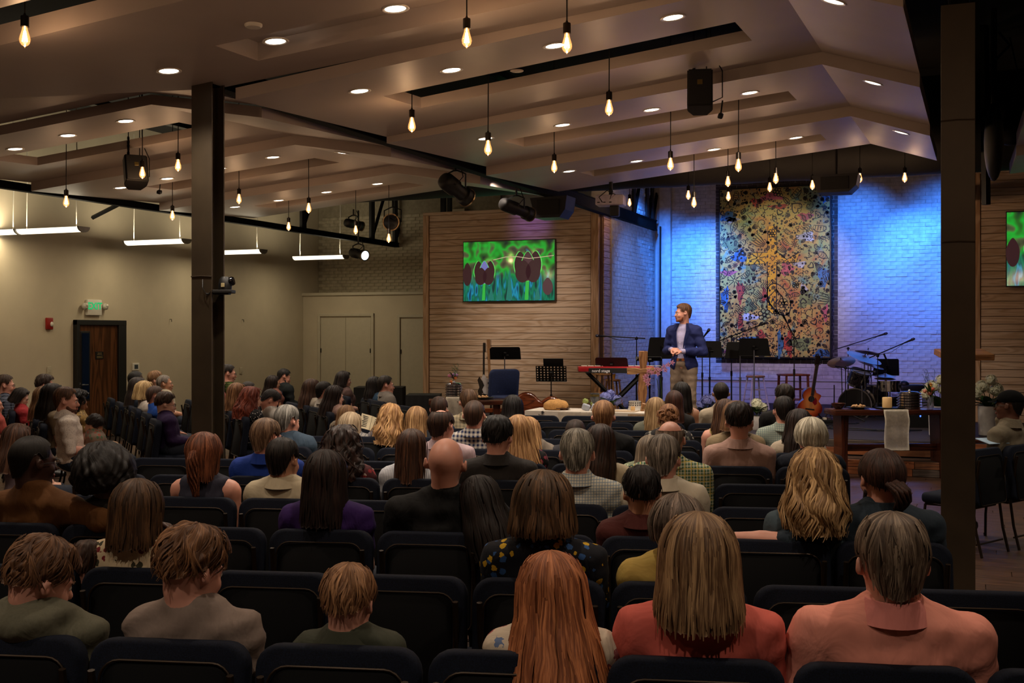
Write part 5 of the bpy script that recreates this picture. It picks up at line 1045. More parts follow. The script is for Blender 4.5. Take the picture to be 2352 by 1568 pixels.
def rough(size, seed, seg, ax):
    b = bmesh.new(); bmesh.ops.create_cube(b, size=1); bmesh.ops.subdivide_edges(b, edges=b.edges[:], cuts=seg, use_grid_fill=True); rr = random.Random(seed)
    for v in b.verts:
        t = v.co[ax]; q = 1+.18*math.sin(9*t+seed)+.08*math.sin(23*t)
        for i in range(3):
            v.co[i] = v.co[i]*size[i]*(q if i != ax else 1)+rr.uniform(-.004, .004)
    return b
mk('upright', rough((.10, .09, ch), 3, 6, 2), DRW, e, (0, 0, ch/2), (0, R(1.5), 0), smooth='a')
mk('crossbar', rough((.42, .08, .075), 5, 6, 0), DRX, e, (.0, -.01, PZ(1474, 852, 15.55).z-WZ), (0, R(-1), 0), smooth='a')
ORC = plain('orchid_pink', '#c98aa6', .5, var=.2, scale=30); ORD_ = plain('orchid_magenta', '#8c2f5c', .5)
def orchid(c, s, k):
    bm = bmesh.new(); M = Matrix.Translation(c) @ Euler((R(10*math.sin(k)), R(15*math.cos(k*2)), k)).to_matrix().to_4x4() if 0 else Matrix.Translation(c)
    for j in range(5):
        a = j*1.257+k*.3; v = [M @ Vector((s*x, -.01-.004*q, s*z)) for x, z, q in ((0, 0, 0), (.55*math.cos(a-.5), .55*math.sin(a-.5), 1), (math.cos(a), math.sin(a), 0), (.55*math.cos(a+.5), .55*math.sin(a+.5), 1))]; bm.faces.new([bm.verts.new(x) for x in v])
    blob(bm, M @ Vector((0, -.005, 0)), (s*.25, .008, s*.25), 1); o = mk('orchid_bloom', bm, ORC, e); bm = bmesh.new(); blob(bm, M @ Vector((0, -.02, -s*.1)), (s*.18, .008, s*.2), 1); mk('orchid_lip', bm, ORD_, o)
zc_ = lambda py: PZ(1474, py, 15.45).z-WZ
for k, (px, py) in enumerate(((1540, 833), (1531, 838), (1521, 842), (1512, 849), (1503, 848), (1524, 850), (1494, 856), (1507, 858), (1486, 852), (1482, 862), (1485, 872), (1479, 874), (1484, 882), (1477, 866))):
    orchid(Vector(((px-1474)/2613*15.4, -.10, zc_(py))), .042, k)
bm = bmesh.new(); tube(bm, [((px-1474)/2613*15.4, -.085, zc_(py)) for px, py in ((1478, 884), (1480, 866), (1492, 852), (1510, 846), (1530, 838), (1544, 830))], .004, 6); mk('orchid_stem', bm, LEAF, e)
e = empty('orchid_pot', AT(1516, .1), TH, 'green orchid leaves and bud beside the driftwood cross', 'plant')
bm = bmesh.new(); blob(bm, (0, 0, .08), (.05, .05, .08), 2); mk('bud', bm, plain('orchid_green', '#3f6a2c', .4), e, smooth=True)
for a, b_ in (((0, 0, .02), (-.22, -.03, .02)), ((0, 0, .02), (.2, .02, .04)), ((0, 0, .02), (.06, -.1, .12))): leafm(e, a, b_, .035, plain('orchid_leaf', '#5c8434', .35), .03)
for x in (-.012, .012): stemm(e, (x, 0, .1), (x*2-.02, 0, .42), .004)
e = empty('draped_bread', AT(1277, .05), TH, 'loaf under a draped tan cloth on the left of the white table', 'bread'); BUR = plain('burlap', '#b98a50', .9, var=.15, scale=60, bump=.4)
bm = bmesh.new(); vs_ = blob(bm, (0, 0, .06), (.17, .12, .085), 4)
for v in vs_:
    v.co.z = max(.004, v.co.z); q = max(0, .05-v.co.z)/.05; a = math.atan2(v.co.y, v.co.x); v.co.x *= 1+q*(.12+.12*math.sin(a*9)); v.co.y *= 1+q*(.12+.1*math.sin(a*9)); v.co.z += .004*math.sin(v.co.x*60+v.co.y*30)
mk('cloth', bm, BUR, e, smooth=True)
bm = bmesh.new(); lathe(bm, [(.1, 0), (.15, .02), (.155, .03), (.1, .02)], 24); mk('plate', bm, WAL, e, (.05, .03, 0), smooth='a')
e = empty('goblet', AT(1366, -.05), 0, 'grey stoneware goblet among the hydrangeas on the white table', 'goblet'); bm = bmesh.new(); lathe(bm, [(.055, 0), (.05, .01), (.015, .03), (.013, .08), (.05, .12), (.066, .17), (.064, .23), (.058, .228), (.055, .17), (.01, .12)], 24, cap=False); mk('cup', bm, plain('stoneware', '#5f6266', .25, .3), e, smooth='a')
bm = bmesh.new(); lathe(bm, [(.067, .185), (.069, .2), (.066, .215)], 24, cap=False); mk('rim_band', bm, plain('gold_rim', '#7a6a3c', .3, .6), e, smooth='a')
def hyd(px, dy, hs, label, z0=0, base=None, pot=False, py=None):
    b0 = base if base is not None else AT(px, dy); e = empty('hydrangea', b0, TH, label, 'flowers')
    if pot:
        bm = bmesh.new(); lathe(bm, [(.08, 0), (.1, .02), (.115, .2), (.118, .21), (.105, .21), (.1, .18)], 24, cap=False); mk('pot', bm, CER, e, smooth='a')
    for k, (x, y, z, r, m) in enumerate(hs): stemm(e, (0, 0, z0), (x, y, z), .006); flower_head(e, (x, y, z), r, m, 'flower_head', 60, k)
    for k in range(9): a = k*.7+.3; leafm(e, (0, 0, z0+.04), (.17*math.cos(a), .17*math.sin(a), z0+.08+.04*(k % 3)), .05)
    return e
hyd(1400, .25, [(-.06, 0, .14, .10, HYB), (.1, .02, .11, .095, HYB), (-.2, -.05, .08, .07, HYG), (-.33, 0, .1, .05, HYG), (.02, .1, .19, .08, HYB)], 'blue hydrangeas lying behind the goblet on the white table')
for k, (px, lb) in enumerate(((1346, 'folded white napkin left of the goblet'), (1366, 'small folded white napkin right of the goblet'))):
    bm = rbox((0, 0, .045), (.11, .05, .09), .02, 2, None, (.2, .3, .2+k)); tag(mk('napkin', bm, plain('blue_white_napkin', '#aab0bd', .8), loc=AT(px, -.12 if k == 0 else -.18), smooth=True), lb, 'napkin')
e = empty('lace_lantern', AT(1458, -.1), 0, 'white pierced ceramic candle lantern at the foot of the cross', 'lantern'); bm = bmesh.new()
prof = [(.105, 0), (.085, .04), (.08, .09), (.082, .13)]; lathe(bm, prof, 28, cap=False); mk('shade', bm, CER, e, smooth='a')
bm = bmesh.new()
for k in range(16):
    a = k*PI/8
    for zz in (.075, .105): blob(bm, (.083*math.cos(a), .083*math.sin(a), zz), (.008, .008, .01), 1)
o = mk('pierced_holes', bm, BLACKP, e); o['kind'] = 'stuff'
bm = bmesh.new(); lathe(bm, [(.03, .01), (.03, .06), (.001, .055)], 14); mk('candle', bm, cn.m, e, (-.0, -.095, 0), smooth='a')
e = empty('wooden_block', AT(1484, -.2), TH, 'open wooden block frame right of the lace lantern', 'ornament'); 
for a, b_ in (((-.07, 0, 0), (-.05, 0, .1)), ((-.05, 0, .1), (.07, 0, .07)), ((.07, 0, .07), (.06, 0, 0)), ((-.07, 0, 0), (.06, 0, 0)), ((-.07, 0, 0), (.07, 0, .07))): mk('slat', (lambda b: (tube(b, [a, b_], .009, 4), b)[1])(bmesh.new()), OAK, e)
bm = rbox((0, 0, .004), (.42, .28, .006), .002, 1); tag(mk('open_book', bm, plain('paper_tan', '#b39c80', .7), loc=AT(1428, -.22)), 'flat open book on the white table in front of the hydrangeas', 'book')
# hydrangea pots on the stage edge
def pot_at(px, z): return onstage(px, z)
hyd(0, 0, [(0, 0, .44, .10, HYB), (.12, .03, .47, .11, HYB), (-.11, .0, .37, .09, HYB)], 'blue hydrangea in a pot below the speaker, left of the man in the cream shirt', .2, onstage(1622, 16.6), True)
hyd(0, 0, [(0, 0, .38, .10, HYW), (.1, .03, .32, .09, HYW)], 'white hydrangea in a pot on the stage under the white stool', .2, onstage(1738, 16.8), True)
for px, lb in ((2158, 'white hydrangea in a tall white pot left of the right column'), (2272, 'white hydrangea in a tall white pot right of the right column')):
    z = 15.8; b0 = onstage(px, z); e = empty('hydrangea', b0, TH, lb, 'flowers'); bm = bmesh.new(); lathe(bm, [(.12, 0), (.14, .02), (.15, .40), (.155, .42), (.14, .42), (.13, .38)], 24, cap=False); mk('pot', bm, CER, e, smooth='a')
    for k, (x, zz, r) in enumerate(((-.1, .68, .11), (.08, .64, .12), (-.2, .58, .1), (.0, .78, .09), (.18, .55, .09))): stemm(e, (0, 0, .35), (x, 0, zz), .006); flower_head(e, (x, -.02*k, zz), r, HYW, 'flower_head', 60, k)
    for k in range(12): a = k*.6; leafm(e, (0, 0, .4), (.24*math.cos(a), .2*math.sin(a), .42+.05*(k % 4)), .06)
# lectern behind the right column
p = PZ(2214, 814, 15.0); e = empty('lectern', (p.x, p.y, SH), TH, 'lectern with a thick pale wooden top behind the right steel column', 'lectern'); zz = p.z-SH
mk('top', rbox((.0, 0, zz), (.64, .42, .08), .006, 1, None, (R(10), 0, 0)), wood('lectern_oak', '#a8774a', '#7c5230', 'x', .45, 1.5), e); mk('post', rbox((0, .02, zz/2), (.14, .14, zz-.06), .006, 1), WALZ, e); mk('base', rbox((0, .02, .02), (.5, .45, .04), .006, 1), WAL, e)
# ================================================================ seating
FAB = NT('navy_chair_fabric'); v = FAB.noise(FAB.coord(), 220, 2); FAB.set(FAB.ramp(v, ((.3, lin('#070a13')), (.7, lin('#0f1524')))), .8, spec=.15); FAB.bump(v, .25, .002); FAB = FAB.m
FABB = plain('blue_chair_fabric', '#16264f', .8, var=.2, scale=60); SHELL = plain('black_chair_shell', '#020203', .75, spec=.12, var=.2); TRIM = plain('bronze_chair_tube', '#2c2116', .45, .7)
CH = {}
def chair_parts():
    tilt = Matrix.Translation((0, 0, .42)) @ Matrix.Rotation(R(-7), 4, 'X')
    # backrest: rounded slab with large corner radius
    b = bmesh.new(); W_, H_ = .262, .465; pts = []
    def rr(w, h, r, n=5, z0=0):
        P = []
        for cx, cz, a0 in ((w-r, h-r, 0), (-w+r, h-r, 90), (-w+r, z0+r*.6, 180), (w-r, z0+r*.6, 270)):
            for i in range(n+1): a = R(a0+90*i/n); q = r if a0 < 180 else r*.6; P.append(((w-r if a0 in (0, 270) else -w+r)+((r-q) if a0 == 270 else (-(r-q) if a0 == 180 else 0))+q*math.cos(a), cz+q*math.sin(a)))
        return P
    rings = []
    for y, ins in ((-.034, .022), (-.030, .008), (-.018, .001), (.0, 0), (.02, .001), (.034, .010), (.042, .03)):
        rings.append([b.verts.new((x*(1-ins/W_), y-.0*z, z*(1-ins/H_)+ins*.3)) for x, z in rr(W_, H_, .075)])
    for A, B in zip(rings, rings[1:]):
        n = len(A)
        for i in range(n): b.faces.new((A[i], A[(i+1) % n], B[(i+1) % n], B[i]))
    b.faces.new(rings[0][::-1]); b.faces.new(rings[-1]); bmesh.ops.recalc_face_normals(b, faces=b.faces[:]); b.transform(tilt)
    def me(nm, b, mat):
        m = bpy.data.meshes.new(nm); b.normal_update(); b.to_mesh(m); b.free(); m.materials.append(mat); m.polygons.foreach_set('use_smooth', [True]*len(m.polygons)); m.set_sharp_from_angle(angle=R(50)); return m
    CH['backrest'] = me('backrest', b, FAB)
    b = bmesh.new(); P = [(x, z) for x, z in rr(.208, .395, .06)]
    A = [b.verts.new((x, -.0355, z+.0)) for x, z in P]; B = [b.verts.new((x*.985, -.039, z*.992)) for x, z in P]; n = len(P)
    for i in range(n): b.faces.new((A[i], A[(i+1) % n], B[(i+1) % n], B[i]))
    b.faces.new(B); bmesh.ops.recalc_face_normals(b, faces=b.faces[:]); b.transform(tilt); CH['back_panel'] = me('back_panel', b, SHELL)
    b = bmesh.new(); P = [(x, -.041, z) for x, z in rr(.216, .402, .064)]; tube(b, [p for p in P if 1], 0.0042, 6, closed=True); b.transform(tilt); CH['back_frame'] = me('back_frame', b, TRIM)
    b = rbox((0, .26, .445), (.5, .46, .09), .035, 3); CH['seat'] = me('seat', b, FAB)
    b = bmesh.new(); tube(b, [(-.21, .06, .39), (.21, .06, .39), (.21, .46, .39), (-.21, .46, .39)], .011, 6, closed=True); tube(b, [(-.22, .0, .10), (.22, .0, .10)], .008, 6); CH['seat_frame'] = me('seat_frame', b, TRIM)
    L = []
    for s in (-1, 1):
        b = bmesh.new(); tube(b, [(s*.215, .46, .39), (s*.22, .48, .2), (s*.225, .485, .0)], .012, 7); L.append(me('leg', b, TRIM))
        b = bmesh.new(); tube(b, [(s*.225, -.03, .8), (s*.225, .03, .42), (s*.225, .0, .2), (s*.225, -.05, .0)], .012, 7); L.append(me('leg', b, TRIM))
    CH['legs'] = L
chair_parts()
def chair(loc, rz, label, group, fab=None):
    e = empty('padded_chair', loc, rz, label, 'chair', group)
    for k in ('backrest', 'seat', 'back_panel', 'back_frame', 'seat_frame'):
        o = link(k, CH[k], None, e)
        if fab and k in ('backrest', 'seat'): o.material_slots[0].link = 'OBJECT'; o.material_slots[0].material = fab
    for m in CH['legs']: link('leg', m, None, e)
    return e
PHI = R(7.2); cP, sP = math.cos(PHI), math.sin(PHI); NRM = TH-PHI
def rowpt(z0, u): x, z = u*cP, z0-u*sP; return cam2room(x, z)
PITCH = .546
ROWS = [(3.41, -.274, -2.1, 2.6), (4.45, -.172, -2.5, 3.0), (5.45, -.135, -3.0, 2.05), (6.45, .005, -2.9, 2.2), (7.45, .204, -3.35, 2.2), (8.45, .272, -3.1, 2.46), (9.45, .467, -2.8, 2.65),
        (10.45, .1, -2.35, 2.6), (11.45, .35, -2.3, 2.4), (12.45, .25, -.6, 2.6), (13.4, .02, -.1, 2.3)]
ROWN = ['nearest', 'second', 'third', 'fourth', 'fifth', 'sixth', 'seventh', 'eighth', 'ninth', 'tenth', 'eleventh']
CHAIRS = []
for r_, (z0, g, ua, ub) in enumerate(ROWS):
    u = g+PITCH/2; u -= math.floor((u-ua-PITCH/2)/PITCH)*PITCH; k = 0
    while u+PITCH/2 < ub+.05:
        x, y = rowpt(z0, u); CHAIRS.append(['c', r_, k, x, y, NRM]); u += PITCH; k += 1
# left block: rows facing right, seen from the side
LF = (math.cos(R(25.5)), math.sin(R(25.5)))       # facing direction in camera plan (x, z)
LD = (LF[1], -LF[0])
LROT = TH-R(64.5)
for r_, (s, ta, tb) in enumerate(((.73, -16.6, -12.75), (1.86, -17.4, -12.35), (2.84, -17.6, -12.45), (4.02, -18.6, -12.9), (5.2, -18.4, -13.7))):
    t = tb; k = 0
    while t > ta:
        t -= .56; x, z = s*LF[0]+t*LD[0], s*LF[1]+t*LD[1]; a, b_ = cam2room(x, z); CHAIRS.append(['l', r_, k, a, b_, LROT]); k += 1
CHAIRS_R = [(2302, 9.3, R(68)), (2375, 8.6, R(68)), (2300, 11.2, R(60))]
# ================================================================ people: one continuous skin surface per body
def axis(lo, hi, coarse, fines):
    """grid lines with fine spacing inside the given intervals"""
    out = [lo]
    while out[-1] < hi:
        x = out[-1]; st = coarse
        for a, b, f in fines:
            if a-coarse*.5 <= x <= b: st = min(st, f)
        out.append(x+st)
    return np.array(out, np.float32)
def prim_d(p, X, Y, Z):
    k = p[0]
    if k == 'c':
        a, b, ra, rb = p[1:5]; a = np.array(a, np.float32); b = np.array(b, np.float32); d = b-a; L2 = float(d@d)+1e-9
        px, py, pz = X-a[0], Y-a[1], Z-a[2]; t = np.clip((px*d[0]+py*d[1]+pz*d[2])/L2, 0, 1)
        return np.sqrt((px-t*d[0])**2+(py-t*d[1])**2+(pz-t*d[2])**2)-(ra+t*(rb-ra))
    c, r, M = p[1:4]; q = (X-c[0], Y-c[1], Z-c[2])
    if M is not None: q = [M[0][i]*q[0]+M[1][i]*q[1]+M[2][i]*q[2] for i in range(3)]    # M^T q
    k0 = np.sqrt((q[0]/r[0])**2+(q[1]/r[1])**2+(q[2]/r[2])**2); k1 = np.sqrt((q[0]/r[0]**2)**2+(q[1]/r[1]**2)**2+(q[2]/r[2]**2)**2)+1e-9
    return k0*(k0-1)/k1
def bounds(p, m):
    if p[0] == 'c':
        a, b, ra, rb = p[1:5]; r = max(ra, rb)+m; return [min(a[i], b[i])-r for i in range(3)], [max(a[i], b[i])+r for i in range(3)]
    r = max(p[2])+m if p[3] is not None else None
    return ([p[1][i]-(r or p[2][i]+m) for i in range(3)], [p[1][i]+(r or p[2][i]+m) for i in range(3)])
def field(prims, ax, k=.03):
    xs, ys, zs = ax; F = np.full((len(xs), len(ys), len(zs)), .3, np.float32)
    for p in prims:
        kk = p[-1] if isinstance(p[-1], dict) else {}; s = kk.get('k', k); lo, hi = bounds(p, s+.03)
        i0, i1 = np.searchsorted(xs, (lo[0], hi[0])); j0, j1 = np.searchsorted(ys, (lo[1], hi[1])); k0, k1 = np.searchsorted(zs, (lo[2], hi[2]))
        if i1-i0 < 2 or j1-j0 < 2 or k1-k0 < 2: continue
        S = F[i0:i1, j0:j1, k0:k1]; d = prim_d(p, xs[i0:i1, None, None], ys[None, j0:j1, None], zs[None, None, k0:k1])
        if kk.get('sub'): h = np.maximum(s-np.abs(S+d), 0)/s; F[i0:i1, j0:j1, k0:k1] = np.maximum(S, -d)+h*h*s*.25
        else: h = np.maximum(s-np.abs(S-d), 0)/s; F[i0:i1, j0:j1, k0:k1] = np.minimum(S, d)-h*h*s*.25
    return F
def nets(F, ax):
    xs, ys, zs = ax; F[0] = F[-1] = .1; F[:, 0] = F[:, -1] = .1; F[:, :, 0] = F[:, :, -1] = .1; S = F < 0
    c = [S[i:S.shape[0]-1+i, j:S.shape[1]-1+j, k:S.shape[2]-1+k] for i in (0, 1) for j in (0, 1) for k in (0, 1)]
    n = sum(a.astype(np.int8) for a in c); act = (n > 0) & (n < 8); I, J, K = np.nonzero(act); N = len(I)
    idx = np.full(act.shape, -1, np.int32); idx[I, J, K] = np.arange(N)
    acc = np.zeros((N, 3), np.float64); cnt = np.zeros(N)
    off = [(i, j, k) for i in (0, 1) for j in (0, 1) for k in (0, 1)]
    f = {o: F[I+o[0], J+o[1], K+o[2]] for o in off}; P = {o: np.stack([xs[I+o[0]], ys[J+o[1]], zs[K+o[2]]], 1) for o in off}
    for a in off:
        for d in range(3):
            if a[d]: continue
            b = list(a); b[d] = 1; b = tuple(b); m = (f[a] < 0) != (f[b] < 0); t = np.where(m, f[a]/np.where(m, f[a]-f[b], 1), 0)
            acc += np.where(m[:, None], P[a]+(P[b]-P[a])*t[:, None], 0); cnt += m
    V = acc/np.maximum(cnt, 1)[:, None]; Q = []
    for d in range(3):
        sl0 = [slice(1, -1)]*3; sl1 = [slice(1, -1)]*3; sl0[d] = slice(0, -1); sl1[d] = slice(1, None)
        A, B = S[tuple(sl0)], S[tuple(sl1)]; e = np.nonzero(A != B); o = [1, 1, 1]; o[d] = 0; i, j, k = e[0]+o[0], e[1]+o[1], e[2]+o[2]; inside = A[e]
        u, v = [(1, 2), (2, 0), (0, 1)][d]; du = np.zeros(3, int); dv = np.zeros(3, int); du[u] = 1; dv[v] = 1
        q = [idx[i-a*du[0]-b*dv[0], j-a*du[1]-b*dv[1], k-a*du[2]-b*dv[2]] for a, b in ((1, 1), (0, 1), (0, 0), (1, 0))]
        q = np.stack(q, 1); q[~inside] = q[~inside][:, ::-1]; Q.append(q)
    Q = np.concatenate(Q); return V, Q[(Q >= 0).all(1)]
def E(c, r, M=None, **k): return ('e', c, r, M, k)
def Cp(a, b, ra, rb, **k): return ('c', tuple(a), tuple(b), ra, rb, k)
def rotm(yaw, pitch, roll=0):     # head frame: +Y forward, yaw positive = turning right
    return np.array((Matrix.Rotation(-yaw, 3, 'Z') @ Matrix.Rotation(-pitch, 3, 'X') @ Matrix.Rotation(roll, 3, 'Y')))
def head_prims(Cc, M, s, male=True):
    T = lambda v: tuple(np.array(Cc)+M@(np.array(v)*s)); rr = lambda *a: tuple(x*s for x in a)
    P = [E(T((0, -.012, .026)), rr(.076, .097, .094), M), E(T((0, .03, -.03)), rr(.064, .068, .08), M), E(T((0, .045, -.088)), rr(.045 if male else .038, .042, .03), M),
         E(T((0, .083, .022)), rr(.05, .018, .013), M, k=.018), Cp(T((0, .09, .008)), T((0, .113, -.03)), .009*s, .0135*s, k=.014), E(T((0, .094, -.06)), rr(.026, .013, .010), M, k=.012), E(T((0, .086, -.094)), rr(.02, .015, .014), M, k=.02)]
    for q in (-1, 1):
        P += [E(T((q*.04, .07, -.03)), rr(.022, .02, .022), M, k=.02), E(T((q*.03, .105, .003)), rr(.017, .014, .011), M, k=.008, sub=True), E(T((q*.031, .084, .002)), rr(.013, .012, .012), M, k=.003),
              Cp(T((q*.078, -.002, -.012)), T((q*.089, -.014, -.004)), .013*s, .010*s, k=.010), E(T((q*.090, -.011, .003)), rr(.008, .018, .028), M, k=.008), E(T((q*.098, -.003, .004)), rr(.007, .009, .015), M, k=.004, sub=True)]
    return P
def hand_prims(W, d, up, s, side, curl=.5, spread=1.0):
    """palm and five bent fingers; d = direction of the hand, up = back of hand"""
    d = np.array(d, float); d /= np.linalg.norm(d); up = np.array(up, float); up -= d*(up@d); up /= np.linalg.norm(up); r = np.cross(d, up)*side; W = np.array(W, float); P = []
    for i, o in enumerate((-.026, 0, .026)): P.append(Cp(W+r*o*.6*s+d*.01*s, W+d*.085*s+r*o*s, .015*s, .0125*s, k=.012))
    for i, (o, L) in enumerate(((.034, .070), (.0115, .08), (-.0115, .075), (-.034, .058))):
        k = W+d*.088*s+r*o*s; a = curl*.9; d1 = d*math.cos(a)-up*math.sin(a); d2 = d*math.cos(2.1*a)-up*math.sin(2.1*a); m = k+d1*L*.5*s; P += [Cp(k, m, .0095*s, .0088*s, k=.005), Cp(m, m+d2*L*.55*s, .0088*s, .0072*s, k=.005)]
    b = W+d*.03*s+r*.03*s; m = b+(r*.7+d*.7-up*.25)*.045*s; P += [Cp(b, m, .013*s, .0105*s, k=.01), Cp(m, m+(r*.25+d*.95-up*.3)*.035*s, .0105*s, .0085*s, k=.005)]
    return P
def body(J, male=True, s=1.0, wid=1.0, belly=0.0, fingers=True):
    """J: joints. returns dict of primitive groups"""
    P, Cc, N, H = [np.array(J[k], float) for k in ('P', 'C', 'N', 'H')]; M = J['HM']; w = wid*s
    G = {}
    up = N-P; up /= np.linalg.norm(up)
    sh = [np.array(J['S'][i], float) for i in (0, 1)]; ax = sh[1]-sh[0]; aw = np.linalg.norm(ax)/2; ax = ax/np.linalg.norm(ax)
    fw = np.cross(up, ax); F3 = np.stack([ax, fw, up], 1)
    waist = P*.55+Cc*.45
    G['torso'] = [E(tuple(P), (.165*w, .125*s, .12*s), F3), E(tuple(waist+fw*.01*(1+belly*3)), (.145*w+belly*.05, .11*s+belly*.08, .17*s), F3), E(tuple(Cc), (.158*w, .112*s, .19*s), F3),
                  Cp(sh[0]*.92+Cc*.08, sh[1]*.92+Cc*.08, .062*s, .062*s), Cp(sh[0]*.93+N*.07, N-up*.015*s, .052*s, .05*s, k=.05), Cp(sh[1]*.93+N*.07, N-up*.015*s, .052*s, .05*s, k=.05)]
    if not male:
        for q in (-1, 1): G['torso'].append(E(tuple(Cc+fw*.085*s+ax*q*.07*s-up*.02*s), (.06*s, .05*s, .06*s), F3))
    hb = H+M@np.array((0, -.028*s, -.06*s)); nr = (.056 if male else .047)*s
    G['neck'] = [Cp(N-up*.04*s-fw*.005, hb, nr*1.12, nr, k=.03)]
    G['head'] = head_prims(H, M, s*1.02, male)
    G['arm'], G['fore'], G['hand'] = [], [], []
    for i, q in ((0, -1), (1, 1)):
        S, El, W = [np.array(J[k][i], float) for k in ('S', 'E', 'W')]; ar = (1.0 if male else .86)*s
        G['arm'] += [Cp(S, S*.45+El*.55, .060*ar, .050*ar), Cp(S*.5+El*.5, El, .050*ar, .042*ar)]; G['fore'] += [Cp(El, El*.6+W*.4, .042*ar, .042*ar, k=.02), Cp(El*.6+W*.4, W, .042*ar, .027*ar, k=.02)]
        d = J['HD'][i] if 'HD' in J else (W-El); u_ = J['HU'][i] if 'HU' in J else (0, .2, 1)
        if fingers: G['hand'] += hand_prims(W, d, u_, s, (-q if 'HU' not in J else J.get('HS', (1, 1))[i]), J.get('curl', .5))
        else: dd = np.array(d)/np.linalg.norm(d); G['hand'] += [Cp(W, W+dd*.09*s, .03*s, .028*s)]
    G['leg'], G['foot'] = [], []
    for i in (0, 1):
        Hp, Kn, An = [np.array(J[k][i], float) for k in ('HP', 'K', 'A')]
        G['leg'] += [Cp(Hp, Kn, .088*s, .06*s, k=.05), Cp(Kn, Kn*.62+An*.38, .058*s, .056*s), Cp(Kn*.62+An*.38, An, .056*s, .038*s)]
        fd = np.array(J['FD'][i], float); G['foot'] += [Cp(An+np.array((0, 0, -.03)), An+fd*.17*s+np.array((0, 0, -.045)), .042*s, .036*s), Cp(An-fd*.04, An+fd*.04+np.array((0, 0, -.04)), .04*s, .04*s)]
    return G
def infl(L, a, k=None):
    out = []
    for p in L:
        kk = dict(p[-1]); 
        if p[0] == 'c': out.append(('c', p[1], p[2], p[3]+a, p[4]+a, kk))
        else: out.append(('e', p[1], tuple(r+a for r in p[2]), p[3], kk))
    return out
def rng_of(L, m=.03):
    lo = np.full(3, 9.); hi = np.full(3, -9.)
    for p in L: a, b = bounds(p, m); lo = np.minimum(lo, a); hi = np.maximum(hi, b)
    return lo, hi
def surf(name, L, step, fine=(), k=.03, wr=0.0, clip=None, seed=0, post=None):
    lo, hi = rng_of(L); ax = [axis(lo[i], hi[i], step, [(f[0][i], f[1][i], f[2]) for f in fine]) for i in range(3)]
    F = field(L, ax, k); X, Y, Z = ax[0][:, None, None], ax[1][None, :, None], ax[2][None, None, :]
    if wr: r = random.Random(seed); a = [r.uniform(0, 6) for _ in range(6)]; F += wr*(np.sin(X*31+a[0]+4*np.sin(Z*13+a[1]))*np.sin(Z*37+a[2]+3*np.sin(X*9+a[3]))+.7*np.sin(Z*60+X*35*np.sin(a[4])+a[5]))
    if clip is not None: F = np.maximum(F, clip(X, Y, Z)+0*F)
    V, Q = nets(F, ax); return npmesh(name, V, Q)
# ---------------------------------------------------------------- seated pose
def seated(H, hyaw, hpitch, hroll, s, wid, lean=0., hx=0., fwd=0., arms='lap', child=False):
    t = (H-.46)/.82; up = lambda z: .46+(z-.46)*t; M = rotm(hyaw, hpitch, hroll)
    Hc = np.array((hx, .02+fwd, H-.125*s)); sw = .168*wid*s
    J = dict(P=(0, .06, .46+.11*s), C=(hx*.45, .045+fwd*.4, up(.84)), N=(hx*.8, .012+fwd*.8, up(1.02)), H=Hc, HM=M,
             S=((hx*.6-sw, .035+fwd*.6, up(.925)-lean), (hx*.6+sw, .035+fwd*.6, up(.925)+lean)), HP=((-.09*s, .07, .46+.085*s), (.09*s, .07, .46+.085*s)), K=((-.12*s, .44*s, .46+.06*s), (.12*s, .44*s, .46+.06*s)),
             A=((-.12*s, .44*s, .10), (.12*s, .44*s, .10)), FD=((-.1, 1, 0), (.1, 1, 0)))
    if arms == 'lap': J['E'] = ((J['S'][0][0]-.03, .06, up(.68)), (J['S'][1][0]+.03, .06, up(.68))); J['W'] = ((-.07, .28, .46+.17), (.07, .28, .46+.17)); J['HD'] = ((.5, .8, -.2), (-.5, .8, -.2))
    elif arms == 'cross': J['E'] = ((J['S'][0][0]-.04, .09, up(.70)), (J['S'][1][0]+.04, .09, up(.70))); J['W'] = ((.06, .20, up(.74)), (-.06, .22, up(.72))); J['HD'] = ((1, .1, .1), (-1, .1, .1))
    elif arms == 'left_out': J['E'] = ((J['S'][0][0]-.24, -.06, up(.86)), (J['S'][1][0]+.03, .06, up(.68))); J['W'] = ((J['S'][0][0]-.50, -.03, up(.87)), (.07, .28, .63)); J['HD'] = ((-1, .1, -.1), (-.5, .8, -.2))
    elif arms == 'right_out': J['E'] = ((J['S'][0][0]-.03, .06, up(.68)), (J['S'][1][0]+.25, -.05, up(.88))); J['W'] = ((-.07, .28, .63), (J['S'][1][0]+.5, -.03, up(.88))); J['HD'] = ((.5, .8, -.2), (1, .1, -.1))
    elif arms == 'chin': J['E'] = ((J['S'][0][0]-.03, .06, up(.68)), (J['S'][1][0]+.0, .20, up(.72))); J['W'] = ((-.07, .28, .63), tuple(Hc+M@np.array((.05, .09, -.13)))); J['HD'] = ((.5, .8, -.2), (-.2, -.1, 1)); J['HU'] = ((0, .2, 1), (0, 1, .1)); J['HS'] = (1, -1)
    return J
SKIN = {}
def skin(tone):
    if tone not in SKIN:
        n = NT('skin_'+tone); c = {'fair': '#cf9f8a', 'pink': '#c98f7b', 'tan': '#ad7c60', 'olive': '#a5745a', 'dark': '#3b2219', 'brown': '#5a3626'}[tone]; v = n.noise(n.coord(), 14, 4)
        c0 = lin(c); n.set(n.ramp(v, ((.3, tuple(x*.85 for x in c0[:3])+(1,)), (.7, c0))), .5, Subsurface_Weight=.06, Subsurface_Scale=.01); SKIN[tone] = n.m
    return SKIN[tone]
CLM = {}
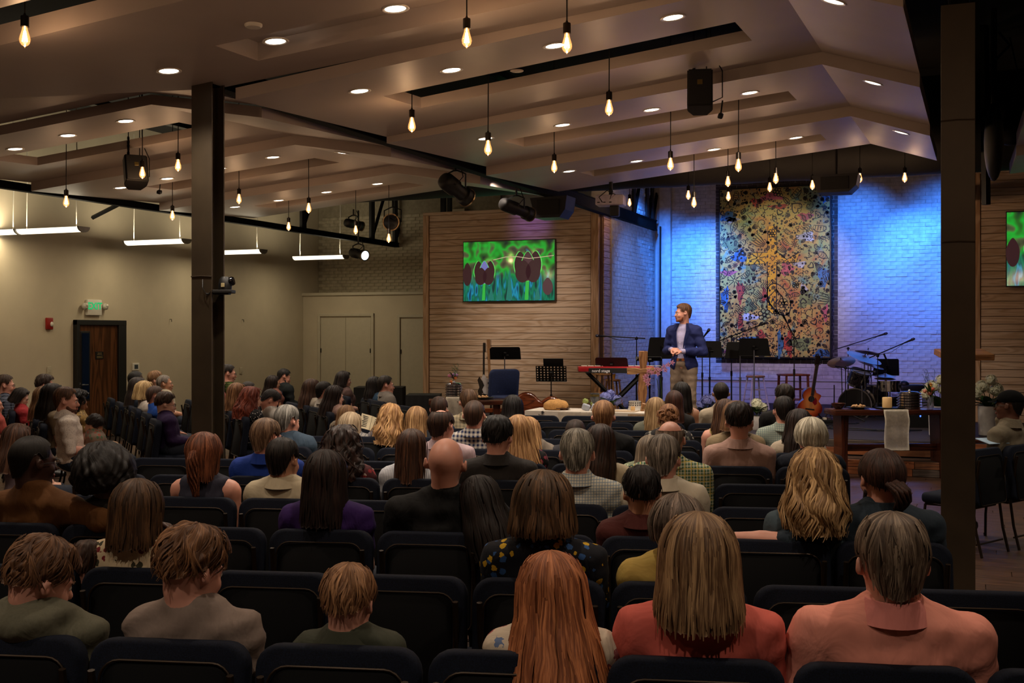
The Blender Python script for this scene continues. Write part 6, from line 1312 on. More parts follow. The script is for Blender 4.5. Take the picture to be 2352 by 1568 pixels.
def cloth(c1, pat='plain', c2='#ffffff', sc_=1.0, c3=None):
    key = (c1, pat, c2, sc_, c3)
    if key in CLM: return CLM[key]
    n = NT('cloth_'+pat); a, b = lin(c1), lin(c2); co = n.coord(); s = n.n('SeparateXYZ'); n.l(co, s.inputs[0]); x, y, z = s.outputs
    bmpn = n.noise(n.coord('Object', (1, 1, .6)), 7, 4, .8); col = None
    def band(v, f, w_): return n.math('GREATER_THAN', n.math('SINE', n.math('MULTIPLY', v, f)), w_)
    if pat == 'plain': col = n.mix(n.noise(co, 9, 3), tuple(v*.88 for v in a[:3])+(1,), a)
    elif pat == 'heather': col = n.mix(n.noise(co, 160, 2), a, b)
    elif pat in ('plaid', 'check'):
        f = 6.283/(.045*sc_); w_ = 0.0 if pat == 'plaid' else .82; m1, m2 = band(x, f, w_), band(z, f, w_)
        if pat == 'plaid':
            mid = n.mix(.5, a, b); col = n.mix(m1, n.mix(m2, a, mid), n.mix(m2, mid, b))
            if c3: col = n.mix(n.math('MAXIMUM', band(x, f*.5, .93), band(z, f*.5, .93)), col, lin(c3))
        else: col = n.mix(n.math('MAXIMUM', m1, m2), a, b)
    elif pat == 'stripe': col = n.mix(band(x, 6.283/(.02*sc_), 0), a, b)
    elif pat in ('dots', 'floral'):
        v = n.n('TexVoronoi'); v.inputs['Scale'].default_value = (42 if pat == 'dots' else 22)/sc_; n.l(co, v.inputs['Vector']); d = v.outputs['Distance']
        if pat == 'dots': col = n.mix(n.math('LESS_THAN', d, .28), a, b)
        else:
            sp = n.n('SeparateColor'); n.l(v.outputs['Color'], sp.inputs[0]); wob = n.math('ADD', d, n.math('MULTIPLY', n.math('SUBTRACT', n.noise(co, 70, 2), .5), .5))
            fl = n.math('MULTIPLY', n.math('LESS_THAN', wob, .40), n.math('GREATER_THAN', sp.outputs[0], .3)); col = n.mix(fl, a, n.mix(n.math('GREATER_THAN', sp.outputs[1], .5), b, lin(c3 or c2)))
    n.set(col, .85, spec=.25); n.bump(bmpn, .7, .03); CLM[key] = n.m; return n.m
EYEW = plain('eye_white', '#c9c2bc', .2); EYED = plain('eye_iris', '#20140e', .15); LIP = plain('lips', '#8d4a44', .5)
def face_bits(o, H, M, s, brow='#3a261a'):
    T = lambda v: Vector(tuple(np.array(H)+M@(np.array(v)*s)))
    for q in (-1, 1):
        bm = bmesh.new(); blob(bm, (0, 0, 0), (.0125*s,)*3, 2); e = mk('eye', bm, EYEW, o, T((q*.031, .086, .003)), smooth=True); bm = bmesh.new(); d = Vector(tuple(M@np.array((q*.1, 1, 0)))) .normalized(); blob(bm, d*.0085*s, (.0055*s,)*3, 2); mk('iris', bm, EYED, e, smooth=True)
        bm = bmesh.new(); tube(bm, [T((q*.014, .101, .021)), T((q*.03, .101, .027)), T((q*.048, .089, .020))], .004*s, 6, flat=.6); mk('eyebrow', bm, plain('brow_'+brow, brow, .8), o)
    bm = bmesh.new(); tube(bm, [T((-.022, .098, -.061)), T((-.008, .106, -.058)), T((.008, .106, -.058)), T((.022, .098, -.061))], .005*s, 6); tube(bm, [T((-.018, .099, -.067)), T((0, .106, -.069)), T((.018, .099, -.067))], .0055*s, 6); mk('lips', bm, LIP, o, smooth=True)
def glasses(o, H, M, s):
    T = lambda v: Vector(tuple(np.array(H)+M@(np.array(v)*s))); g = empty('glasses', (0, 0, 0)); g.parent = o
    for q in (-1, 1):
        bm = bmesh.new(); tube(bm, [T((q*.033+.024*math.cos(a), .112-.004*abs(math.cos(a)), .002+.017*math.sin(a))) for a in [2*PI*i/14 for i in range(14)]], .0018, 5, closed=True); mk('rim', bm, BLACK, g)
        bm = bmesh.new(); tube(bm, [T((q*.058, .108, .006)), T((q*.084, .04, .008)), T((q*.09, -.012, .0))], .0018, 5); mk('temple', bm, BLACK, g)
    return g
# ================================================================ hair in the head's own frame
def hair_mat(c1, c2=None, rough=.42, fr=1.0):
    key = ('hair', c1, c2)
    if key in CLM: return CLM[key]
    n = NT('hair'); at = n.n('Attribute', attribute_name='flow')
    def ds(c): g = .3*c[0]+.5*c[1]+.2*c[2]; return tuple((v*.87+g*.13)*.95 for v in c[:3])+(1,)
    a = ds(lin(c1)); b = ds(lin(c2 or c1))
    v = n.noise(at.outputs['Vector'], 9*fr, 4, .15, .6); v2 = n.noise(at.outputs['Vector'], 34*fr, 3, .1, .6)
    f = n.math('ADD', n.math('MULTIPLY', v, .55), n.math('MULTIPLY', v2, .45))
    n.set(n.ramp(f, ((.30, tuple(x*.5 for x in a[:3])+(1,)), (.46, tuple(x*1.15 for x in a[:3])+(1,)), (.62, tuple(min(1, x*1.35) for x in b[:3])+(1,)))), rough+.1, spec=.28); n.bump(f, .9, .006); CLM[key] = n.m; return n.m
A0, B0, C0, CY, CZ = .0835, .1045, .1, -.012, .028
def hsurf(th, s, st):
    """point of the hair surface at azimuth th (0 = front) and arc length s from the crown"""
    t = st['t']*((1-.92*np.clip((s-.06)/.10, 0, 1)) if st.get('fade') else 1.0); a, b, c = A0+t, B0+t, C0+t*st.get('top', 1.0); q = .155; ph = np.minimum(s/q, 1)*PI/2; dz = np.maximum(s-q, 0)
    fl = 1+np.interp(dz, st['fz'], st['fr'])-1 if 'fz' in st else np.ones_like(dz)
    taper = np.interp(dz, st.get('tz', (0, .03, .06, .1)), st.get('tr', (1, .95, .86, .74)))
    k = fl*taper; x = a*np.sin(th)*np.sin(ph)*k*(np.interp(dz, st['fz'], st.get('wx', st['fr']))/np.maximum(fl, 1e-6) if 'fz' in st else 1); y = b*np.cos(th)*np.sin(ph)*k; z = c*np.cos(ph)-dz
    return x, y+CY-st.get('back', 0)*np.clip(dz, 0, .3), z+CZ
def limit(th, st):
    """hair length as a function of azimuth: fringe, temples, nape"""
    d = np.abs((th+PI) % (2*PI)-PI)/PI*180; xs_, ys_ = st['lim']; return np.interp(d, xs_, ys_)
SHORT = ((0, 30, 48, 62, 76, 90, 104, 118, 140, 180), (.085, .09, .10, .150, .158, .128, .138, .205, .245, .258))
def LONG(L, side=70): return ((0, 25, 45, 62, side, side+14, 120, 180), (.075, .085, .11, .16, L*.8, L*.95, L, L))
STY = {
 'short': dict(fade=1, t=.016, lim=SHORT, amp=.0035, fr=15), 'buzz': dict(t=.004, lim=SHORT, amp=.0012, fr=20), 'gray_short': dict(fade=1, t=.022, lim=SHORT, amp=.006, fr=11, wav=2.0),
 'messy': dict(fade=1, t=.030, lim=((0, 40, 60, 78, 92, 112, 140, 180), (.10, .11, .155, .17, .155, .185, .20, .21)), amp=.009, fr=9, wav=9, lump=.008, top=1.0), 'fluffy': dict(fade=1, t=.028, lim=((0, 30, 50, 62, 78, 92, 112, 140, 180), (.095, .10, .12, .155, .165, .145, .18, .195, .20)), amp=.008, fr=10, wav=5, lump=.004),
 'balding': dict(t=.008, lim=SHORT, amp=.003, fr=14, hole=.07), 'fringe': dict(t=.006, lim=SHORT, amp=.002, fr=14, hole=.115),
 'bob': dict(t=.020, lim=LONG(.29), amp=.007, fr=10, wav=1.2, fz=(0, .06, .12, .16), fr_=0, tz=(0, .2), tr=(1, 1), flare=(1, 1.06, 1.16, 1.04)), 'longstraight': dict(t=.016, lim=LONG(.40), amp=.005, fr=14, wav=.6, fz=(0, .08, .16, .28), flare=(1, 1.02, 1.14, 1.18), tz=(0, .3), tr=(1, 1)),
 'long': dict(t=.018, lim=LONG(.45), amp=.006, fr=12, wav=1.4, fz=(0, .08, .16, .30), flare=(1, 1.04, 1.22, 1.30), tz=(0, .3), tr=(1, 1)), 'mid': dict(t=.014, lim=LONG(.325), amp=.005, fr=14, wav=.8, fz=(0, .08, .16, .28), flare=(1, 1.0, 1.05, 1.05), tz=(0, .3), tr=(1, 1)), 'mid36': dict(t=.018, lim=LONG(.355), amp=.005, fr=14, wav=.6, fz=(0, .08, .16, .28), flare=(1, 1.03, 1.13, 1.15), tz=(0, .3), tr=(1, 1)),
 'narrow': dict(t=.014, lim=LONG(.41), amp=.006, fr=13, wav=1.2, fz=(0, .08, .16, .30), flare=(1, 1.0, 1.06, 1.12), tz=(0, .3), tr=(1, 1)), 'verylong': dict(t=.018, lim=LONG(.54), amp=.006, fr=12, wav=1.2, fz=(0, .08, .18, .30, .4), flare=(1, 1.05, 1.30, 1.6, 1.8), tz=(0, .3), tr=(1, 1)),
 'wavy': dict(t=.026, lim=LONG(.43), amp=.013, fr=7, wav=6, fz=(0, .08, .16, .28), flare=(1, 1.12, 1.35, 1.25), tz=(0, .3), tr=(1, 1), lump=.006), 'curly': dict(t=.034, lim=LONG(.40), amp=.014, fr=8, wav=12, fz=(0, .08, .16, .26), flare=(1, 1.15, 1.35, 1.35), tz=(0, .3), tr=(1, 1), lump=.012),
 'afro': dict(rnd=1, t=.075, lim=((0, 30, 50, 62, 78, 92, 120, 180), (.13, .14, .17, .21, .24, .24, .25, .25)), amp=.003, fr=60, wav=30, lump=.009, tz=(0, .06, .1), tr=(1, .9, .6)), 'pixie': dict(t=.026, lim=((0, 30, 50, 62, 78, 92, 112, 140, 180), (.11, .115, .13, .17, .19, .20, .215, .235, .24)), amp=.008, fr=9, wav=2, tz=(0, .05, .09), tr=(1, .94, .72)),
 'pulled': dict(t=.010, lim=((0, 30, 48, 62, 78, 92, 112, 140, 180), (.08, .085, .11, .15, .16, .165, .19, .205, .21)), amp=.002, fr=16), 'halfup': dict(t=.014, lim=LONG(.34), amp=.005, fr=12, wav=1.4, fz=(0, .06, .12, .2), flare=(1, .9, .82, .8), tz=(0, .3), tr=(1, 1))}
HM = {}
def hair_mesh(style, hi, seed=0):
    key = (style, hi, seed)
    if key in HM: return HM[key]
    st = dict(STY[style]); 
    if 'flare' in st: st['fr_'] = st['fr']; freq = st['fr']; st['fr'] = st['flare']; st['wx'] = st['flare']
    else: freq = st['fr']; st.pop('fz', None)
    r = random.Random(hash(style) % 1000 if 0 else sum(map(ord, style))+seed); nt, ns = (150, 38) if hi == 2 else ((96, 26) if hi == 1 else (52, 16))
    th = np.linspace(-PI, PI, nt, endpoint=False)[:, None]; v = np.linspace(0, 1, ns)[None, :]; s0 = st.get('hole', .0); lim = limit(th, st); jag = 0*th
    for k in range(5): jag = jag+np.sin(th*(17+9*k+r.random()*3)+r.uniform(0, 6))/5
    lim = lim+jag*(.010 if 'flare' in st else .004); S = s0+(lim-s0)*v**.92
    amp, wav = st['amp']*(1 if hi else .7), st.get('wav', .5); w_ = 0
    ang = th+.12*wav*.12*np.sin(S*30+r.uniform(0, 6))*np.minimum(S/.1, 1)
    for k in range(4): f = freq*(1+.7*k); ph = r.uniform(0, 6); w_ = w_+np.sin(ang*f+ph+wav*.35*np.sin(S*(18+6*k)+ph*2+3*np.sin(th*2+k)))/(1+.6*k)
    grow = np.minimum(S/.08, 1); disp = amp*w_*.5*grow
    if 'lump' in st:
        for k in range(4): disp = disp+st['lump']*.6*np.sin(th*(5+5*k)+r.uniform(0, 6)+2*np.sin(S*20))*np.sin(S*(40+25*k)+r.uniform(0, 6)+2*np.sin(th*4))*grow
    st2 = dict(st); x, y, z = hsurf(th+0*S, S, st)
    cx, cy = 0, CY; rad = np.sqrt(x**2+(y-cy)**2)+1e-6; edge = np.clip((1-v)/.12, 0, 1)**.5
    cz_ = np.maximum(z-CZ, 0)/.11; nx, ny, nz = x/rad*(1-cz_*.8), (y-cy)/rad*(1-cz_*.8), cz_
    D = disp; X, Y, Z = x+nx*D, y+ny*D, z+nz*D
    t_in = st['t']+(.014 if 'flare' in st else .006); tk = (.004+t_in*edge)
    kk = np.clip(1-tk/np.maximum(np.sqrt(x**2+(y-cy)**2+(z-CZ)**2*(z > CZ)), .03), .2, 1)
    xi, yi = x*kk, (y-cy)*kk+cy; zi = np.where(z > CZ, (z-CZ)*kk+CZ, z+.003)
    V = np.concatenate([np.stack([X, Y, Z], -1).reshape(-1, 3), np.stack([xi, yi, zi], -1).reshape(-1, 3)]); n1 = nt*ns
    i = np.arange(nt)[:, None]; j = np.arange(ns-1)[None, :]; i2 = (i+1) % nt
    q2 = np.stack([i*ns+j, i*ns+j+1, i2*ns+j+1, i2*ns+j], -1).reshape(-1, 4)+n1; q1 = q2[:, ::-1]-n1
    ii = np.arange(nt); jj = (ii+1) % nt; rim = np.stack([ii*ns+ns-1, ii*ns+ns-1+n1, jj*ns+ns-1+n1, jj*ns+ns-1], -1); top = np.stack([ii*ns, jj*ns, jj*ns+n1, ii*ns+n1], -1)
    Q = np.concatenate([q1, q2, rim, top]); me_flow = np.concatenate([np.stack([np.cos(ang)*1.0, np.sin(ang)*1.0, S*.35], -1).reshape(-1, 3)]*2)
    if hi and style not in ('buzz', 'fringe', 'afro'):    # loose locks lying on the surface break the outline
        nl = {2: 150, 1: 50}[hi]*(2 if 'flare' not in st else 1); LV, LQ, LF_ = [], [], []; base = len(V); short = 'flare' not in st
        for _ in range(nl):
            t0 = r.uniform(-PI, PI); d = abs(t0)/PI*180; L_ = float(limit(np.array([t0]), st)[0])
            s_a = r.uniform(s0+.06, max(s0+.07, L_*(.75 if short else .6))); s_b = min(L_*1.02+.008, s_a+r.uniform(.05, .09)) if short else L_*r.uniform(.9, 1.05); m = 5 if short else 9; sv = np.linspace(s_a, s_b, m); tw = t0+r.uniform(-.16, .16)*np.linspace(0, 1, m)+.02*wav*np.sin(sv*38+t0*5)
            x_, y_, z_ = hsurf(tw, sv, st); o_ = (.001 if short else .002)+amp*(.35 if short else .6)+(.009 if 'lump' in st else (.001 if short else .004))*np.linspace(-.15, 1, m)*r.random()+ (.004*wav*.3*np.sin(sv*40+t0*7)); rd = np.sqrt(x_**2+(y_-CY)**2)+1e-6; cz2 = np.maximum(z_-CZ, 0)/.11
            x_, y_, z_ = x_+x_/rd*o_*(1-.7*cz2), y_+(y_-CY)/rd*o_*(1-.7*cz2), z_+o_*cz2; ux, uy = np.cos(t0), -np.sin(t0); wd = (.0042 if short else .0075)*np.sin(np.linspace(.25, 1, m)*PI*.93)
            b0 = base+len(LV); 
            for q in range(m):
                for du, do in ((-1, 0), (0, .6), (1, 0)): LV.append((x_[q]+ux*wd[q]*du+x_[q]/rd[q]*do*wd[q], y_[q]+uy*wd[q]*du+(y_[q]-CY)/rd[q]*do*wd[q], z_[q]+do*wd[q]*cz2[q])); LF_.append((math.cos(t0)+du*.03, math.sin(t0)+du*.03, sv[q]*.35))
            for q in range(m-1):
                a = b0+q*3; LQ += [(a, a+1, a+4, a+3), (a+1, a+2, a+5, a+4)]
        if LV: V = np.concatenate([V, np.array(LV)]); Q = np.concatenate([Q, np.array(LQ)]); me_flow = np.concatenate([me_flow, np.array(LF_)])
    me = npmesh('hair', V, Q); at = me.attributes.new('flow', 'FLOAT_VECTOR', 'POINT'); at.data.foreach_set('vector', me_flow.astype(np.float32).ravel()); HM[key] = me; return me
def put_hair(o, H, M, s, style, mat, hi, seed=0, sc3=(1, 1, 1)):
    me = hair_mesh(style, hi, seed); h = bpy.data.objects.new('hair', me); C.objects.link(h)
    if not me.materials: me.materials.append(mat)
    h.material_slots[0].link = 'OBJECT'; h.material_slots[0].material = mat; h.parent = o
    h.matrix_local = Matrix.Translation(tuple(H)) @ Matrix(M.tolist()).to_4x4() @ Matrix.Diagonal((s*1.02*sc3[0], s*1.02*sc3[1], s*1.02*sc3[2], 1))
    return h
def bunch(h, pts, r0, mat, n=9, nm='ponytail', wav=.01, seed=1, seg=7):
    """a gathered tail or bun made of twisted strands, in the hair's own frame"""
    rr = random.Random(seed); bm = bmesh.new(); P = [Vector(p) for p in pts]
    tube(bm, P, r0*.8, 8, [r0*.8*(1-.6*abs(i/(len(P)-1)-.35)) for i in range(len(P))])
    for k in range(n):
        a = 2*PI*k/n; Q = []
        for i in range(len(P)*3-2):
            t = i/(len(P)*3-3)*(len(P)-1); j = min(int(t), len(P)-2); c = P[j].lerp(P[j+1], t-j); q = r0*(1-.65*abs(t/(len(P)-1)-.35)); Q.append(c+Vector((q*math.cos(a+t*.5), q*.8*math.sin(a+t*.5), 0))+Vector((wav*math.sin(t*3+k), wav*math.cos(t*2.3+k), 0)))
        tube(bm, Q, r0*.34, 6, r0*.12)
    me = bpy.data.meshes.new(nm); bm.to_mesh(me); bm.free(); me.polygons.foreach_set('use_smooth', [True]*len(me.polygons)); at = me.attributes.new('flow', 'FLOAT_VECTOR', 'POINT')
    co = np.empty(len(me.vertices)*3, np.float32); me.vertices.foreach_get('co', co); co = co.reshape(-1, 3)*np.array((14, 14, 1.5), np.float32); at.data.foreach_set('vector', co.ravel()); return link(nm, me, mat, h)
# ================================================================ the congregation
def zrow(r_, px): return ROWS[r_][0]/(1+(px-CX)/F_PX*math.tan(PHI))+.17
PEOPLE = []
def person(label, px, cy, z, yaw=7.2, hy=0, hp=4, roll=0, s=1.03, wid=1.0, hair='short', hc=('#2a1a10', None), top=('#777777',), sl='short', sk='fair', arms='lap', male=True, lv=1, hx=0., fwd=0., face=False, glass=False, collar=None, belly=0., seed=0, hs=(1, 1, 1), pants='#1c212c', lean=0., seat=None, H=None, zbase=0., tail=None, extra=None, beard=None, grp=None):
    p = PZ(px, cy, z); Hh = H if H is not None else p.z-zbase
    J = seated(Hh if H is None else H, R(hy), R(hp), R(roll), s, wid, lean, hx, fwd, arms)
    rz = TH-R(yaw); off = Matrix.Rotation(rz, 3, 'Z') @ Vector((hx, .02+fwd, 0)); org = (p.x-off.x, p.y-off.y, zbase)
    G = body(J, male, s, wid, belly, fingers=lv > 0 or arms in ('left_out', 'right_out', 'chin', 'cross'))
    st, hd, ct = {2: (.028, .0092, .0165), 1: (.039, .012, .024), 0: (.043, .015, .029)}[lv]
    Hc = np.array(J['H']); hb = ((Hc-.115*s).tolist(), (Hc+.135*s).tolist(), hd); fines = [hb]
    if arms in ('left_out', 'right_out', 'chin', 'cross') or (face and lv > 0):
        for W in J['W']: W = np.array(W); fines.append(((W-.11).tolist(), (W+.13).tolist(), .012))
    allp = G['leg']+G['foot']+G['torso']+G['arm']+G['fore']+G['neck']+G['head']+G['hand']
    me = surf('person', allp, st, fines); me.materials.append(skin(sk)); o = link('person', me, None, None, org, (0, 0, rz)); tag(o, label, 'person', grp)
    tp = infl(G['torso'], .013)
    if sl in ('short', 'elbow'): tp += infl(G['arm'] if sl == 'elbow' else [G['arm'][0], G['arm'][2]], .014)
    if sl == 'long': tp += infl(G['arm']+G['fore'], .013)
    if sl == 'hood': tp += infl(G['arm']+G['fore'], .02)+[E(tuple(np.array(J['N'])+np.array((0, -.07, -.03))), (.13, .075, .07)), Cp(np.array(J['N'])+(-.09, -.02, 0), np.array(J['N'])+(.09, -.02, 0), .05, .05)]
    if sl == 'none': 
        Sx = J['S']; tp = infl(G['torso'][:3], .012)+infl(G['torso'][4:6], .010)+([] if not male else [])+infl(G['torso'][6:], .010)
        clip = lambda X, Y, Z: np.abs(X-hx*.5)-(.155*wid*s)+0*Z
    else: clip = None
    if sl != 'none': Nn = np.array(J['N']); u_ = Nn-np.array(J['C']); u_ /= np.linalg.norm(u_); nr_ = (.056 if male else .047)*s; tp += [Cp(Nn-u_*.06, Nn-u_*.012, nr_+.034, nr_+.017, k=.03)]
    cm = cloth(*top)
    link('shirt', surf('shirt', tp, ct, (), .03, {2: .0055, 1: .004, 0: .002}[lv], clip, seed), cm, o)
    link('trousers', surf('trousers', infl(G['leg'], .014)+[E((0, .06, .46+.10*s), (.17*s, .14*s, .115*s))], .034), cloth(pants), o)
    link('shoes', surf('shoes', infl(G['foot'], .008), .026), plain('dark_shoe', '#120f0e', .5), o)
    if collar:
        N = np.array(J['N']); d = (Hc-N); bm = bmesh.new(); r0 = (.074 if male else .064)*s; M = Matrix.Rotation(R(4), 4, 'X')
        lathe(bm, [(r0+.034, -.030), (r0+.030, -.022), (r0+.012, .014*s), (r0+.003, .033*s), (r0-.004, .034*s), (r0-.004, -.03)], 28, tuple(N+(0, -.004, .0)), M, cap=False); mk('collar', bm, cloth(*(top if collar is True else (collar,))), o, smooth='a')
    M = J['HM']
    if hair: 
        h = put_hair(o, Hc, M, s, hair, hair_mat(*hc), lv, seed, hs)
        if tail == 'bun': bunch(h, [(0, -.115, .0), (.012, -.15, -.03), (.018, -.15, -.075), (.01, -.13, -.11)], .036, hair_mat(*hc), 10, 'hair_bun', .004)
        if tail == 'pony': bunch(h, [(0, -.11, .03), (0, -.135, -.02), (0, -.12, -.12), (.005, -.10, -.20), (0, -.095, -.25)], .032, hair_mat(*hc), 10, 'ponytail', .004)
        if tail == 'updo':
            rr = random.Random(3)
            for k in range(7): a = rr.uniform(-1.2, 1.2); c = Vector((.06*math.sin(a), -.09-.02*rr.random(), .07-.11*rr.random())); bunch(h, [c+Vector((.035*math.cos(q), -.01*q*.4, .035*math.sin(q))) for q in (0, 1.2, 2.4, 3.6, 4.8)], .018, hair_mat(*hc), 5, 'hair_curl', .003, k)
    if beard:
        T = lambda v: tuple(Hc+M@(np.array(v)*s)); Lb = [E(T((0, .030, -.078)), (.057*s, .060*s, .040*s), M), E(T((0, .046, -.086)), (.053*s, .052*s, .038*s), M)]+[Cp(T((q*.056, .022, -.052)), T((q*.042, .055, -.088)), .018*s, .019*s) for q in (-1, 1)]+[Cp(T((-.024, .099, -.048)), T((.024, .099, -.048)), .009*s, .009*s)]+[E(T((0, .09, -.1)), (.028*s, .018*s, .02*s), M), E(T((0, .105, -.064)), (.02*s, .02*s, .008*s), M, sub=True, k=.004)]
        link('beard', surf('beard', Lb, .009, (), .015, .001), plain('beard_'+beard, beard, .85, var=.4, scale=90, bump=.8), o)
    if face: face_bits(o, Hc, M, s*1.02, hc[0] if hair else '#5a4a3a')
    if glass: glasses(o, Hc, M, s*1.02)
    if seat: PEOPLE.append((org, label))
    else: PEOPLE.append((org, label))
    return o, J, org, rz
def cen(r_, px): return zrow(r_, px)
A_ = dict
# ---- nearest row
person('boy with tousled brown hair in an olive hoodie looking down at his right', 92, 1252, cen(0, 92), 14, 34, 18, 6, .97, .92, 'messy', ('#4a2d18', '#7a5230'), ('#4c4a3c', 'heather', '#5a5747'), 'hood', 'pink', lv=2, face=True, seed=3)
person('boy with curly light brown hair in a grey tee, head turned right', 440, 1226, cen(0, 440), 10, 26, 12, 4, .99, .95, 'messy', ('#4f3018', '#8a5c33'), ('#6f6058', 'heather', '#7a6a60'), 'elbow', 'pink', lv=2, face=True, seed=5, hs=(1.0, 1.05, 1.0))
person('small boy with short blond hair and a dark olive collar between two empty seats', 800, 1312, cen(0, 800), 6, 6, 4, 2, .86, .85, 'fluffy', ('#6b4526', '#a9784a'), ('#34362a',), 'short', 'pink', lv=2, seed=7, collar=True, pants='#22242a')
person('girl with very long strawberry blond hair and a white floral sleeve', 1268, 1280, cen(0, 1268), 6, -6, 4, -3, .95, .90, 'verylong', ('#7c401a', '#bd7038'), ('#b8a894', 'floral', '#5a6a8a', 1.4, '#8a4a4a'), 'short', 'fair', male=False, lv=2, hs=(1.08, 1.05, 1.0))
person('woman with straight shoulder-length dark blond hair in a coral shirt', 1604, 1194, cen(0, 1604), 7, -2, 2, 0, 1.04, 1.10, 'mid36', ('#5d4026', '#a07c50'), ('#c45c50', 'plain'), 'long', 'fair', male=False, lv=2, collar=True, hs=(1.08, 1.08, 1.02))
person('man with greying brown hair in a pink polo shirt', 2048, 1196, cen(0, 2048), 8, -3, 0, 0, 1.10, 1.22, 'gray_short', ('#48372a', '#8a7660'), ('#d98c7a', 'plain'), 'elbow', 'pink', lv=2, collar='#cf7f76', belly=.2, hs=(1.04, 1.02, 1.0))
# ---- second row
person('woman with long straight brown hair in a cream floral blouse', 316, 1108, cen(1, 316), 10, 0, 4, 0, 1.0, 1.0, 'mid', ('#33200f', '#5f3f20'), ('#c4b090', 'floral', '#6e1c22', .75, '#3c3a2c'), 'elbow', 'pink', male=False, lv=2, hs=(1, 1, 1))
person('small child whose brown hair just shows beside the cream floral blouse', 205, 1254, cen(1, 205), 10, 0, 10, 0, .8, .8, 'fluffy', ('#2b180d', '#4a2c18'), ('#3a2f2a',), 'short', 'pink', lv=1)
person('woman with a chin-length brown bob in a navy shirt of yellow and blue flowers', 1248, 1090, cen(1, 1248), 7, 0, 4, 0, 1.05, 1.06, 'bob', ('#36230f', '#6b4a2a'), ('#0e1018', 'floral', '#b8921f', .8, '#2c4f80'), 'elbow', 'pink', male=False, lv=2, hs=(1.04, 1.03, .97))
person('woman with short grey-brown hair, drop earrings and a yellow shirt', 1556, 1150, cen(1, 1556), 6, 4, 6, 0, 1.0, 1.0, 'pixie', ('#41352a', '#857060'), ('#b59a50',), 'elbow', 'pink', male=False, lv=2)
# ---- third row
person('dark-skinned man in a brown shirt with his arm along the next chair', 76, 1004, cen(2, 76), 12, 30, 4, 2, 1.06, 1.08, 'buzz', ('#080605', None), ('#5c3a1a',), 'long', 'dark', lv=2, arms='right_out', glass=True, face=True)
person('person with a large round black afro beside the man in brown', 242, 1048, cen(2, 242), 10, -10, 6, -8, .98, .95, 'afro', ('#060405', '#110a08'), ('#1d1a18',), 'short', 'dark', male=False, lv=2)
person('woman with long dark brown hair in a dark purple cap-sleeve top', 748, 1040, cen(2, 748), 8, 2, 4, 0, 1.02, 1.02, 'narrow', ('#140b08', '#2c1a14'), ('#2c1150', 'plain'), 'short', 'fair', male=False, lv=2)
person('bald man in a black tee with a woman leaning on his shoulder', 1024, 1004, cen(2, 1024), 7, 0, 0, 4, 1.10, 1.28, None, ('#000000', None), ('#0a0a0b',), 'elbow', 'pink', lv=2, belly=.2)
person('woman with long near-black hair leaning on the bald man', 1106, 1100, cen(2, 1106)-.02, 5, 0, 8, -14, .98, .95, 'long', ('#0f0907', '#20140f'), ('#241d1c',), 'elbow', 'pink', male=False, lv=2, hx=-.06)
person('boy with thick black curls in a maroon shirt', 1474, 1082, cen(2, 1474), 8, -10, 4, 0, .95, .92, 'fluffy', ('#0a0606', '#1c1210'), ('#451a16',), 'elbow', 'tan', lv=1, collar=True)
person('woman with wavy golden blond hair in a faded denim shirt', 1872, 1042, cen(2, 1872), 7, 6, 4, 0, 1.0, 1.0, 'wavy', ('#6f4f2a', '#c09a62'), ('#3c4a52', 'plain'), 'long', 'pink', male=False, lv=2)
person('man with brown hair tied in a low bun, denim shirt, arm around the blond woman', 2024, 1036, cen(2, 2024), 5, -14, 0, -3, 1.08, 1.22, 'pulled', ('#251510', '#45281c'), ('#1f2a34', 'plain'), 'elbow', 'pink', lv=2, arms='left_out', tail='bun', beard='#2a1812', collar=True)
# ---- fourth row
person('woman with auburn half-up hair in a sleeveless slate top', 470, 998, cen(3, 470), 9, 8, 4, -2, .98, .98, 'halfup', ('#4a2412', '#8a4c28'), ('#2c2c3a',), 'none', 'pink', male=False, lv=2, tail='pony')
person('man with black hair in a cream dress shirt behind the blue polo', 650, 1012, cen(3, 650), 9, 12, 4, 0, 1.02, 1.0, 'short', ('#100b09', '#221812'), ('#ab9f86', 'plain'), 'long', 'tan', lv=1, collar=True)
person('man with thick silver hair in a white small-check shirt', 1326, 994, cen(3, 1326), 7, 4, 2, 0, 1.06, 1.06, 'gray_short', ('#4f4a40', '#a39c8c'), ('#a9a697', 'check', '#5c6e80', .35), 'long', 'pink', lv=2, collar=True)
person('person with straight silver-brown hair in a cream shirt', 1524, 1007, cen(3, 1524), 7, 12, 2, 0, 1.04, 1.05, 'gray_short', ('#453c33', '#8c8072'), ('#b3a894', 'plain'), 'long', 'pink', lv=1, collar=True, seed=2)
# ---- fifth row
person('man with short greying brown hair in a royal blue polo', 612, 966, cen(4, 612), 9, 22, 2, 0, 1.05, 1.1, 'short', ('#4a3424', '#8a6a4c'), ('#0d2c78',), 'elbow', 'pink', lv=1, collar=True, face=True, glass=True, belly=.2)
person('woman with big dark curls in a red floral top', 786, 988, cen(4, 786), 8, 4, 4, 0, .98, .96, 'curly', ('#1a0e0a', '#3a2016'), ('#3c1014', 'floral', '#9a8a80', .8, '#7a1c20'), 'short', 'pink', male=False, lv=1)
person('woman with long straight chestnut hair in a striped shirt left of the bald man', 946, 990, cen(4, 946), 8, 2, 4, 0, .98, .96, 'narrow', ('#2c170c', '#57331d'), ('#8a8f9c', 'stripe', '#c9c9cc', .6), 'elbow', 'pink', male=False, lv=1)
person('man with thick black hair in a charcoal shirt', 1143, 964, cen(4, 1143), 7, 10, 2, 0, 1.06, 1.1, 'fluffy', ('#080606', '#171110'), ('#221e1c',), 'long', 'pink', lv=1, collar=True)
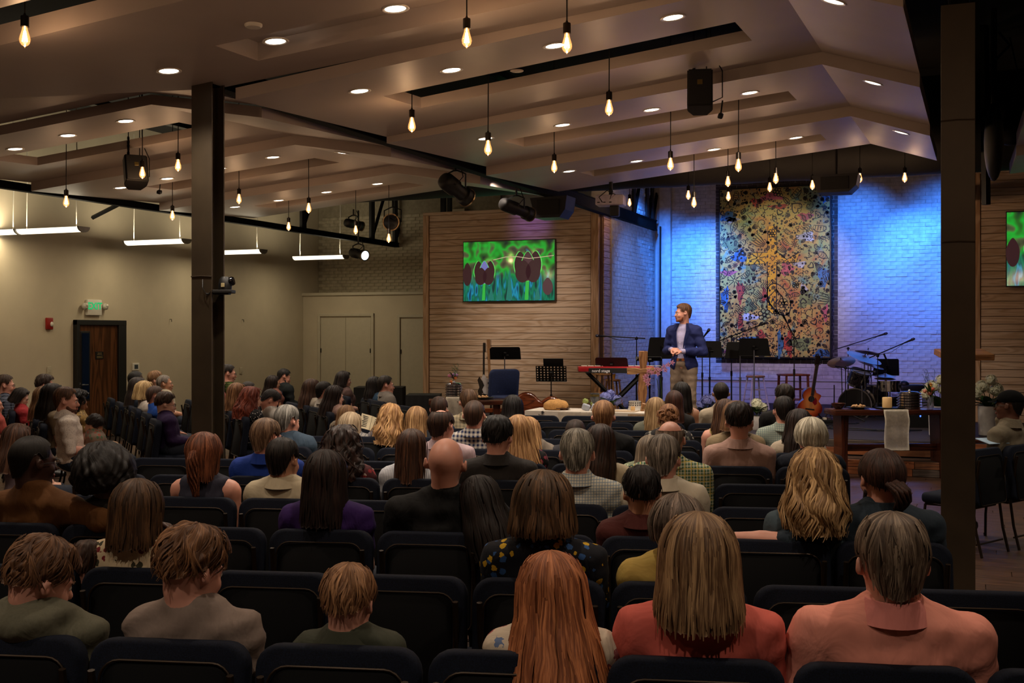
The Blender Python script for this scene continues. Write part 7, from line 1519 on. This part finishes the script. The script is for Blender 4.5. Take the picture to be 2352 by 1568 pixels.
person('woman with long dark brown hair in a cream blouse beside the silver-haired man', 1378, 980, cen(4, 1378), 7, -6, 4, 6, .96, .95, 'long', ('#20120c', '#3e2417'), ('#b0a288',), 'elbow', 'fair', male=False, lv=1)
person('bald older man in a green plaid shirt', 1540, 966, cen(4, 1540)-.1, 7, 12, 0, 0, 1.05, 1.12, 'fringe', ('#5c4c40', '#8a7868'), ('#1f4a30', 'plaid', '#a8a890', .45, '#b09a4a'), 'elbow', 'pink', lv=1, collar=True, belly=.3, fwd=.03)
# ---- sixth row
person('man with dark hair in a pale pink dress shirt', 1698, 932, cen(5, 1698), 6, 6, 2, 0, 1.05, 1.08, 'fluffy', ('#140c0a', '#2e1d16'), ('#a5857a', 'plain'), 'long', 'pink', lv=1, collar=True)
person('woman with short white hair in a navy top', 1862, 969, cen(5, 1862), 6, -8, 2, 0, 1.02, 1.06, 'pixie', ('#9a917c', '#d8d0b8'), ('#0c1220',), 'elbow', 'pink', male=False, lv=1, hs=(1.02, 1.02, 1.05))
person('woman with straight golden hair in a black top of pink roses', 1192, 958, cen(5, 1192), 7, -12, 4, -4, .96, .92, 'verylong', ('#8a5f34', '#bd9258'), ('#0d0b0d', 'floral', '#b04a5e', .8, '#8a3a4a'), 'short', 'fair', male=False, lv=1)
person('man with thinning brown hair in a lavender striped shirt', 1014, 941, cen(5, 1014), 8, 18, 4, 0, 1.04, 1.05, 'balding', ('#241710', '#4a3020'), ('#a08a92', 'stripe', '#b8a4a8', .5), 'long', 'pink', lv=1, collar=True)
person('woman in a pale green dotted dress, her head behind the silver-brown hair', 1492, 1006, cen(5, 1492), 7, 0, 8, 0, .95, .95, 'bob', ('#4a3d30', '#8a7860'), ('#6f7860', 'dots', '#b8bc98', .8), 'elbow', 'pink', male=False, lv=0)
# ---- seventh row
person('grey-haired man in a blue-grey chambray shirt', 660, 936, cen(6, 660), 9, 24, 4, 0, 1.04, 1.02, 'gray_short', ('#55524c', '#a29e96'), ('#2d3d4c', 'heather', '#39495a'), 'long', 'pink', lv=1, collar=True, face=True)
person('man with short brown hair in a navy and white gingham shirt', 1090, 921, cen(6, 1090), 8, 4, 2, 0, 1.04, 1.06, 'buzz', ('#2a1a10', '#4a2f1e'), ('#b3aca2', 'plaid', '#1c2647', .8), 'long', 'pink', lv=1, collar=True)
person('person in a grey hooded sweatshirt beside the golden-haired woman', 1214, 962, cen(6, 1214), 7, 4, 16, -6, .98, .98, 'longstraight', ('#8a5f34', '#bd9258'), ('#6f665c', 'heather', '#7c7268'), 'hood', 'fair', male=False, lv=1, seed=4, hx=-.04)
person('person with dark brown hair directly behind the silver-haired man', 1322, 968, cen(6, 1322), 7, 0, 4, 0, .98, .96, 'short', ('#1c110b', '#35211a'), ('#2b2a30',), 'short', 'pink', lv=0)
person('young man with short sandy hair in a black crew-neck tee', 1386, 924, cen(6, 1386), 7, 2, 0, 0, 1.04, 1.06, 'short', ('#6a4426', '#a37848'), ('#0a0a0b',), 'elbow', 'pink', lv=1)
person('woman with thick light brown hair in a tan top behind the pink shirt', 1690, 926, cen(6, 1690)+.15, 6, 0, 4, 0, 1.0, 1.05, 'bob', ('#4a2f18', '#7c5430'), ('#8c7a60', 'heather', '#7a6a50'), 'elbow', 'pink', male=False, lv=0, hs=(1.1, 1, 1))
person('woman with long very dark hair in a cream lace top beside the white-haired woman', 1834, 944, cen(6, 1834), 6, -12, 4, 4, .98, .95, 'long', ('#160c09', '#2c1a13'), ('#a69886',), 'short', 'fair', male=False, lv=1)
# ---- eighth row
person('woman with long grey-blond hair in a grey plaid top, holding a booklet', 806, 950, cen(7, 806), 12, 30, 8, 0, .97, .95, 'longstraight', ('#8a7458', '#b8a484'), ('#7d7a76', 'check', '#4c4c52', .8), 'elbow', 'fair', male=False, lv=1, face=True)
person('woman with long golden hair in a grey sweater behind the booklet', 896, 933, cen(7, 896), 9, -18, 4, 8, .98, .95, 'wavy', ('#80562c', '#c2965a'), ('#6c6a70',), 'long', 'fair', male=False, lv=1)
person('woman with highlighted blond hair beside the balding man', 957, 937, cen(7, 957), 8, 4, 4, 0, .97, .93, 'longstraight', ('#6b4826', '#b98f58'), ('#1b2028',), 'short', 'fair', male=False, lv=1, seed=6)
person('woman with curly auburn hair pinned up, dark floral scarf', 1536, 930, cen(7, 1536), 7, 6, 2, 0, .98, .96, 'pulled', ('#5c351c', '#9a6a3c'), ('#1c1a1c', 'floral', '#8a8478', .7, '#5a5a50'), 'elbow', 'fair', male=False, lv=1, tail='updo')
person('woman with brown hair in a sleeveless yellow top', 1665, 920, cen(7, 1665), 7, -6, 2, 4, .97, .95, 'longstraight', ('#2e1a10', '#57361f'), ('#b39a64',), 'none', 'pink', male=False, lv=1)
person('man with short dark hair in a pale check shirt in front of the sunburst guitar', 1800, 914, cen(7, 1800), 6, -4, 2, 0, 1.02, 1.02, 'short', ('#0f0a09', '#241914'), ('#8f988c', 'check', '#5f7070', .4), 'long', 'pink', lv=1, collar=True)
# ---- ninth and farther rows
person('man with brown hair in a cream and tan plaid shirt', 1076, 897, cen(8, 1076), 8, -14, 0, 0, 1.02, 1.02, 'short', ('#3c2616', '#6c4c30'), ('#a79a7e', 'plaid', '#7c7462', .9), 'long', 'pink', lv=1, collar=True)
person('man with reddish brown hair just behind the balding man', 1009, 914, cen(8, 1009), 8, 0, 2, 0, 1.02, 1.0, 'short', ('#24140c', '#42281a'), ('#25344c',), 'short', 'pink', lv=0)
person('woman with smooth black hair in a cream cardigan before the double bass', 1178, 911, cen(8, 1178), 8, 0, 2, 0, .98, .98, 'long', ('#080505', '#171010'), ('#a0927c',), 'long', 'pink', male=False, lv=1)
person('woman with straight ash-blond hair in a grey jacket below the cross', 1506, 916, cen(8, 1506), 7, 2, 2, 0, .98, .95, 'longstraight', ('#7a5a34', '#b09060'), ('#5f6054',), 'long', 'fair', male=False, lv=1, seed=3)
person('woman with dark auburn hair behind the ash-blond woman', 1549, 900, cen(9, 1549), 7, 2, 2, 0, .97, .93, 'longstraight', ('#2c140c', '#4c2618'), ('#1e1c1c',), 'short', 'pink', male=False, lv=0, seed=5)
person('woman with long black hair and bare shoulders below the speaker', 1566, 880, cen(10, 1560)-.3, 6, 0, 2, 0, .97, .93, 'longstraight', ('#0b0706', '#1a110e'), ('#8d6a50',), 'none', 'tan', male=False, lv=1, seed=8)
person('man with short black hair in a cream shirt before the blue hydrangea', 1656, 879, cen(9, 1656)+.2, 6, 0, 2, 0, 1.0, .98, 'buzz', ('#100a09', '#241914'), ('#a39682',), 'long', 'tan', lv=1, collar=True)
person('man with spiky dark hair in a black suit jacket', 1802, 888, cen(9, 1802), 5, -4, 0, 0, 1.04, 1.1, 'fluffy', ('#120c0a', '#3a2c22'), ('#0e0d0e',), 'long', 'pink', lv=1, collar='#a9a49c', hs=(1, 1, 1))
# ---- left block, seen from the side
def lz(s, px): return s/(LF[1]+LF[0]*(px-CX)/F_PX)
YL = 64.5
person('bearded man with short brown hair in a white patterned short-sleeve shirt', 152, 892, 11.6, YL+4, 6, 4, 0, 1.06, 1.05, 'short', ('#3a2415', '#6a4528'), ('#c9bcb0', 'dots', '#a3968c', .6), 'elbow', 'pink', lv=2, face=True, beard='#4a2a18', collar=True, pants='#1b2434')
person('woman with long dark blond hair left of the bearded man', 104, 890, 13.2, YL, 4, 4, 0, .98, .94, 'long', ('#4c3018', '#85603a'), ('#7c7464',), 'short', 'fair', male=False, lv=1, face=True)
person('man with dark wavy hair behind the blond woman, near the left edge', 104, 864, 15.0, YL, 6, 2, 0, 1.02, 1.0, 'fluffy', ('#20140e', '#3c281c'), ('#1e2228',), 'short', 'pink', lv=1, face=True, glass=True)
person('woman with black hair and sunglasses on top, behind the bearded man', 122, 884, 12.4, YL, 2, 6, 0, .96, .92, 'long', ('#0e0907', '#1e1410'), ('#7a6a54',), 'short', 'fair', male=False, lv=1)
person('woman with very dark curly hair in a yellow-trimmed top beyond the bearded man', 178, 900, 13.0, YL, 10, 16, 4, .96, .94, 'curly', ('#0a0605', '#1a110d'), ('#8a6e3e', 'floral', '#b9a070', .8, '#5a4a3c'), 'short', 'tan', male=False, lv=1, pants='#8c6f58')
person('child with black hair leaning forward on a floral skirt', 216, 990, 11.9, YL, 20, 38, 10, .84, .82, 'fluffy', ('#0e0807', '#20130e'), ('#7c6a5c', 'floral', '#4a6a50', .8, '#9a4a3a'), 'short', 'tan', lv=1, H=.98)
person('child with black hair in a red shirt beyond the plaid man', 48, 893, 14.4, YL, 14, 24, 0, .85, .82, 'bob', ('#120b09', '#281a14'), ('#8c2428',), 'short', 'fair', male=False, lv=1, face=True, H=1.14)
person('man with glasses in a navy plaid shirt at the left edge', 12, 863, 14.8, YL, 2, 4, 0, 1.04, 1.04, 'short', ('#2c1d14', '#4c3524'), ('#10131f', 'plaid', '#5a6070', .8), 'long', 'pink', lv=1, face=True, glass=True, collar=True)
person('person in a coral shirt with crossed bare arms at the left edge', -18, 905, 13.0, YL, 0, 4, 0, 1.0, 1.0, 'short', ('#3a2618', '#5a3e28'), ('#a84a40',), 'short', 'pink', lv=1)
person('woman with long brown hair in a lavender top behind the dark-skinned man', 40, 978, 9.2, 40, 0, 8, 0, .97, .93, 'long', ('#2e1a10', '#5a3822'), ('#8e8494',), 'short', 'fair', male=False, lv=1)
person('teenager with short brown hair and glasses in a purple shirt', 380, 905, lz(2.0, 380), YL, 4, 6, 0, .98, .96, 'fluffy', ('#26160e', '#452a1a'), ('#241038', 'plain'), 'long', 'fair', lv=1, face=True, glass=True)
person('man with cropped brown hair in a bright blue shirt beside the purple shirt', 358, 887, lz(2.06, 358), YL, 2, 4, 0, 1.02, 1.02, 'buzz', ('#2c1a11', '#4c3022'), ('#123c86',), 'short', 'pink', lv=1, face=True)
person('woman with a straight blond bob in a white top, left block', 333, 878, lz(2.06, 333), YL, -6, 4, 0, .97, .94, 'bob', ('#8a6a3e', '#c2a468'), ('#aaa096',), 'short', 'fair', male=False, lv=1)
person('woman with dark hair between the blond bob and the dark-skinned man', 317, 869, lz(2.06, 317), YL, 0, 4, 0, .97, .92, 'long', ('#140c0a', '#2a1a14'), ('#18202c',), 'short', 'tan', male=False, lv=0)
person('dark-skinned man in a navy shirt farthest in his row, left block', 313, 853, 16.6, YL, 8, 4, 0, 1.04, 1.02, 'buzz', ('#080606', None), ('#121a2c',), 'long', 'dark', lv=1, face=True)
person('older woman with curly sandy hair resting her head back', 358, 855, 17.6, YL, 16, -4, 6, .98, .94, 'fluffy', ('#6a482c', '#a07a50'), ('#8f8474',), 'short', 'fair', male=False, lv=1, face=True)
person('man with short grey hair in a cream shirt and lanyard leaning back', 378, 862, 17.0, YL, 10, 0, 4, 1.02, 1.0, 'buzz', ('#4a4038', '#8a8074'), ('#a39882',), 'elbow', 'tan', lv=1, face=True)
person('redheaded woman in a black and white dotted dress', 578, 893, lz(3.0, 578), YL-2, 4, 8, 0, .98, .95, 'wavy', ('#5a1e0c', '#8a3a1c'), ('#100e10', 'dots', '#b0aaa4', .9), 'short', 'fair', male=False, lv=1, face=True)
person('man with black hair bowing his head in a white tee', 620, 897, lz(3.1, 620)+.6, YL-4, 10, 42, 0, 1.0, .98, 'short', ('#0d0908', '#20150f'), ('#a8a29a',), 'short', 'pink', lv=1, face=True)
person('woman with light brown hair in a cream print blouse beside the steel column', 545, 882, lz(3.05, 545), YL-6, -4, 4, 0, .98, .96, 'longstraight', ('#5c3a1e', '#8f6238'), ('#a39482', 'floral', '#6a5a4e', .6), 'long', 'fair', male=False, lv=1, seed=2)
person('man with dark hair behind the light brown hair, left block', 571, 879, 16.2, YL, 2, 4, 0, 1.0, .98, 'short', ('#120b09', '#261812'), ('#2e2a2c',), 'short', 'tan', lv=0)
person('man with glasses in a green plaid shirt by the far wall', 524, 839, 17.6, YL, 6, 6, 0, 1.05, 1.02, 'short', ('#120d0b', '#2a1e18'), ('#46541f', 'plaid', '#1a2414', .9), 'long', 'pink', lv=1, face=True, glass=True, collar=True)
person('person in a dusty pink top half hidden by the steel column', 500, 858, 17.4, YL, 0, 4, 0, .97, .94, 'long', ('#6a4a2c', '#94704a'), ('#8a4a44',), 'short', 'fair', male=False, lv=0)
person('man with a beard in a dark jacket, arm around the woman beside him', 652, 849, 19.4, YL-10, 14, 18, -6, 1.04, 1.02, 'short', ('#0f0b0a', '#241c18'), ('#141a1c',), 'long', 'pink', lv=1, face=True, beard='#2a2422')
person('woman with dark hair and earrings leaning on the man in the dark jacket', 627, 864, 18.8, YL-6, 6, 2, 8, .97, .94, 'long', ('#160d0a', '#30201a'), ('#6a4238',), 'short', 'tan', male=False, lv=1, face=True)
person('woman with long brown hair, second row of the left block', 716, 873, lz(4.2, 716), YL-4, 0, 4, 0, .98, .95, 'long', ('#2c1a10', '#4e301e'), ('#8c8274',), 'short', 'fair', male=False, lv=1)
person('man with dark hair and sunglasses on his head in a white shirt', 745, 879, lz(4.2, 745), YL-6, 0, 4, 0, 1.02, 1.0, 'short', ('#0e0a09', '#20160f'), ('#a29a90',), 'long', 'pink', lv=1, collar=True, face=True)
person('woman with dark hair resting her cheek on her hand, pale pink top', 769, 888, lz(4.2, 769)-.3, YL-4, 6, 10, 4, .97, .94, 'long', ('#160c09', '#2c1a14'), ('#94766c', 'dots', '#a88a80', .6), 'short', 'fair', male=False, lv=1, arms='chin', face=True)
person('woman with dark hair in a mauve top before the closet doors', 790, 855, lz(5.4, 790), YL, 6, 6, 0, 1.0, .95, 'bob', ('#120a08', '#261610'), ('#54403c',), 'short', 'fair', male=False, lv=1, face=True)
person('man with short dark hair in a grey shirt in profile before the black table', 886, 865, lz(5.4, 886), YL+4, 4, 2, 0, 1.04, 1.02, 'short', ('#16100d', '#3a3028'), ('#6c655e', 'heather', '#78716a'), 'long', 'pink', lv=1, face=True, collar=True)
person('woman with dark hair held by a clip in a denim shirt beside the profile man', 861, 867, lz(5.45, 861), YL, 0, 4, 0, .98, .94, 'longstraight', ('#0d0807', '#1e1310'), ('#2a4258',), 'long', 'fair', male=False, lv=1, seed=9)
person('person with sandy hair almost hidden behind the grey-blond woman', 796, 934, 13.0, 20, 0, 6, 0, .95, .92, 'bob', ('#6a4828', '#946c40'), ('#8a7c6a',), 'short', 'fair', male=False, lv=0)
# ---- right side
oc, Jc, orgc, rzc = person('man in a black cap and glasses with his chin on his hand, right side', 2318, 898, 10.0, -40, -8, 0, 0, 1.04, 1.02, 'buzz', ('#0a0706', None), ('#6a604e', 'plain'), 'long', 'brown', lv=2, arms='chin', face=True, glass=True, collar=True, pants='#4a5660')
def cap_on(o, J, s):
    M4 = Matrix.Translation(tuple(J['H'])) @ Matrix(J['HM'].tolist()).to_4x4() @ Matrix.Scale(s*1.03, 4); bm = bmesh.new()
    vs_ = blob(bm, (0, -.012, .045), (.092, .112, .088), 3)
    for v in vs_: v.co.z = max(v.co.z, .035)
    bm.transform(M4); cp = mk('cap', bm, plain('black_cap_cloth', '#050505', .9, spec=.1), o, smooth='a')
    bm = bmesh.new(); n = 12; a = [bm.verts.new((.078*math.sin(t), .085+.085*math.cos(t) if abs(t) < 1.57 else .085, .045-.012*math.cos(t)**2-.018*abs(math.sin(t)))) for t in [PI*(-.5+i/n) for i in range(n+1)]]; b = [bm.verts.new((v.co.x*.98, .07, .052)) for v in a]
    for i in range(n): bm.faces.new((a[i], a[i+1], b[i+1], b[i]))
    bmesh.ops.solidify(bm, geom=bm.faces[:], thickness=.005); bm.transform(M4); mk('cap_visor', bm, plain('black_cap_cloth', '#050505', .9, spec=.1), cp, smooth=True)
cap_on(oc, Jc, 1.04)
# ---- the speaker
def speaker_man():
    z = 16.45; p = PZ(1571, 765, z); s = 1.03; yaw = -148; rz = TH-R(yaw); M = rotm(R(48), R(2), 0)
    J = dict(P=(0, 0, 1.0), C=(0, -.01, 1.32), N=(0, -.01, 1.545), H=(0, .035, 1.715), HM=M, S=((-.19, -.01, 1.455), (.19, -.01, 1.455)), E=((-.30, -.02, 1.16), (.29, -.04, 1.17)), W=((-.075, .24, 1.17), (.085, .25, 1.20)), HD=((.75, .55, .05), (-.8, .45, -.05)), HU=((.2, .6, 1), (-.2, .8, .8)), HS=(-1, 1), curl=.75,
             HP=((-.095, 0, .93), (.095, 0, .93)), K=((-.12, .05, .50), (.13, .0, .50)), A=((-.13, .0, .10), (.17, -.03, .10)), FD=((-.2, 1, 0), (.3, 1, 0)))
    G = body(J, True, s, 1.02); fines = [((-.13, -.12, 1.58), (.13, .18, 1.87), .0085), ((-.2, .18, 1.08), (.2, .4, 1.28), .009)]
    L = G['leg']+G['foot']+G['torso']+G['arm']+G['fore']+G['neck']+G['head']+G['hand']
    o = link('person', surf('person', L, .024, fines), skin('pink'), None, (p.x, p.y, SH), (0, 0, rz)); tag(o, 'bearded speaker in a navy blazer and khaki trousers standing on the stage', 'person')
    link('shirt', surf('shirt', infl(G['torso'], .008)+infl(G['arm']+G['fore'], .008)+[Cp((0, -.01, 1.49), (0, -.01, 1.53), .085, .072)], .016, (), .03, .002, lambda X, Y, Z: 1.02-Z), cloth('#a9a2c0', 'check', '#8c88b4', .3), o)
    bl = infl(G['torso'], .026)+infl(G['arm'], .015)+infl([G['fore'][0], G['fore'][2]], .015)+infl([Cp(G['fore'][1][1], np.array(G['fore'][1][1])*.35+np.array(G['fore'][1][2])*.65, .042, .034), Cp(G['fore'][3][1], np.array(G['fore'][3][1])*.35+np.array(G['fore'][3][2])*.65, .042, .034)], .018)+[E((0, .0, .96), (.205, .155, .13))]
    def clip(X, Y, Z):
        w_ = np.interp(Z, (.8, .95, 1.12, 1.2, 1.45, 1.56, 1.7), (.13, .085, .045, .05, .085, .06, .05)); return np.maximum(np.minimum(w_-np.abs(X), Y-.0), np.maximum(.88-Z, (Z-1.575)))
    bz = link('blazer', surf('blazer', bl, .012, (), .03, .004, clip), cloth('#1a2150', 'heather', '#232b5c'), o)
    for q in (-1, 1):
        bm = bmesh.new(); pts = [(q*.055, .04, 1.575), (q*.085, .115, 1.47), (q*.066, .138, 1.35), (q*.05, .15, 1.2)]; L_ = [bm.verts.new(Vector(v)+Vector((0, .012, 0))) for v in pts]; R_ = [bm.verts.new(Vector(v)+Vector((q*d, .008, -.0))) for v, d in zip(pts, (.03, .055, .045, .005))]
        for i in range(3): bm.faces.new((L_[i], L_[i+1], R_[i+1], R_[i]))
        bmesh.ops.solidify(bm, geom=bm.faces[:], thickness=.006); mk('lapel', bm, cloth('#1a2150', 'heather', '#232b5c'), bz)
    bm = bmesh.new(); lathe(bm, [(.093, -.02), (.082, .0), (.070, .032), (.066, .032), (.068, -.01)], 28, (0, -.008, 1.545), Matrix.Rotation(R(-14), 4, 'X'), cap=False); mk('collar', bm, cloth('#a9a2c0', 'check', '#8c88b4', .3), o, smooth='a')
    for k in range(5): bm = bmesh.new(); blob(bm, (0, .143+.004*math.sin(k), 1.45-k*.075), (.006, .004, .006), 1); mk('button', bm, WPL, o)
    link('trousers', surf('trousers', infl(G['leg'], .02)+[E((0, 0, 1.0), (.172, .132, .12)), Cp((-.13, 0, .3), (-.13, 0, .10), .062, .06), Cp((.165, -.02, .3), (.17, -.03, .10), .062, .06)], .018, (), .04, .004, lambda X, Y, Z: np.maximum(Z-1.06, .05-Z)), cloth('#7c6c5c'), o)
    bm = bmesh.new(); lathe(bm, [(1, -.02), (1.02, 0), (1, .02)], 36, cap=False)
    for v in bm.verts: v.co.x *= .168; v.co.y *= .132; v.co.z += 1.05
    mk('belt', bm, plain('tan_leather', '#8a4a1c', .4), o, smooth='a'); mk('belt_buckle', rbox((0, .137, 1.05), (.045, .008, .035), .004, 1), plain('buckle', '#8a8276', .3, 1), o)
    link('shoes', surf('shoes', infl(G['foot'], .01), .014), plain('brown_leather', '#3a2010', .35), o)
    hm = hair_mat('#3a2216', '#7a5030'); h = put_hair(o, np.array(J['H']), M, s, 'short', hm, 2, 4, (1.0, 1.04, 1.0))
    T = lambda v: tuple(np.array(J['H'])+M@(np.array(v)*s)); Lb = [E(T((0, .030, -.080)), (.056, .060, .038), M), E(T((0, .047, -.088)), (.050, .049, .035), M)]+[Cp(T((q*.055, .028, -.058)), T((q*.040, .057, -.09)), .016, .018) for q in (-1, 1)]+[Cp(T((-.024, .099, -.048)), T((.024, .099, -.048)), .009, .009), E(T((0, .09, -.1)), (.028, .018, .02), M), E(T((0, .106, -.064)), (.02, .02, .007), M, sub=True, k=.004)]
    link('beard', surf('beard', Lb, .008, (), .015, .001), plain('beard_speaker', '#7a4226', .85, var=.4, scale=90, bump=.8), o); face_bits(o, J['H'], M, s*1.02, '#5a3420')
    bm = bmesh.new(); lathe(bm, [(.033, -.008), (.035, 0), (.033, .008)], 20, cap=False); M2 = Matrix.Translation((.10, .235, 1.20)) @ Vector((-.8, .45, 0)).to_track_quat('Z', 'Y').to_matrix().to_4x4(); bm.transform(M2); mk('watch', bm, BLACKP, o)
speaker_man()
# ---- chairs, once the sitters are known
def label_chairs():
    used = {}
    for i, c in enumerate(CHAIRS):
        for org, lb in PEOPLE:
            d = math.hypot(c[3]-org[0], c[4]-org[1]-0.0)
            if d < .62 and (i not in used or d < used[i][0]): used[i] = (d, lb)
    owner = {}
    for i, (d, lb) in used.items():
        if lb not in owner or d < owner[lb][0]: owner[lb] = (d, i)
    own = {i: lb for lb, (d, i) in owner.items()}
    OR = {lb: org for org, lb in PEOPLE}; drop = set()
    for i, lb in own.items():      # a left-block chair stands exactly under its sitter; chairs it would run into are not there
        c = CHAIRS[i]
        if c[0] == 'l': f_ = (-math.sin(LROT), math.cos(LROT)); c[3], c[4] = OR[lb][0]-f_[0]*.14, OR[lb][1]-f_[1]*.14
    for i, c in enumerate(CHAIRS):
        if c[0] == 'l' and i not in own and any(math.hypot(c[3]-CHAIRS[j][3], c[4]-CHAIRS[j][4]) < .44 for j in own): drop.add(i)
    BLK = {'c': 'middle block', 'l': 'left block'}; cnt = {}
    for i, (b, r_, k, x, y, rz) in enumerate(CHAIRS):
        if i in drop: continue
        if b == 'c': xc, zc = cT*x+sT*y, cT*y-sT*x; px = CX+xc/zc*F_PX
        if i in own: w_ = own[i].split(); lab = 'navy chair taken by the '+' '.join(w_[:9])
        else: cnt[(b, r_)] = cnt.get((b, r_), 0)+1; rn = (ROWN[r_] if b == 'c' else ORD[r_]); lab = f'empty navy chair, {ORD[min(k, 19)]} from the '+('left' if b == 'c' else 'camera end')+f' in the {rn} row of the {BLK[b]}'
        while lab.split()[-1] in ('a', 'and', 'the', 'of', 'in', 'with', 'his', 'her', 'very', 'on'): lab = ' '.join(lab.split()[:-1])
        chair((x, y, 0), rz, lab, f'{rn if i not in own else (ROWN[r_] if b == "c" else ORD[r_])} row of chairs, {BLK[b]}')
label_chairs()
for k, (px, z, a) in enumerate(CHAIRS_R):
    f_ = Matrix.Rotation(rzc, 3, 'Z'); p = Vector(orgc)+f_ @ Vector(((0, -.13, 0), (1.1, -1.0, 0), (-.58, -.1, 0))[k]); a = rzc-TH; chair((p.x, p.y, 0), TH+a, ['navy chair of the man in the black cap beside the right column', 'navy chair cut off by the right edge, nearest the camera', 'navy chair farthest back right of the right column'][k], 'chairs right of the right column')
# blue chair on the stage
p = onstage(1155, 17.4); chair((p.x, p.y, SH), TH-R(148), 'bright blue chair on the stage before the pine wall', None, FABB)
# ---- things held
p = PZ(851, 972, 11.4); e = empty('booklet', p, TH+R(25), 'open booklet with dark printed text held by the grey-blond woman', 'booklet'); e.rotation_euler = (R(-25), R(20), TH+R(20))
for s_ in (-1, 1):
    pg = mk('page', rbox((s_*.055, 0, 0), (.108, .003, .16), .001, 1, None, (0, 0, s_*R(8))), plain('paper_cream', '#b3a688', .7), e)
    for k in range(7): mk('print_line', rbox((s_*.055, -.004, .055-k*.018), (.075-.012*(k % 3), .001, .007), .0004, 1), BLACKP, pg)
for px, py, z, lb, col in ((2280, 1012, 9.9, 'pale blue folder on the lap of the man in the cap', '#8fa6b8'),):
    tag(mk('paper', rbox((0,0,0), (.24, .17, .006), .001, 1), plain('paper_'+col, col, .7), None, PZ(px, py, z), (R(12), 0, TH+.4)), lb, 'paper')
